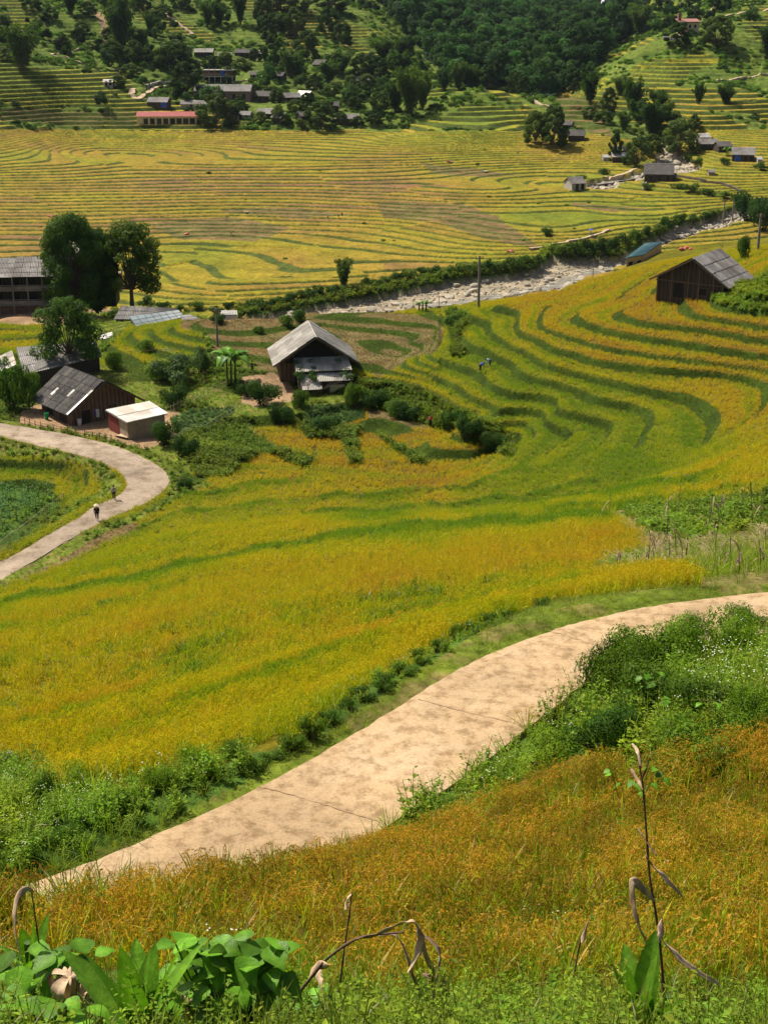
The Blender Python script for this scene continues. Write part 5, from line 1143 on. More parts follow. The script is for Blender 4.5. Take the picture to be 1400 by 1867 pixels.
# low sheds left of the middle
def quad_shed(name, q, z, hs, label, roof, wall, inset=.06, cat='shed', group=None, openings=0):
    """a shed whose roof corners are seen at four pixels; hs = roof heights above z"""
    P_ = [at_z(a, b, z + k) for (a, b), k in zip(q, hs)]; o_ = Vector(((P_[2].x + P_[3].x) / 2, (P_[2].y + P_[3].y) / 2, z)); e = empty(name, tuple(o_), label, cat, group)
    mb = MB(); P_ = [a - o_ for a in P_]; corr(mb, *P_, sheets=3, seed=int(q[0][0])); dn = Vector((0,0,.05)); mb.slab(*[a - dn for a in P_], .04, (.6,.6,.6)); mb.obj('roof', roof, e)
    c = sum(P_, Vector()) / 4; c4 = [a.lerp(c, inset) for a in P_]
    mb = MB(); mb.add([tuple(a - Vector((0,0,.12))) for a in c4] + [(a.x, a.y, -1.5) for a in c4], [(0,1,5,4),(1,2,6,5),(2,3,7,6),(3,0,4,7)]); mb.obj('wall', wall, e)
    for k in range(openings):
        t = (k + .5) / openings; a = c4[3].lerp(c4[2], t); q2 = MB(); hh = min(1.7, a.z - .35); q2.box((a.x, a.y - .05, hh / 2), (.9, .08, hh), math.atan2((c4[2]-c4[3]).y, (c4[2]-c4[3]).x)); q2.obj('door', M_DARK, e)
    return e
quad_shed('long_shed', [(222,558),(318,562),(345,584),(208,582)], -50.2, [3.9,3.9,2.2,2.2], 'long shed with dark corrugated roof under the big trees', M_ROOFM, M_WOODD)
quad_shed('blue_roofed_shed', [(236,578),(326,566),(337,578),(250,598)], -49.6, [3.3,3.3,2.6,2.6], 'shed with pale blue roof in front of the long dark shed', M_BLUE, M_WOODD, openings=2)
quad_shed('low_shed', [(330,576),(346,574),(372,584),(330,586)], -49.4, [2.6,2.6,2,2], 'small dark roofed lean-to at the end of the blue roofed shed', M_ROOFM, M_WOODD)
quad_shed('white_hut', [(404,567),(432,567),(433,574),(402,574)], -46.2, [1.9,1.9,1.6,1.6], 'tiny pale roofed hut at the terrace edge in front of the river', M_TIN, M_WWALL)
quad_shed('corrugated_barn', [(30,634),(175,624),(186,650),(44,684)], -47.2, [3.6,3.6,2.0,2.0], 'wide barn with dark wavy roof beside the light green tree', M_ROOFM, M_WOODD)
quad_shed('pig_sty', [(0,650),(22,640),(30,665),(0,680)], -46.8, [2.2,2.2,1.6,1.6], 'little shed with pale roof among bushes at the left edge', M_TIN, M_WOODD)
quad_shed('teal_roofed_shed', [(1176,444),(1208,441),(1173,465),(1140,470)], -47.3, [3.4,3.4,2.6,2.6], 'ochre walled shed with blue green roof beside the river', M_TEAL, M_ORANGE, openings=2)
quad_shed('rubbish_shelter', [(182,612),(205,606),(208,614),(184,620)], -48.2, [1.6,1.6,1.3,1.3], 'low shelter with pale sheet roof behind the light green tree', M_TIN, M_WOODD)
mb = MB(); a = at_z(-60, 585, -50.5); b = at_z(75, 585, -50.5); mb.box(((a.x+b.x)/2, (a.y+b.y)/2, -49.6), (b.x-a.x, .3, 2.6)); tag(mb.obj('timber_wall', M_WOODD), 'low dark timber wall in front of the veranda house', 'wall')

# far houses
def far_house(px, py, wpx, L, rzd, hw, hr, label, roof=M_ROOFM, wall=M_WOODD, group=None, name='village_house', dmin=480, cat='house', openings=(), w2=None):
    """ridge roughly across the view: wpx = length of the ridge in pixels"""
    q = hit(px, py, dmin); k = q.length / F; Lr = wpx * k
    e = gable_house(name, (0,0,0), R(rzd) , Lr, L, w2 or L, hw, hr, label, cat, roof, wall, .35, .35, group, openings, 0, True, 2, wavy=False)
    # centre of the house on the spot
    a = R(rzd); e.location = (q.x + math.sin(a) * Lr / 2, q.y - math.cos(a) * Lr / 2 + L * .5, q.z); return e
X = -90   # ridge across the view
def ops(Lr, n, side='left', z0=0.1, w_=1.1, h_=1.8): return [(side, Lr * (i + .7) / (n + .4), z0, w_, h_, 'door' if i % 3 == 0 else 'window') for i in range(n)]
SL = 105 * 600 / F
e = far_house(305, 226, 105, 4.6, 92, 3.4, 1.6, 'long yellow school with a red roof at the front of the far village', M_REDROOF, M_YWALL, openings=ops(24, 8, 'left', .2, 2.1, 2.3), name='school', cat='school')
for k in range(9):
    q = MB(); yy = .5 + (SL - 1.2) * k / 8; q.box((-4.6, yy, 1.3), (.35, .35, 3.6)); q.obj('pillar', M_YWALL, e)
e = far_house(408, 180, 100, 5.5, 86, 3.6, 2.6, 'long grey roofed house in the middle of the far village', M_ROOFM, M_BRICK, openings=ops(25, 5, 'left', .3, 1.4, 2.0))
# unfinished house
q = hit(398, 152, 560); e = empty('unfinished_house', (q.x, q.y, q.z), 'unfinished two storey house with bare columns and a blue sheet', 'house', None, R(-3))
mb = MB()
for z in (3.1, 6.0): mb.box((0, 3, z), (15.0, 7, .35))
mb.obj('floor_slab', M_WWALL, e); mb = MB(); mb.box((0, 6.4, 1.5), (14.6, .3, 4.8)); mb.obj('wall', M_DARK, e)
mb = MB(); mb.box((0, -.35, 4.0), (14.6, .2, 1.5)); mb.box((0, 6.2, 4.6), (14.6, .2, 2.6)); mb.obj('brick_wall', M_BRICK, e)
for k in range(6): c_ = MB(); c_.box((-7 + 14 * k / 5, -.3, 1.2), (.35, .35, 4.6)); c_.box((-7 + 14 * k / 5, 0, 5.4), (.3, .3, 3.4)); c_.obj('column', M_WWALL, e)
mb = MB(); mb.box((2.6, -.55, 4.7), (1.4, .08, 2.6)); mb.obj('blue_sheet', M_BLUEWALL, e)
VH = [(290,192,38,3.2,80,2.4,1.8,'dark hut with a blue end wall at the left of the far village',M_ROOFM,M_WOODD),
 (360,194,58,3,88,2.0,1.4,'low grey roof behind the red roofed school',M_ROOFM,M_WWALL), (398,196,28,2.8,95,2.0,1.3,'small grey roof at the right behind the school',M_ROOFM,M_WOODD),
 (372,100,34,3.4,90,2.4,1.6,'pale grey roof highest in the far village, left one',M_ROOFL,M_WOODD), (410,106,26,3,95,2.2,1.4,'second pale roof of the upper row in the far village',M_ROOFM,M_WOODD), (444,100,30,3,85,2.2,1.6,'dark roof over the right end of the upper village row',M_ROOFD,M_WOODD), (470,102,20,3,100,2.2,1.4,'little pale roof at the right end of the upper village row',M_ROOFL,M_WOODD),
 (483,180,32,3.6,75,2.2,2.0,'dark hipped roof to the right of the long grey village house',M_ROOFD,M_WOODD), (466,140,20,3,90,2,1.4,'tiny dark roof above the long grey village house',M_ROOFD,M_MUD), (507,142,26,3,70,2,1.6,'slanting dark roof near the centre of the wooded village',M_ROOFD,M_WOODD),
 (530,182,32,3.6,110,2.2,1.8,'grey roof left of the bright slanting one in the village',M_ROOFM,M_WOODD), (556,180,26,3.4,60,2.2,2.0,'bright silver slanting roof in the village centre',M_TIN,M_WOODD), (424,208,14,3,20,2.2,1.4,'narrow grey roof seen end on beside the dark bushy tree',M_ROOFM,M_WWALL),
 (446,214,26,3,80,2.0,1.4,'low grey roof hidden by trees at the lower village edge',M_ROOFM,M_WWALL), (486,212,30,3.6,70,2.2,2.0,'broad grey roof at the lower middle of the village',M_ROOFM,M_WOODD), (512,220,26,3.4,50,2.2,2.0,'dark slanting roof at the lower middle of the village',M_ROOFM,M_WOODD), (552,216,20,3,120,2.0,1.6,'small brown roof beside the round tree at the village edge',M_ROOFD,M_WOODD),
 (607,198,22,3,90,2,1.6,'dark roof between trees right of the village centre',M_ROOFD,M_WOODD), (632,222,44,3.8,92,2.2,1.8,'grey roofed farmhouse at the right end of the village',M_ROOFM,M_WOODD), (663,152,34,3.6,85,2.2,1.8,'lone dark roof in the trees high right of the village',M_ROOFD,M_WOODD), (585,122,24,3.4,60,2.2,2.2,'lone steep dark roof in the woods above the village',M_ROOFD,M_WOODD),
 (198,152,18,2.4,90,1.6,1.0,'tiny white roofed hut on the left hill',M_TIN,M_WWALL)]
for (x, y, wp, L_, rz_, hw_, hr_, lb, rf, wl) in VH: far_house(x, y + 4, wp, L_, rz_, hw_, hr_, lb, rf, wl, openings=ops(wp * .24, 2) if x != 290 else [('left', 1.8, .1, 2.6, 2.2, 'blue')], dmin=560)
far_house(1048, 345, 30, 3.4, 110, 2.2, 1.8, 'small grey hut on the left bank of the upper stream', M_ROOFM, M_WWALL, name='hut', cat='hut', openings=ops(5, 2))
far_house(1202, 329, 52, 5.2, 80, 2.4, 3.2, 'dark steep roofed farmhouse between the rice and the stream', M_ROOFD, M_WOODD, openings=ops(10, 3))
far_house(1228, 330, 10, 2, 80, 1.6, .9, 'tiny dark lean-to right of the steep roofed farmhouse', M_ROOFD, M_WOODD, name='hut', cat='hut')
far_house(1131, 294, 32, 3.4, 86, 1.8, 1.4, 'long shed with pale roof beside the feathery tree', M_TIN, M_WOODD, name='shed', cat='shed')
far_house(1104, 292, 14, 2, 90, 1.2, .7, 'small white roofed pen left of the pale long shed', M_TIN, M_WWALL, name='shed', cat='shed')
far_house(1130, 284, 30, 3.4, 90, 2.2, 1.4, 'dark brown roof behind the pale long shed', M_ROOFD, M_WOODD, name='shed', cat='shed')
far_house(1356, 292, 40, 5, 78, 2.4, 2.2, 'grey roofed house with a bright blue end wall at right', M_ROOFM, M_WOODD, openings=[('left', 6.4, .1, 2.0, 2.0, 'blue')] + ops(5, 2))
far_house(1290, 272, 34, 3.8, 90, 2.2, 1.6, 'grey farmhouse left of the blue walled one at right', M_ROOFM, M_WOODD); far_house(1318, 276, 26, 3.6, 95, 2.2, 1.6, 'brown farmhouse next to the blue walled one at right', M_ROOFD, M_WOODD)
far_house(1281, 260, 22, 3.0, 95, 2.2, 1.2, 'white roofed hut above the grey farmhouse at right', M_TIN, M_WWALL, name='hut', cat='hut')
far_house(1383, 296, 10, 2.0, 95, 1.2, .7, 'tiny white lean-to at the right end of the blue walled house', M_TIN, M_WWALL, name='hut', cat='hut')
far_house(1051, 256, 30, 3.2, 80, 2.0, 2.0, 'dark field hut next to the pair of trees', M_ROOFD, M_WOODD, name='hut', cat='hut'); far_house(1036, 234, 18, 3, 70, 1.6, 1.4, 'second dark field hut behind the pair of trees', M_ROOFD, M_WOODD, name='hut', cat='hut')
far_house(1174, 345, 8, 1.2, 90, 1.8, .5, 'tiny square field shelter below the steep roofed farmhouse', M_ROOFL, M_WWALL, name='field_shelter', cat='shelter')
far_house(1296, 320, 14, 1.6, 90, 1.4, .7, 'tiny field shelter on a mound right of the stream', M_ROOFM, M_MUD, name='field_shelter', cat='shelter')
# house on the hill top
q = hit(1258, 66, 560); e = empty('hilltop_house', (q.x, q.y, q.z), 'yellow house with red brown roof on top of the right hill', 'house', None, R(6))
mb = MB(); mb.box((0, 5, 3.0), (9.5, 6, 8)); mb.box((-2.0, 1.2, 1.0), (6.5, 3, 4)); mb.obj('wall', M_YWALL, e)
mb = MB(); mb.slab((-6.0, 1.2, 7.2), (5.4, 1.2, 7.2), (5.4, 8.6, 8.6), (-6.0, 8.6, 8.6), .25); mb.slab((-5.6, -.6, 2.9), (1.6, -.6, 2.9), (1.6, 2.4, 3.8), (-5.6, 2.4, 3.8), .2); mb.obj('roof', M_RUST, e)
for k, x in enumerate((-2.8, 0, 2.8)): mb = MB(); mb.box((x, 1.95, 5.0), (1.1, .1, 1.5)); mb.obj('window', M_GLASS, e)
mb = MB(); mb.box((-5.0, 4.4, 9.5), (1.6, 1.6, 3.6)); mb.obj('stair_tower', M_RUST, e)
gable_house('grey_annex', (q.x - 6, q.y - 2, q.z - 3), R(80), 8, 2.6, 2.6, 2, 1.2, 'low grey roof just below the yellow hill top house', 'house', roof=M_ROOFM, wall=M_WWALL, wavy=False)
# pale retaining wall and village paths
def ribbon_on_ground(name, pts, wid, mat, label, dmin, kind='structure', lift=.25, cat=None, hgt=0):
    P_ = [grd(a, b, dmin) for a, b in pts]; Q = []
    for i in range(len(P_) - 1):
        for k in range(10): Q.append(P_[i].lerp(P_[i+1], k / 10))
    Q.append(P_[-1]); mb = MB(); V = []
    for i, p_ in enumerate(Q):
        t = Q[min(i+1, len(Q)-1)] - Q[max(i-1, 0)]; s = Vector((t.y, -t.x, 0)).normalized(); ww = wid * (.8 + .4 * random.random())
        a, b = p_ - s * ww, p_ + s * ww; z = max(float(zat(a.x, a.y)), float(zat(b.x, b.y)), float(zat(p_.x, p_.y))) + lift
        V += [(a.x, a.y, z + hgt), (b.x, b.y, z + hgt), (a.x, a.y, z - 1.5), (b.x, b.y, z - 1.5)]
    n = len(Q); F_ = []
    for i in range(n - 1):
        a = 4*i; F_ += [(a, a+1, a+5, a+4), (a, a+4, a+6, a+2), (a+1, a+3, a+7, a+5)]
    mb.add(V, F_); return tag(mb.obj(name, mat), label, cat, None, kind)
M_DIRT = plain('pale dirt', (.42,.31,.20), .95, .8, .2)
ribbon_on_ground('hill_path', [(94,101),(130,95),(165,88),(200,80)], .7, M_DIRT, 'pale dirt path climbing the left hill', 600)
ribbon_on_ground('hill_path', [(94,102),(130,110),(170,121),(205,130),(235,124)], .6, M_DIRT, 'lower leg of the dirt path on the left hill', 600)
ribbon_on_ground('village_lane', [(243,162),(240,172),(252,182),(262,176),(285,160),(315,156)], 1.3, M_DIRT, 'pale lane at the left end of the village', 560)
ribbon_on_ground('village_lane', [(424,152),(440,148),(465,146)], 1.0, M_DIRT, 'short pale lane beside the unfinished house', 560)
ribbon_on_ground('ridge_path', [(300,24),(330,45),(354,62),(340,66)], .8, M_DIRT, 'pale path along the golden terraces at the top left', 600)
ribbon_on_ground('hill_path', [(1285,35),(1292,20),(1310,8),(1320,2)], .9, M_DIRT, 'dirt path above the hill top house', 600)
ribbon_on_ground('hill_path', [(1318,32),(1350,24),(1400,16)], .8, M_DIRT, 'dirt path along the top right hillside', 600)
ribbon_on_ground('hill_path', [(1400,135),(1375,140),(1340,146),(1300,150)], .7, M_DIRT, 'dirt path crossing the right hillside terraces', 600)
ribbon_on_ground('gorge_path', [(955,178),(975,165),(985,160)], .7, M_DIRT, 'pale path at the mouth of the gorge', 560)
ribbon_on_ground('gorge_path', [(960,180),(990,192),(1015,200),(1020,208)], .8, M_DIRT, 'reddish path on the brown terraces below the gorge', 560)
ribbon_on_ground('bank_path', [(965,456),(1000,450),(1040,441),(1080,432),(1110,420)], .5, M_DIRT, 'pale footpath along the top of the cut river bank', 340)
ribbon_on_ground('stream_path', [(1100,330),(1130,322),(1150,312),(1160,308)], .7, M_DIRT, 'pale footpath beside the upper stream', 440)
ribbon_on_ground('retaining_wall', [(268,165),(290,156),(318,152)], .4, M_WWALL, 'pale retaining wall below the village lane', 560, 'thing', .2, 'wall', 1.6)
ribbon_on_ground('timber_bridge', [(168,552),(186,532),(208,524),(216,518)], 1.5, M_DIRT, 'plank footway crossing between the big trees and the veranda house', 225, 'thing', .4, 'footbridge', 3.0)
ribbon_on_ground('dry_stone_wall', [(1232,322),(1280,330),(1320,338),(1350,352)], .4, M_BARK, 'dark stone wall curving across the far rice fields', 440, 'thing', .1, 'wall', .6)
ribbon_on_ground('yard_path', [(222,800),(245,792),(262,785)], .8, M_DIRT, 'pale dirt ramp from the road to the tin roofed shed', 140)
# waterfall
q = Vector((0,0,0)); mb = MB(); r = Rnd(77); V = []
for i, (x, y, wd) in enumerate([(1098,2,3),(1097,8,6),(1100,13,10),(1104,17,16),(1106,22,20)]):
    p = hit(x, y + 2, 700); V += [(p.x - wd*.25, p.y - 3, p.z + 3.5), (p.x + wd*.25, p.y - 3.5, p.z + 3.2), (p.x - wd*.25, p.y + 4, p.z - 3), (p.x + wd*.25, p.y + 4, p.z - 3)]
mb.add(V, [(4*i, 4*i+1, 4*i+5, 4*i+4) for i in range(4)] + [(4*i, 4*i+4, 4*i+6, 4*i+2) for i in range(4)]); M_FALL = plain('falling water', (.75,.78,.82), .6, .4, .15)
tag(mb.obj('waterfall', M_FALL), 'small white waterfall high in the dark gorge', None, None, 'structure')

# ------------------------------------------------------------------ poles
def pole(px, pyb, pyt, label, arm=None, dmin=180, rad=.14, loc=None):
    p = loc or grd(px, pyb, dmin); k = p.length / F; H = (pyb - pyt) * k * .98
    e = empty('utility_pole', tuple(p), label, 'pole'); mb = MB(); mb.tube([(0,0,-.5), (0,0,H)], [rad*1.25, rad*.85], 8); mb.obj('shaft', M_POLE, e)
    mb = MB(); mb.box((0, 0, H - .35), (1.3, .1, .1)); mb.tube([(-.5,0,H-.3),(-.5,0,H-.05)], .05, 6); mb.tube([(.5,0,H-.3),(.5,0,H-.05)], .05, 6); mb.obj('crossarm', M_BEAM, e)
    if arm: mb = MB(); mb.tube([(0,0,H-.1),(-.5,0,H+.15),(-.9,0,H+.1)], .04, 5); mb.box((-.95,0,H+.08), (.35,.16,.1)); mb.obj('lamp_arm', M_POLE, e)
    return e
pole(872, 561, 466, 'tall thin utility pole standing above the stony river bend', rad=.17)
pole(397, 632, 561, 'utility pole with lamp arm between the harvested terraces at left', True, 150)
pole(1380, 462, 398, 'dark utility pole at the right edge behind the barn', dmin=222, rad=.2)
pole(1080, 505, 472, 'small pole at the river edge above the little terraces', dmin=200, rad=.1)
pole(800, 560, 538, 'short pole stump beside the river bed', dmin=180, rad=.08)
for x in (1317, 1334): pole(x, 412 if x < 1320 else 404, 366, 'left post of the paired poles over the rapids' if x < 1320 else 'right post of the paired poles over the rapids', dmin=250, rad=.22)
p = grd(1308, 515, 150); e = empty('bare_sapling', tuple(p), 'thin bare sapling rising beside the barn roof', 'tree'); mb = MB(); mb.tube([(0,0,-.2),(.1,0,2.5),(.3,.1,5.6)], [.04,.03,.01], 5)
for k in range(9): mb.tube([(.1+.02*k,0,2+.35*k),(.1+random.uniform(-.7,.7),0,2.4+.38*k)], .012, 4)
mb.obj('trunk', M_BARK, e)

# ------------------------------------------------------------------ fences
def fence(name, pts, label, hgt, step, rails, mat=M_BAMB, dmin=60, net=False, rad=.035):
    P_ = [grd(a, b, dmin) for a, b in pts]; Q = []
    for i in range(len(P_) - 1):
        n = max(1, int((P_[i+1] - P_[i]).length / step))
        for k in range(n): Q.append(P_[i].lerp(P_[i+1], k / n))
    Q.append(P_[-1]); o_ = Q[0].copy(); e = empty(name, tuple(o_), label, 'fence')
    for q in Q: q.z = float(zat(q.x, q.y))
    H = [hgt * random.uniform(.85, 1.15) for _ in Q]
    for k, q in enumerate(Q):
        a = q - o_; mb = MB(); mb.tube([(a.x, a.y, a.z - .3), (a.x + random.uniform(-.08,.08), a.y, a.z + H[k])], rad, 5); mb.obj('post', mat, e)
    for rl in rails:
        mb = MB(); mb.tube([(q.x - o_.x, q.y - o_.y, q.z - o_.z + hgt * rl) for q in Q], rad * .7, 4); mb.obj('rail', mat, e)
    if net:
        mb = MB()
        for i in range(len(Q) - 1):
            a, b = Q[i] - o_, Q[i+1] - o_; n = 9
            for k in range(n): t = k / n; p_ = a.lerp(b, t); mb.box((p_.x, p_.y, p_.z + hgt * .45), (.035, .012, hgt * .9), math.atan2(b.y-a.y, b.x-a.x))
            for k in range(7): z = hgt * .9 * k / 6; mb.add([tuple(a + Vector((0,0,z))), tuple(b + Vector((0,0,z))), tuple(b + Vector((0,0,z+.03))), tuple(a + Vector((0,0,z+.03)))], [(0,1,2,3)])
        mb.obj('netting', plain('old net', (.22,.20,.12), .9), e)
    return e
fence('net_fence', [(-6,1022),(20,1000),(55,975),(85,950),(118,925)], 'sagging net fence round the maize plot beside the road', 1.5, 2.2, (.95,), M_BAMB, 105, True)
fence('picket_fence', [(28,770),(75,783),(125,792),(170,800),(205,806)], 'low stick fence in front of the farmhouse yard', .9, .9, (.5,.85), M_BEAM, 130, rad=.04)
fence('bamboo_fence', [(305,758),(345,738),(380,722),(415,704),(440,696)], 'bamboo fence climbing between the farmhouse and the middle house', 1.1, .8, (.3,.85), M_BAMB, 140)
fence('bamboo_fence', [(310,812),(350,792),(395,775),(440,752),(470,748)], 'long bamboo rail fence below the vegetable garden', 1.0, 1.6, (.4,.9), M_BAMB, 140)
fence('stick_fence', [(210,655),(240,650),(285,648),(330,645)], 'thin stick fence along the little terraces behind the farmhouse', .9, 2.0, (.85,), M_BEAM, 150)
# ------------------------------------------------------------------ people
def person(px, py, label, facing=0, pose='stand', shirt=(.1,.1,.12), legs=(.03,.03,.04), H=1.6, hat=None, basket=False, dmin=60, group=None, loc=None, simple=False, ground=None, umbrella=None):
    p = loc or grd(px, py, dmin)
    if ground is not None: p = at_z(px, py, ground)
    if 'rice' in label and dmin == 140: p.z += .25
    e = empty('person', tuple(p), label, 'person', group, facing); e.scale = (H/1.65,)*3
    skin = plain('skin', (.36,.20,.13), .6, 20, .08) if 'skin' not in bpy.data.materials else bpy.data.materials['skin']
    def smat(c):
        n = 'cloth %.2f %.2f %.2f' % c
        return bpy.data.materials[n] if n in bpy.data.materials else plain(n, c, .85, 14, .3)
    b = pose == 'bend'; w_ = pose == 'walk'
    hip = Vector((0, 0, .86)); 
    if b: ch = Vector((0, -.36, 1.05)); nk = Vector((0, -.50, 1.03)); hd = Vector((0, -.62, .98)); ht = Vector((0, -.73, .95))
    else: ch = Vector((0, -.02, 1.26)); nk = Vector((0, -.02, 1.40)); hd = Vector((0, -.05, 1.50)); ht = Vector((0, -.03, 1.60))
    J = [hip, (hip + ch) / 2 + Vector((0,.02,.02)), ch, nk, hd, ht]; Rr = [(.13,.10),(.12,.095),(.15,.10),(.05,.05),(.085,.095),(.07,.08)]
    E = [(0,1),(1,2),(2,3),(3,4),(4,5)]
    def add(parent, pt, r_): J.append(Vector(pt)); Rr.append(r_); E.append((parent, len(J) - 1)); return len(J) - 1
    limb = {}
    for s in (-1, 1):
        st = (.22 * s) if w_ else 0
        a = add(0, (.10*s, 0, .82), (.085,.085)); k = add(a, (.10*s, -.04 - st*.5, .46), (.055,.06)); f = add(k, (.10*s, .02 - st, .09), (.036,.04)); t = add(f, (.11*s, -.15 - st, .035), (.035,.03)); limb[s] = (a, k, f, t)
        if b: sh = add(2, (.17*s, -.38, 1.05), (.05,.05)); el = add(sh, (.20*s, -.45, .78), (.038,.04)); wr = add(el, (.12*s, -.58, .55), (.026,.028))
        elif pose == 'arms': sh = add(2, (.18*s, -.02, 1.31), (.05,.05)); el = add(sh, (.25*s, -.12, 1.12), (.038,.04)); wr = add(el, (.10*s, -.30, 1.20), (.026,.028))
        else: sh = add(2, (.18*s, -.02, 1.31), (.05,.05)); el = add(sh, (.23*s, .03 + st*.4, 1.06), (.038,.04)); wr = add(el, (.22*s, -.08 + st*.7, .84), (.026,.028))
        d = (J[wr] - J[el]).normalized(); hn = add(wr, J[wr] + d * .07, (.032,.018))
        if not simple:
            for q in range(4): add(hn, J[hn] + d * (.06 + .012 * (q in (1, 2))) + Vector(((q - 1.5) * .018, 0, 0)), (.008,.008))
            add(wr, J[wr] + d * .06 + Vector((-.035*s, -.02, 0)), (.009,.009))
    if not simple: add(4, hd + Vector((0, -.105, -.005)), (.014,.016))
    def skinmesh(nm, joints, edges, radii, mat, par):
        me = bpy.data.meshes.new(nm); me.from_pydata([tuple(j) for j in joints], edges, []); o = bpy.data.objects.new(nm, me); sc.collection.objects.link(o); o.parent = par
        m = o.modifiers.new('skin', 'SKIN'); me.skin_vertices[0].data.foreach_get if False else None
        for i, r_ in enumerate(radii): me.skin_vertices[0].data[i].radius = r_
        me.skin_vertices[0].data[0].use_root = True; me.materials.append(mat); s_ = o.modifiers.new('sub', 'SUBSURF'); s_.levels = s_.render_levels = 1 if simple else 2; m.use_smooth_shade = True; return o
    def mkskin(nm, joints, edges, radii, mat, par):
        me = bpy.data.meshes.new(nm); me.from_pydata([tuple(j) for j in joints], edges, []); o = bpy.data.objects.new(nm, me); sc.collection.objects.link(o); o.parent = par
        m = o.modifiers.new('skin', 'SKIN')
        if not me.skin_vertices: me.attributes  # the modifier adds the layer
        for i, r_ in enumerate(radii): me.skin_vertices[0].data[i].radius = r_
        me.skin_vertices[0].data[0].use_root = True; m.use_smooth_shade = True
        s_ = o.modifiers.new('sub', 'SUBSURF'); s_.levels = s_.render_levels = 1 if simple else 2; me.materials.append(mat); return o
    mkskin('body', J, E, Rr, skin, e)
    # clothes: wider skins over parts of the same skeleton
    torso = [J[0] + Vector((0,0,-.02)), J[1], J[2]]; te = [(0,1),(1,2)]; tr_ = [(.16,.125),(.155,.12),(.18,.125)]
    base = 6; per = (len(J) - 6 - (0 if simple else 1)) // 2
    for si, s in enumerate((-1, 1)):
        o0 = 6 + si * per; sh = o0 + 4; k0 = len(torso); torso += [J[sh], J[sh+1], J[sh+1].lerp(J[sh+2], .85)]; te += [(2, k0), (k0, k0+1), (k0+1, k0+2)]; tr_ += [(.07,.07),(.055,.055),(.042,.042)]
    mkskin('shirt', torso, te, tr_, smat(shirt), e)
    lj = [J[0]]; le = []; lr = [(.15,.12)]
    for si in range(2):
        o0 = 6 + si * per; k0 = len(lj); lj += [J[o0], J[o0+1], J[o0+1].lerp(J[o0+2], .8)]; le += [(0, k0), (k0, k0+1), (k0+1, k0+2)]; lr += [(.105,.10),(.075,.075),(.06,.06)]
    mkskin('trousers', lj, le, lr, smat(legs), e)
    if hat: mb = MB(); n = 12; c = ht; mb.add([(c.x, c.y, c.z + .16)] + [(c.x + .26 * math.cos(6.283*i/n), c.y + .26 * math.sin(6.283*i/n), c.z - .02) for i in range(n)], [(0, 1+i, 1+(i+1) % n) for i in range(n)], hat); mb.obj('hat', M_VC, e)
    else:
        mb = MB(); bm_ = bmesh.new(); bmesh.ops.create_uvsphere(bm_, u_segments=10, v_segments=8, radius=.11); V = [tuple(v.co * 1.0 + (hd + ht) / 2 + Vector((0, .03, .05))) for v in bm_.verts]; F_ = [tuple(v.index for v in f.verts) for f in bm_.faces]; bm_.free(); mb.add(V, F_, (.02,.016,.014)); mb.obj('hair', M_VC, e, True)
    if basket:
        bb = empty('back_basket', tuple(p + Matrix.Rotation(facing, 3, 'Z') @ Vector((0, .27, .85))), 'woven basket carried on the back of the walker with the straw hat', 'basket', None, facing); mb = MB(); n = 12
        rings = [(.13,-.22),(.17,-.05),(.20,.12),(.22,.24)]; V = [(r_*math.cos(6.283*i/n), r_*.8*math.sin(6.283*i/n), z) for r_, z in rings for i in range(n)]
        mb.add(V, [(j*n+i, j*n+(i+1)%n, (j+1)*n+(i+1)%n, (j+1)*n+i) for j in range(3) for i in range(n)] + [tuple(range(n))[::-1]], (.12,.08,.05)); mb.obj('basket_body', M_VC, bb)
        mb = MB(); mb.tube([(-.12,-.12,.2),(-.15,-.3,.35),(-.13,-.42,.2)], .012, 4, (.08,.05,.03)); mb.tube([(.12,-.12,.2),(.15,-.3,.35),(.13,-.42,.2)], .012, 4, (.08,.05,.03)); mb.obj('strap', M_VC, bb)
    if umbrella:
        ub = empty('umbrella', tuple(p + Vector((0, -.1, 1.9))), 'open blue umbrella held over the walker on the river bank path', 'umbrella'); mb = MB(); n = 8
        mb.add([(0,0,.35)] + [(.75*math.cos(6.283*i/n), .75*math.sin(6.283*i/n), 0) for i in range(n)], [(0, 1+i, 1+(i+1) % n) for i in range(n)], umbrella); mb.obj('canopy', M_VC, ub); mb = MB(); mb.tube([(0,0,.35),(0,0,-.8)], .02, 5, (.1,.1,.1)); mb.obj('handle', M_VC, ub)
    return e
person(178, 949, 'person in black with straw hat and back basket walking down the road', 0.15, 'walk', (.02,.018,.02), (.012,.012,.015), 1.62, (.62,.56,.42), True, ground=ROAD_Z + .02)
person(209, 911, 'barefoot person in grey shirt and dark trousers walking up the road', 3.3, 'walk', (.30,.29,.27), (.02,.02,.025), 1.5, ground=ROAD_Z + .02)
person(784, 779, 'person in red jacket standing among the terraces below the thick bank', .1, 'arms', (.55,.02,.02), (.015,.013,.018), 1.6, dmin=140)
person(875, 680, 'person in blue shirt bending over the rice on the upper terrace edge', 2.2, 'bend', (.02,.06,.42), (.02,.02,.04), 1.6, dmin=140)
person(893, 672, 'person in pale blue shirt beside the bending one in the rice', -1.2, 'bend', (.22,.36,.55), (.04,.04,.07), 1.55, dmin=140)
person(460, 678, 'small dark figure standing beside the banana plant', .5, 'stand', (.04,.05,.08), (.02,.02,.03), 1.5, dmin=140, simple=True)
person(598, 398, 'tiny field worker in white at the edge of the cut strip', 0, 'bend', (.55,.55,.55), (.03,.03,.05), 1.6, dmin=380, simple=True)
person(617, 397, 'tiny dark field worker, middle of the three in the far rice', 0, 'bend', (.03,.03,.04), (.03,.03,.05), 1.6, dmin=380, simple=True)
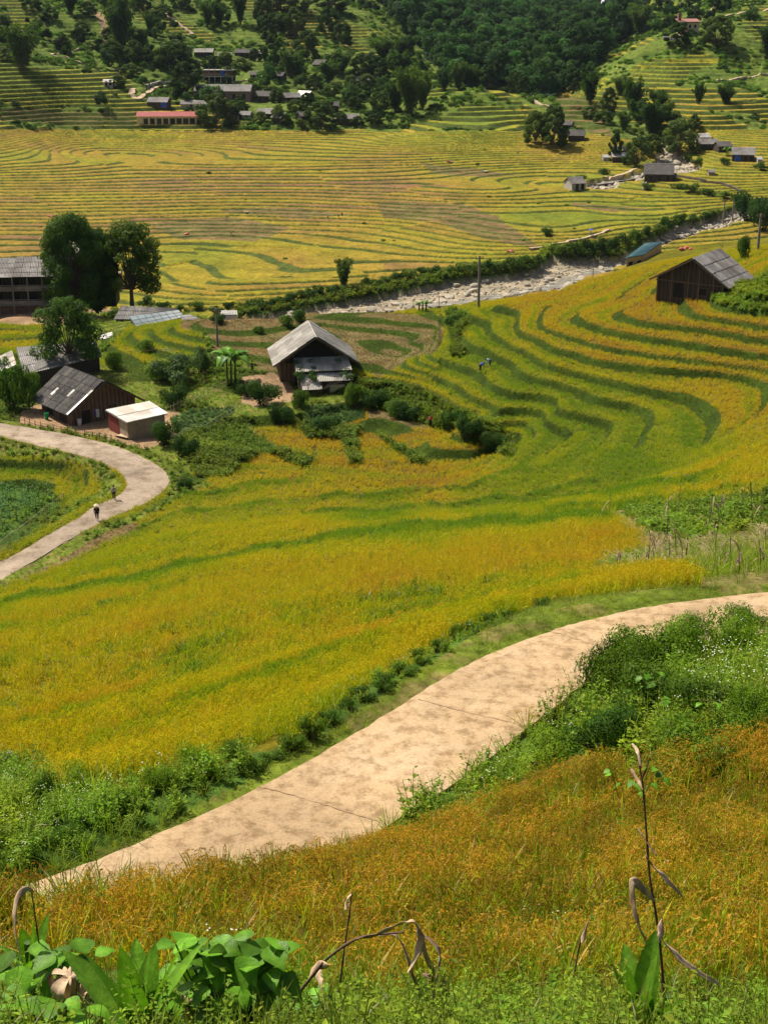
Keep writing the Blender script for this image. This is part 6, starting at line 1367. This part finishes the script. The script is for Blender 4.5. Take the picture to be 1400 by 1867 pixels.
person(624, 395, 'tiny field worker in red in the far golden rice', 0, 'stand', (.45,.04,.03), (.03,.03,.05), 1.6, dmin=380, simple=True)
person(422, 428, 'tiny worker in white and red beside the cut strip at left', 0, 'bend', (.5,.45,.45), (.3,.04,.04), 1.6, dmin=380, simple=True)
person(1076, 431, 'walker under a blue umbrella on the river bank path', 0, 'stand', (.5,.5,.55), (.05,.05,.08), 1.6, dmin=340, simple=True, umbrella=(.04,.09,.5))
person(785, 293, 'tiny worker in bright blue high in the valley fields, left one', 0, 'bend', (.03,.08,.55), (.03,.06,.3), 1.6, dmin=400, simple=True)
person(944, 281, 'tiny worker in blue high in the valley fields, right one', 0, 'bend', (.03,.06,.40), (.03,.05,.2), 1.6, dmin=400, simple=True)
for x, y, lb in ((340,428,'small pink heap of rice sacks on the cut strip at left'), (447,388,'pale heap of rice sheaves on the upper cut strip'), (820,296,'red and pale bundle beside the worker in blue'), (95,396,'red cloth bundle on the fields above the big left trees'), (930,460,'red bundle on the rice above the river bank'), (1249,456,'pink and red bundle on the small terraces above the barn'), (885,314,'pale sacks lying on the cut strip of the upper valley'), (1297,252,'orange red bundle on the terraces above the white hut')):
    p = grd(x, y, 220); r = Rnd(x); e = empty('sack_heap', tuple(p), lb, 'bundle'); c = ((.5,.12,.08) if 'red' in lb or 'pink' in lb else (.5,.4,.28))
    for k in range(4):
        mb = MB(); bm_ = bmesh.new(); bmesh.ops.create_icosphere(bm_, subdivisions=2, radius=.5); s3 = (r.u(.8,1.3), r.u(.5,.8), r.u(.45,.7)); q3 = (r.u(-.9,.9), r.u(-.4,.4), .25 + .18 * (k == 3))
        V = [(v.co.x*s3[0]+q3[0], v.co.y*s3[1]+q3[1], v.co.z*s3[2]+q3[2]) for v in bm_.verts]; F_ = [tuple(v.index for v in f.verts) for f in bm_.faces]; bm_.free(); mb.add(V, F_, tuple(np.clip(np.array(c) * r.u(.7,1.3) + (.3 if k == 1 else 0), 0, 1))); mb.obj('sack', M_VC, e, True)
# yard clutter of the farmhouse
for x, y, c, lb in ((86,765,(.02,.30,.10),'green plastic bin in the farmhouse yard'), (146,776,(.6,.6,.62),'white cloth bag hanging on the yard fence')):
    p = grd(x, y, 130); e = empty('yard_bin' if 'bin' in lb else 'cloth_bag', tuple(p), lb, 'bin' if 'bin' in lb else 'bag'); mb = MB(); n = 10
    rings = [(.20,0),(.24,.35),(.27,.8)]; mb.add([(r_*math.cos(6.283*i/n), r_*math.sin(6.283*i/n), z) for r_, z in rings for i in range(n)], [(j*n+i, j*n+(i+1)%n, (j+1)*n+(i+1)%n, (j+1)*n+i) for j in range(2) for i in range(n)] + [tuple(range(n))[::-1]], c); mb.obj('body', M_VC, e, True)
    mb = MB(); mb.tube([(.28*math.cos(6.283*i/n), .28*math.sin(6.283*i/n), .8) for i in range(n+1)], .025, 4, c); mb.obj('rim', M_VC, e)
p = grd(170, 768, 130); e = empty('hanging_cloth', (p.x, p.y, p.z), 'blue and white washing hanging at the farmhouse corner', 'laundry'); mb = MB()
for k in range(5): mb.ribbon([(k*.18, .02*(-1)**k, 1.5), (k*.18+.03, .06*(-1)**k, 1.0), (k*.18, .02, .5)], [.1,.11,.09], np.array([1.0,0,0]), (.03,.08,.5) if k < 3 else (.6,.6,.62))
mb.obj('cloth', M_VC, e); mb = MB(); mb.tube([(-.4,0,1.52),(1.2,0,1.52)], .015, 4, (.2,.2,.2)); mb.tube([(-.4,0,0),(-.4,0,1.55)], .03, 5, (.1,.07,.05)); mb.tube([(1.2,0,0),(1.2,0,1.55)], .03, 5, (.1,.07,.05)); mb.obj('line', M_VC, e)

# ------------------------------------------------------------------ trees and plants of the middle distance
reg('bigleft', broadleaf(801, 19, 7.6, 46, 22000, .36, .04, (.028,.065,.014), (.10,.18,.03)), 19, 14, 'evergreen_tree', 'tree')
reg('bigright', broadleaf(803, 16, 6.4, 34, 11000, .32, .18, (.022,.055,.010), (.09,.155,.02)), 16, 12, 'broadleaf_tree', 'tree')
reg('plum', broadleaf(805, 9, 4.6, 30, 8000, .20, .18, (.03,.07,.016), (.12,.20,.035), trunk_r=.16), 9, 9, 'light_green_tree', 'tree')
reg('vine', shrubby(806, 3.0, 3.2, 10, 3200, .17, (.03,.08,.012), (.12,.21,.03)), 3.0, 6.4, 'leafy_shrub', 'shrub')
reg('vine2', shrubby(807, 2.6, 2.4, 9, 2400, .15, (.012,.04,.01), (.05,.11,.02)), 2.6, 4.8, 'dark_shrub', 'shrub')
reg('vine3', shrubby(808, 2.6, 2.6, 9, 2600, .15, (.05,.09,.03), (.17,.24,.10)), 2.6, 5.2, 'pale_shrub', 'shrub')
def big(kind, px, py, z, ht, wd, label, **k):
    p = at_z(px, py, z); s = p.length / F; return tree_at(kind, tuple(p), label, None, ht * s, wd * s, **k)
big('bigleft', 142, 572, -49.5, 182, 116, 'tallest dark evergreen tree beside the veranda house at left', rz=.4)
big('bigleft', 178, 566, -49.5, 150, 80, 'dark evergreen tree squeezed between the tallest one and the spreading tree', rz=2.4)
big('bigright', 242, 566, -49.5, 160, 124, 'spreading broadleaf tree above the long dark shed', rz=1.0)
big('plum', 132, 680, -47.0, 140, 135, 'light green broadleaf tree in front of the dark wavy barn roof', rz=.7)
for x, y, k, ht, wd, lb in ((20,745,'vine',100,100,'large light green bush at the left edge beside the farmhouse yard'), (-8,700,'vine',70,80,'light green bush cut by the left edge above the yard'), (60,715,'vine',50,60,'light green bush between the yard and the wavy barn'),
    (330,700,'vine3',62,120,'pale green shrub mass above the vegetable garden'), (300,690,'vine',44,60,'light shrub just behind the farmhouse gable'), (322,742,'vine2',44,56,'round dark green bush behind the tin roofed shed'), (365,680,'vine3',56,70,'pale shrub left of the banana plant'),
    (300,812,'vine2',52,66,'dark bush at the corner of the tin roofed shed'), (335,832,'vine2',44,60,'dark bush hanging over the ditch beside the road'), (480,738,'vine2',48,70,'dark bush beside the path to the middle house'), (455,722,'vine2',36,50,'dark bush under the banana plant'), (510,772,'vine2',40,56,'dark bush below the lean-to of the middle house'),
    (550,742,'vine',44,46,'climbing vine mound at the left corner of the middle house'), (650,740,'vine',54,50,'bright bush at the right corner of the middle house'), (685,745,'vine2',40,60,'dark bush on the bank right of the middle house'), (720,757,'vine',42,70,'bush in the middle of the thick bank'), (742,766,'vine2',36,56,'dark bush low on the thick bank above the red jacket'), (822,776,'vine',40,56,'bush on the thick bank right of the red jacket'),
    (850,795,'vine2',44,60,'dark bush near the tip of the thick bank'), (900,825,'vine2',44,60,'last dark bush at the tip of the thick bank'), (590,790,'vine2',36,70,'dark scrub below the middle house garden'), (545,585,'vine',28,44,'bush at the terrace edge behind the middle house'), (520,592,'vine',26,40,'small bush at the terrace edge left of the roof ridge'), (830,600,'vine2',30,40,'bush at the tip of the small round terrace'),
    (340,892,'vine2',26,36,'isolated dark tuft at the road bend'), (210,672,'vine',44,60,'light bush behind the farmhouse ridge'), (265,640,'vine',30,50,'bush on the nose of the little round terraces'), (995,430,'shr0',20,26,'round shrub above the cut river bank'),
    (1360,400,'vine2',50,70,'dark leafy crown at the right edge above the barn'), (1390,420,'vine2',60,60,'dark tree at the far right edge above the barn'), (1352,470,'vine',50,36,'narrow light bush behind the barn roof at right'), (400,590,'vine2',20,40,'low shrub beside the tiny white hut'),
    (470,605,'vine',16,30,'small shrub on the harvested terrace left of the roof')):
    p = grd(x, y, 90 if x < 1000 else 200); s = p.length / F; tree_at(k, (p.x, p.y, p.z - .2), lb, None, ht * s, wd * s)
def arc_leaf(mb, o, az, L, W, rise, droop, col, n=7, fold=.25, shape=None, twist=0):
    d = np.array([math.cos(az), math.sin(az), 0]); sd = np.array([-d[1], d[0], 0]); t = np.linspace(0, 1, n)[:, None]
    P_ = np.array(o) + d * L * (t * math.cos(rise)) + np.array([0,0,1.0]) * L * (math.sin(rise) * t - droop * t**2.2)
    if shape is None: wv = W * np.sin(np.clip(np.linspace(.06, 1, n), 0, 1) ** .75 * math.pi) ** .8 + .002
    else: wv = W * np.array(shape)
    s2 = sd * math.cos(twist) + np.array([0,0,1.0]) * math.sin(twist)
    mb.ribbon(P_, wv, s2, col, fold)
def banana(seed, H, label, px, py, z=None):
    p = grd(px, py, 140); e = empty('banana_plant', tuple(p), label, 'banana plant'); r = Rnd(seed); mb = MB()
    for k in range(3): mb.tube([(k*.5-.5, 0, -.2), (k*.55-.5, .1, H*.5)], [.16, .10], 7, (.10,.13,.05))
    mb.obj('stem', M_LEAF1, e, True)
    for k in range(3):
        for j in range(7):
            lf = MB(); a = r.u(0, 6.283); arc_leaf(lf, (k*.55-.5, .1, H*.45), a, H*r.u(.45,.7), H*.085, r.u(.7,1.35), r.u(.5,1.0), np.array([.10,.21,.03]) * r.u(.6, 1.5), 9, .2); lf.obj('leaf', M_LEAF1, e, True)
banana(5, 7.0, 'banana plant with torn arching leaves left of the middle house', 422, 700)
banana(6, 2.4, 'small banana plant at the terrace edge in front of the river bed', 770, 568)
banana(7, 5.0, 'banana plant between the farmhouses near the blue walled house', 1325, 283)
# maize plot by the road
MZ = []
for v in range(4):
    r = Rnd(900+v); st = MB(); st.tube([(0,0,-.2),(0.02,0,1.0),(.05,.03,2.1)], [.025,.02,.008], 5, (.10,.17,.05)); lf = MB()
    for j in range(10): arc_leaf(lf, (.02, 0, .25 + .18 * j), 2.6 * j + r.u(-.3,.3), r.u(.6,.9), .05, r.u(.5,1.0), r.u(.5,.9), np.array([.05,.13,.025]) * r.u(.7,1.5), 6, .3)
    MZ.append((st.mesh('stalk', M_LEAF1), lf.mesh('leaves', M_LEAF1)))
for k in range(70):
    x, y = random.uniform(-10, 105), random.uniform(905, 985)
    if y > 985 - (x + 10) * .6: continue
    p = grd(x, y, 100); e = empty('maize_plant', tuple(p), 'green maize plant in the fenced plot beside the road', 'maize', 'maize plants in the fenced plot', random.uniform(0, 6.28), random.uniform(.8, 1.15)); a, b = MZ[k % 4]
    for me, nm in ((a, 'stalk'), (b, 'leaves')): o = bpy.data.objects.new(nm, me); sc.collection.objects.link(o); o.parent = e
# dry stalks on the cleared maize plot at right
DRY = [(.17,.11,.065),(.26,.18,.11),(.10,.06,.045)]
def dry_stalk(px, py, hpx, label, group=None, dmin=28, seed=0, leaves=4):
    p = grd(px, py, dmin); s = p.length / F; H = hpx * s; r = Rnd(seed); e = empty('dry_maize_stalk', tuple(p), label, 'dead stalk', group, r.u(0, 6.28)); mb = MB(); lx, ly = r.u(-.25,.25) * H, r.u(-.1,.1) * H
    mb.tube([(0,0,-.1),(lx*.4,ly*.4,H*.5),(lx,ly,H)], [.014,.012,.006], 5, DRY[seed % 3]); mb.obj('stalk', M_VC, e); lf = MB()
    for j in range(leaves): q = r.u(.3, .95); arc_leaf(lf, (lx*q, ly*q, H*q), r.u(0,6.283), H*r.u(.3,.5), .022, r.u(-.2,.7), r.u(.7,1.5), np.array(DRY[(seed + j) % 3]), 6, .5)
    lf.obj('withered_leaf', M_VC, e); return e
for k, (x, y, hp) in enumerate([(1110,945,50),(1192,1020,58),(1215,985,90),(1232,1010,60),(1235,940,90),(1290,965,70),(1302,1000,60),(1385,960,60),(1370,950,80),(1330,1045,75),(1385,1062,60),(1128,1040,40),(1180,1035,60),(1197,1032,70),(1250,1030,40),(1345,1060,50),(1285,975,44),(1395,1000,40),(1220,1030,50),(1265,960,50),(1310,945,60),(1350,935,50),(1090,1035,30),(1160,1038,34)]):
    dry_stalk(x, y, hp, 'withered brown maize stalk left on the cleared plot above the path', 'withered stalks on the cleared plot', seed=k)
cover('maize_litter', kit('litter', [tuft(950+i, 9, 0, .16, .55, .018, 1, .01, .1, 3, 1.0) for i in range(4)])[0:2], 28, 62, 2.2, [T_RAG], .8, (.2,.15,.06), 'dry leaves lying on the cleared maize plot', None, 2, 30)

# ------------------------------------------------------------------ foreground plants, each at its own distance
def tr(pts, d, dd=0.0):
    """pixels along a stem at about d metres -> world points (dd = drift in distance along it)"""
    out = []; n = len(pts)
    for i, (x, y) in enumerate(pts):
        U, S = ray(x, y); q = d + dd * i / max(1, n - 1); out.append(Vector((float(U) * q, q, float(S) * q)))
    return out
def smooth_line(P_, sub=5):
    o = []
    for i in range(len(P_) - 1):
        p0, p1, p2, p3 = P_[max(i-1,0)], P_[i], P_[i+1], P_[min(i+2, len(P_)-1)]
        for k in range(sub):
            f = k / sub; o.append(0.5 * ((2*p1) + (p2-p0)*f + (2*p0-5*p1+4*p2-p3)*f*f + (3*p1-p0-3*p2+p3)*f**3))
    o.append(P_[-1]); return o
M_DRYLEAF = plain('withered leaf', (.46,.33,.21), .8, 26, .35, .6, .01, vec=(1,1,.25), dark=(.17,.10,.06)); M_DRYSTEM = plain('withered stem', (.105,.062,.042), .8, 30, .4)
def corn(name, label, d, stems, leaves, base_px=None):
    """stems: (pixels, radius m); leaves: (pixels, half width m, sideways angle)"""
    P0 = tr([stems[0][0][-1]], d)[0]; zb = float(zat(P0.x, P0.y)); o_ = Vector((P0.x, P0.y, zb)); e = empty(name, tuple(o_), label, 'dead stalk')
    for pts, rad in stems:
        Q = smooth_line(tr(pts, d, .06))
        if pts is stems[0][0] and Q[-1].z > zb: Q.append(Vector((Q[-1].x, Q[-1].y, zb - .1)))
        n = len(Q); mb = MB(); rr_ = [rad * .62 * (.55 + .55 * i / n) * (1.35 if i % 6 == 0 else 1) for i in range(n)]; mb.tube([tuple(q - o_) for q in Q], rr_, 7); mb.obj('stalk', M_DRYSTEM, e, True)
    for k, (pts, wd, tw) in enumerate(leaves):
        Q = smooth_line(tr(pts, d, .12 if k % 2 else -.12), 6); n = len(Q); t = np.linspace(0, 1, n); wv = wd * 1.5 * np.sin(t * math.pi) ** .85 * (.75 + .25 * np.sin(t * 11 + k)) + .003
        Sd = []
        for i in range(n):
            tg = (Q[min(i+1, n-1)] - Q[max(i-1, 0)]).normalized(); s = tg.cross(Vector((0, 1, .25))).normalized(); a = tw + 1.3 * t[i]; s = (Matrix.Rotation(a, 3, tg) @ s); Sd.append(tuple(s))
        mb = MB(); P_ = np.array([tuple(q - o_) for q in Q]); Sd = np.array(Sd); wv_ = wv[:, None]; up = np.cross(Sd, np.gradient(P_, axis=0)); up = unit(up)
        rip = (np.sin(np.arange(n) * 1.3) * .25)[:, None]
        V = np.stack([P_ - Sd*wv_ + up*wv_*(.14+rip*.5), P_ - Sd*wv_*.5 + up*wv_*.05, P_ - up*wv_*.08, P_ + Sd*wv_*.5 + up*wv_*.08, P_ + Sd*wv_ + up*wv_*(.2-rip*.5)], 1).reshape(-1, 3)
        mb.add(V, [(5*i+j, 5*i+j+1, 5*i+j+6, 5*i+j+5) for i in range(n-1) for j in range(4)]); lo = mb.obj('withered_leaf', M_DRYLEAF, e, True); sm = lo.modifiers.new('thick', 'SOLIDIFY'); sm.thickness = .0015
    return e
corn('dead_maize_stalk', 'dead maize stalk at far left with one long pale hanging leaf', 5.2, [([(58,1624),(66,1680),(76,1750),(84,1800),(100,1852),(104,1890)], .008)], [([(62,1626),(48,1622),(33,1636),(26,1670),(30,1710),(42,1756)], .014, .2)])
corn('dead_maize_stalk', 'bent dead maize stalk with drooping curled leaves in the lower middle', 4.8, [([(736,1700),(690,1704),(650,1712),(600,1745),(565,1785),(540,1820),(515,1880)], .012)],
    [([(650,1712),(690,1704),(730,1684),(755,1682),(765,1710),(757,1745),(742,1775)], .022, .3), ([(690,1706),(722,1706),(738,1735),(752,1780),(772,1822)], .016, .8), ([(762,1700),(785,1715),(800,1735),(798,1770),(790,1810),(795,1860)], .013, 1.2), ([(765,1690),(775,1740),(790,1780),(770,1775)], .012, .2), ([(585,1768),(582,1790),(592,1830),(590,1870)], .020, .5), ([(600,1760),(578,1762),(560,1790)], .014, .4)])
corn('dead_maize_stalk', 'straight thin dead stalk rising behind the bent one in the lower middle', 5.0, [([(641,1628),(638,1660),(628,1730),(620,1790),(608,1850),(604,1890)], .008)], [([(640,1630),(634,1640),(630,1660)], .006, 0), ([(606,1850),(625,1846),(640,1862)], .02, .4)])
corn('dead_maize_stalk', 'slender broken stalk pair right of the lower middle', 5.4, [([(1072,1680),(1058,1715),(1045,1780),(1030,1840),(1022,1880)], .008), ([(1066,1690),(1048,1730),(1034,1790),(1030,1830)], .004)], [([(1072,1680),(1066,1700),(1060,1720)], .008, 0)])
corn('dead_maize_stalk', 'tallest dead stalk at lower right with long twisted brown leaves', 4.9, [([(1165,1395),(1172,1440),(1178,1520),(1184,1600),(1194,1660),(1202,1720),(1208,1790),(1210,1880)], .010)],
    [([(1192,1644),(1170,1620),(1153,1606),(1152,1640),(1160,1680),(1178,1720),(1190,1755)], .014, .3), ([(1176,1560),(1190,1580),(1215,1605),(1245,1636)], .012, .8), ([(1162,1510),(1178,1535),(1196,1560)], .008, .2), ([(1200,1690),(1208,1715),(1240,1750),(1280,1778),(1312,1795)], .016, .9), ([(1206,1676),(1204,1700),(1196,1720)], .014, .1),
     ([(1172,1440),(1160,1420),(1150,1402)], .005, .1), ([(1170,1420),(1180,1395),(1186,1372)], .004, .3), ([(1168,1400),(1162,1372),(1152,1356)], .004, .3)])
for (x, y, lb) in ((130, 1800, 'crumpled tan dry leaf bundle at the bottom left'), (180, 1820, 'folded pale dry leaves hanging beside the bottom left bundle'), (345, 1835, 'small crumpled dry leaf clump between the broad leaved plants'), (625, 1862, 'curled dry leaf at the foot of the bent stalk')):
    c = tr([(x, y)], 4.6)[0]; zb = float(zat(c.x, c.y)); e = empty('dry_leaf_bundle', (c.x, c.y, zb), lb, 'dry leaves'); r = Rnd(x); dz = c.z - zb; sz = .55 if x in (345, 625) else 1
    for k in range(7):
        a = r.u(0, 6.283); mb = MB(); n = 9; t = np.linspace(0, 1, n)[:, None]; d = np.array([math.cos(a), math.sin(a), 0]); L = r.u(.12,.22) * sz; P_ = np.array([0,0,dz + .05 * sz]) + d * (.05*sz) * np.sin(t * 2.6) * r.u(.5,2) + np.array([0,0,1.0]) * (L * .35 * np.sin(t * 2.2) - L * 1.1 * t ** 1.5)
        mb.ribbon(P_, (.028 * sz * np.sin(np.linspace(.15, 2.9, n)) + .003), np.array([-d[1], d[0], r.u(-.4,.4)]), (1,1,1), .6); o = mb.obj('withered_leaf', M_DRYLEAF, e, True)
    mb = MB(); mb.tube([(0,0,-.05),(.02,0,dz + .04)], .006, 5); mb.obj('stalk', M_DRYSTEM, e)
def ginger(px, py, d, hpx, label, seed, n=8):
    c = tr([(px, py)], d)[0]; zb = float(zat(c.x, c.y)); zb = min(zb, c.z); s = c.length / F; H = hpx * s; e = empty('broad_leaved_plant', (c.x, c.y, c.z), label, 'plant'); r = Rnd(seed)
    for k in range(n):
        a = 2.4 * k + r.u(-.3,.3); ri = 1.45 - .75 * (k / n) * r.u(.6, 1.2); lf = MB(); g = np.array([.12,.25,.020]) * r.u(.75, 1.35)
        arc_leaf(lf, (0,0,-.1), a, H * r.u(.7,1.1), H * .12, ri, r.u(0,.18), g, 11, .55, twist=r.u(-.5,.5)); lf.obj('leaf', M_LEAF1, e, True)
    mb = MB(); mb.tube([(0,0,zb - c.z - .1),(0,0,.1)], .02, 6, (.09,.15,.04)); mb.obj('stem', M_LEAF1, e)
ginger(255, 1860, 4.3, 215, 'cluster of tall pointed green leaves at the bottom left', 41, 10); ginger(365, 1810, 4.7, 160, 'upright pointed leaves just behind the heart shaped leaves', 42, 5)
ginger(1165, 1850, 4.5, 185, 'pointed broad leaved plant under the tallest stalk at lower right', 43, 8); ginger(55, 1640+110, 5.6, 110, 'pale green strappy plant at the left edge by the hanging dry leaf', 44, 5); ginger(1215, 1850, 5.0, 90, 'low pointed leaves beside the lower right broad leaved plant', 45, 4)
ginger(55, 1560, 17.5, 60, 'small strappy plant at the left end of the path', 46, 7)
HEART = [.0,.62,.95,1.0,.90,.72,.50,.26,.02]
def bean(px, py, d, wpx, hpx, label, seed, nl=16, lw=26):
    c = tr([(px, py)], d)[0]; s = c.length / F; e = empty('bean_plant', tuple(c), label, 'plant'); r = Rnd(seed); zb = float(zat(c.x, c.y)); st = MB()
    for k in range(nl):
        x = r.u(-.5,.5) * wpx * s; z = r.u(.25, 1.0) * hpx * s; y = r.u(-.2,.2) * wpx * s; st.tube([(x*.3, y*.3, min(0, zb - c.z)), (x*.8, y*.8, z*.6), (x, y, z)], .0035, 4, (.12,.18,.05), cap=False)
        lf = MB(); L = lw * s * r.u(1.5, 2.3); a = r.u(-2.9, -.3) if r.u() < .75 else r.u(0, 6.28); arc_leaf(lf, (x, y, z), a, L, L * .46, r.u(-.5,.5), r.u(.1,.55), np.array([.095,.215,.016]) * r.u(.5,1.5), 9, r.u(-.1,.3), HEART, r.u(-.4,.4)); lf.obj('leaf', M_LEAF1, e, True)
    st.obj('stem', M_LEAF1, e)
bean(430, 1860, 4.6, 190, 160, 'bean plant with large heart shaped leaves at the lower left', 61, 60, 24); bean(370, 1790, 5.0, 120, 90, 'smaller heart leaved vine behind the pointed leaves', 62, 30, 22)
bean(105, 1810, 5.1, 150, 90, 'heart leaved vine at the left edge behind the dry bundle', 63, 26, 25); bean(570, 1850, 5.0, 70, 60, 'low heart leaved vine under the bent dead stalk', 64, 10, 16); bean(80, 1880, 4.1, 160, 60, 'heart shaped leaves at the very bottom left corner', 65, 24, 22)
bean(1150, 1450, 13.6, 120, 60, 'big rounded leaves among the bank weeds at right', 66, 12, 8); bean(1260, 1330, 15.8, 90, 60, 'pale rounded leaves in the middle of the right bank', 67, 12, 8); bean(1180, 1270, 17.5, 90, 50, 'dark rounded leaves near the top of the right bank', 68, 12, 7)
bean(860, 1150, 27, 90, 34, 'rounded leaf plants at the upper end of the weedy verge', 69, 18, 6); bean(645, 1250, 24.5, 60, 34, 'rounded leaf plants half way along the weedy verge', 70, 14, 6)
# bushes on the near banks
reg('verge', shrubby(822, .5, .5, 9, 1100, .035, (.04,.09,.010), (.12,.22,.02)), .5, 1.0, 'verge_plant', 'plant')
reg('bank', shrubby(820, 1.15, 1.0, 16, 4200, .042, (.06,.13,.010), (.17,.30,.02)), 1.15, 2.0, 'bank_bush', 'bush'); reg('bankd', shrubby(821, 1.15, 1.0, 16, 4200, .042, (.025,.065,.008), (.08,.165,.015)), 1.15, 2.0, 'bank_bush', 'bush')  # bankd: same bush in darker greens, shade below the crest put in
for x, y, k, ht, wd, lb in ((1120,1290,'bankd',110,110,'dark bush at the right edge of the path where it narrows'), (1160,1250,'bank',100,120,'tall leafy bush at the top left of the right bank'), (1230,1230,'bank',90,140,'bush with grass tops in the middle of the right bank'), (1210,1310,'bankd',90,150,'dark bush under the crest of the right bank, shade put into its leaf colour'),
    (1110,1370,'bankd',90,150,'dark low bush beside the lower path edge'), (1290,1310,'bankd',80,130,'dark bush near the right edge of the bank'), (1340,1220,'bank',90,120,'light bush at the right edge above the bank'), (1000,1390,'bank',60,110,'low bush at the path edge left of the dark ones'), (1250,1390,'bank',70,160,'wide bush just above the foreground rice at right'), (1370,1340,'bank',80,110,'bush at the right edge above the foreground rice'),
    (80,1470,'bankd',90,110,'dark bush in the hollow at the left edge below the rice'), (150,1440,'bank',80,120,'round grassy bush beside the dark hollow at left'), (20,1400,'bankd',60,90,'dark bush at the left edge against the rice'), (220,1480,'bank',80,130,'flower dotted bush on the left verge'), (300,1440,'bank',80,110,'tall leafy bush in the middle of the left verge'),
    (360,1410,'bank',90,110,'tallest bush of the left verge'), (420,1380,'bankd',60,90,'dark bush towards the right of the left verge'), (120,1540,'bank',60,110,'low flowering bush at the lower left of the verge'), (240,1400,'bank',60,80,'green bush against the rice edge at left')):
    p = grd(x, y, 9); s = p.length / F * (.75 if x < 1000 else 1.32); tree_at(k, (p.x, p.y, p.z - .05), lb, None, ht * s, wd * s)
for k, (x, y, ht, wd) in enumerate([(455,1408,44,70),(500,1384,36,60),(530,1366,40,60),(565,1344,44,60),(600,1318,46,64),(635,1292,38,56),(662,1272,42,60),(700,1250,44,66),(735,1226,38,56),(765,1208,40,60),(800,1188,34,50),(830,1170,38,54),(860,1156,40,56),(895,1142,26,50),(925,1132,22,44),(985,1108,16,50)]):
    p = grd(x, y, 19); s = p.length / F; tree_at('verge', (p.x, p.y, p.z - .04), 'low leafy green plant in the row between the rice and the grass verge', 'leafy plants along the grass verge', ht * s * random.uniform(.55, 1.35), wd * s * random.uniform(.6, 1.3))
for x, y, k, ht, wd, lb in ((1090,1262,'bankd',120,80,'tall dark sprig leaning over the path at the left tip of the right bank'), (1150,1200,'bank',60,110,'leafy bush hiding the far edge of the path'), (1250,1160,'bank',50,120,'grassy bush on the crest of the right bank'), (1350,1140,'bank',44,110,'low bush on the crest at the right edge')):
    p = grd(x, y, 9); s = p.length / F; tree_at(k, (p.x, p.y, p.z - .05), lb, None, ht * s, wd * s)
# ------------------------------------------------------------------ air
HZ, nt, b = newmat('air'); nt.nodes.remove(b); pv = nt.nodes.new('ShaderNodeVolumePrincipled'); pv.inputs['Color'].default_value = (.72, .86, 1.0, 1); pv.inputs['Density'].default_value = 0.00002; pv.inputs['Anisotropy'].default_value = .2
nt.links.new(pv.outputs[0], nt.nodes['Material Output'].inputs['Volume'])
mb = MB(); mb.box((0, 1700, 260), (8200, 4400, 840)); tag(mb.obj('haze', HZ), 'thin haze over the valley', None, None, 'stuff')
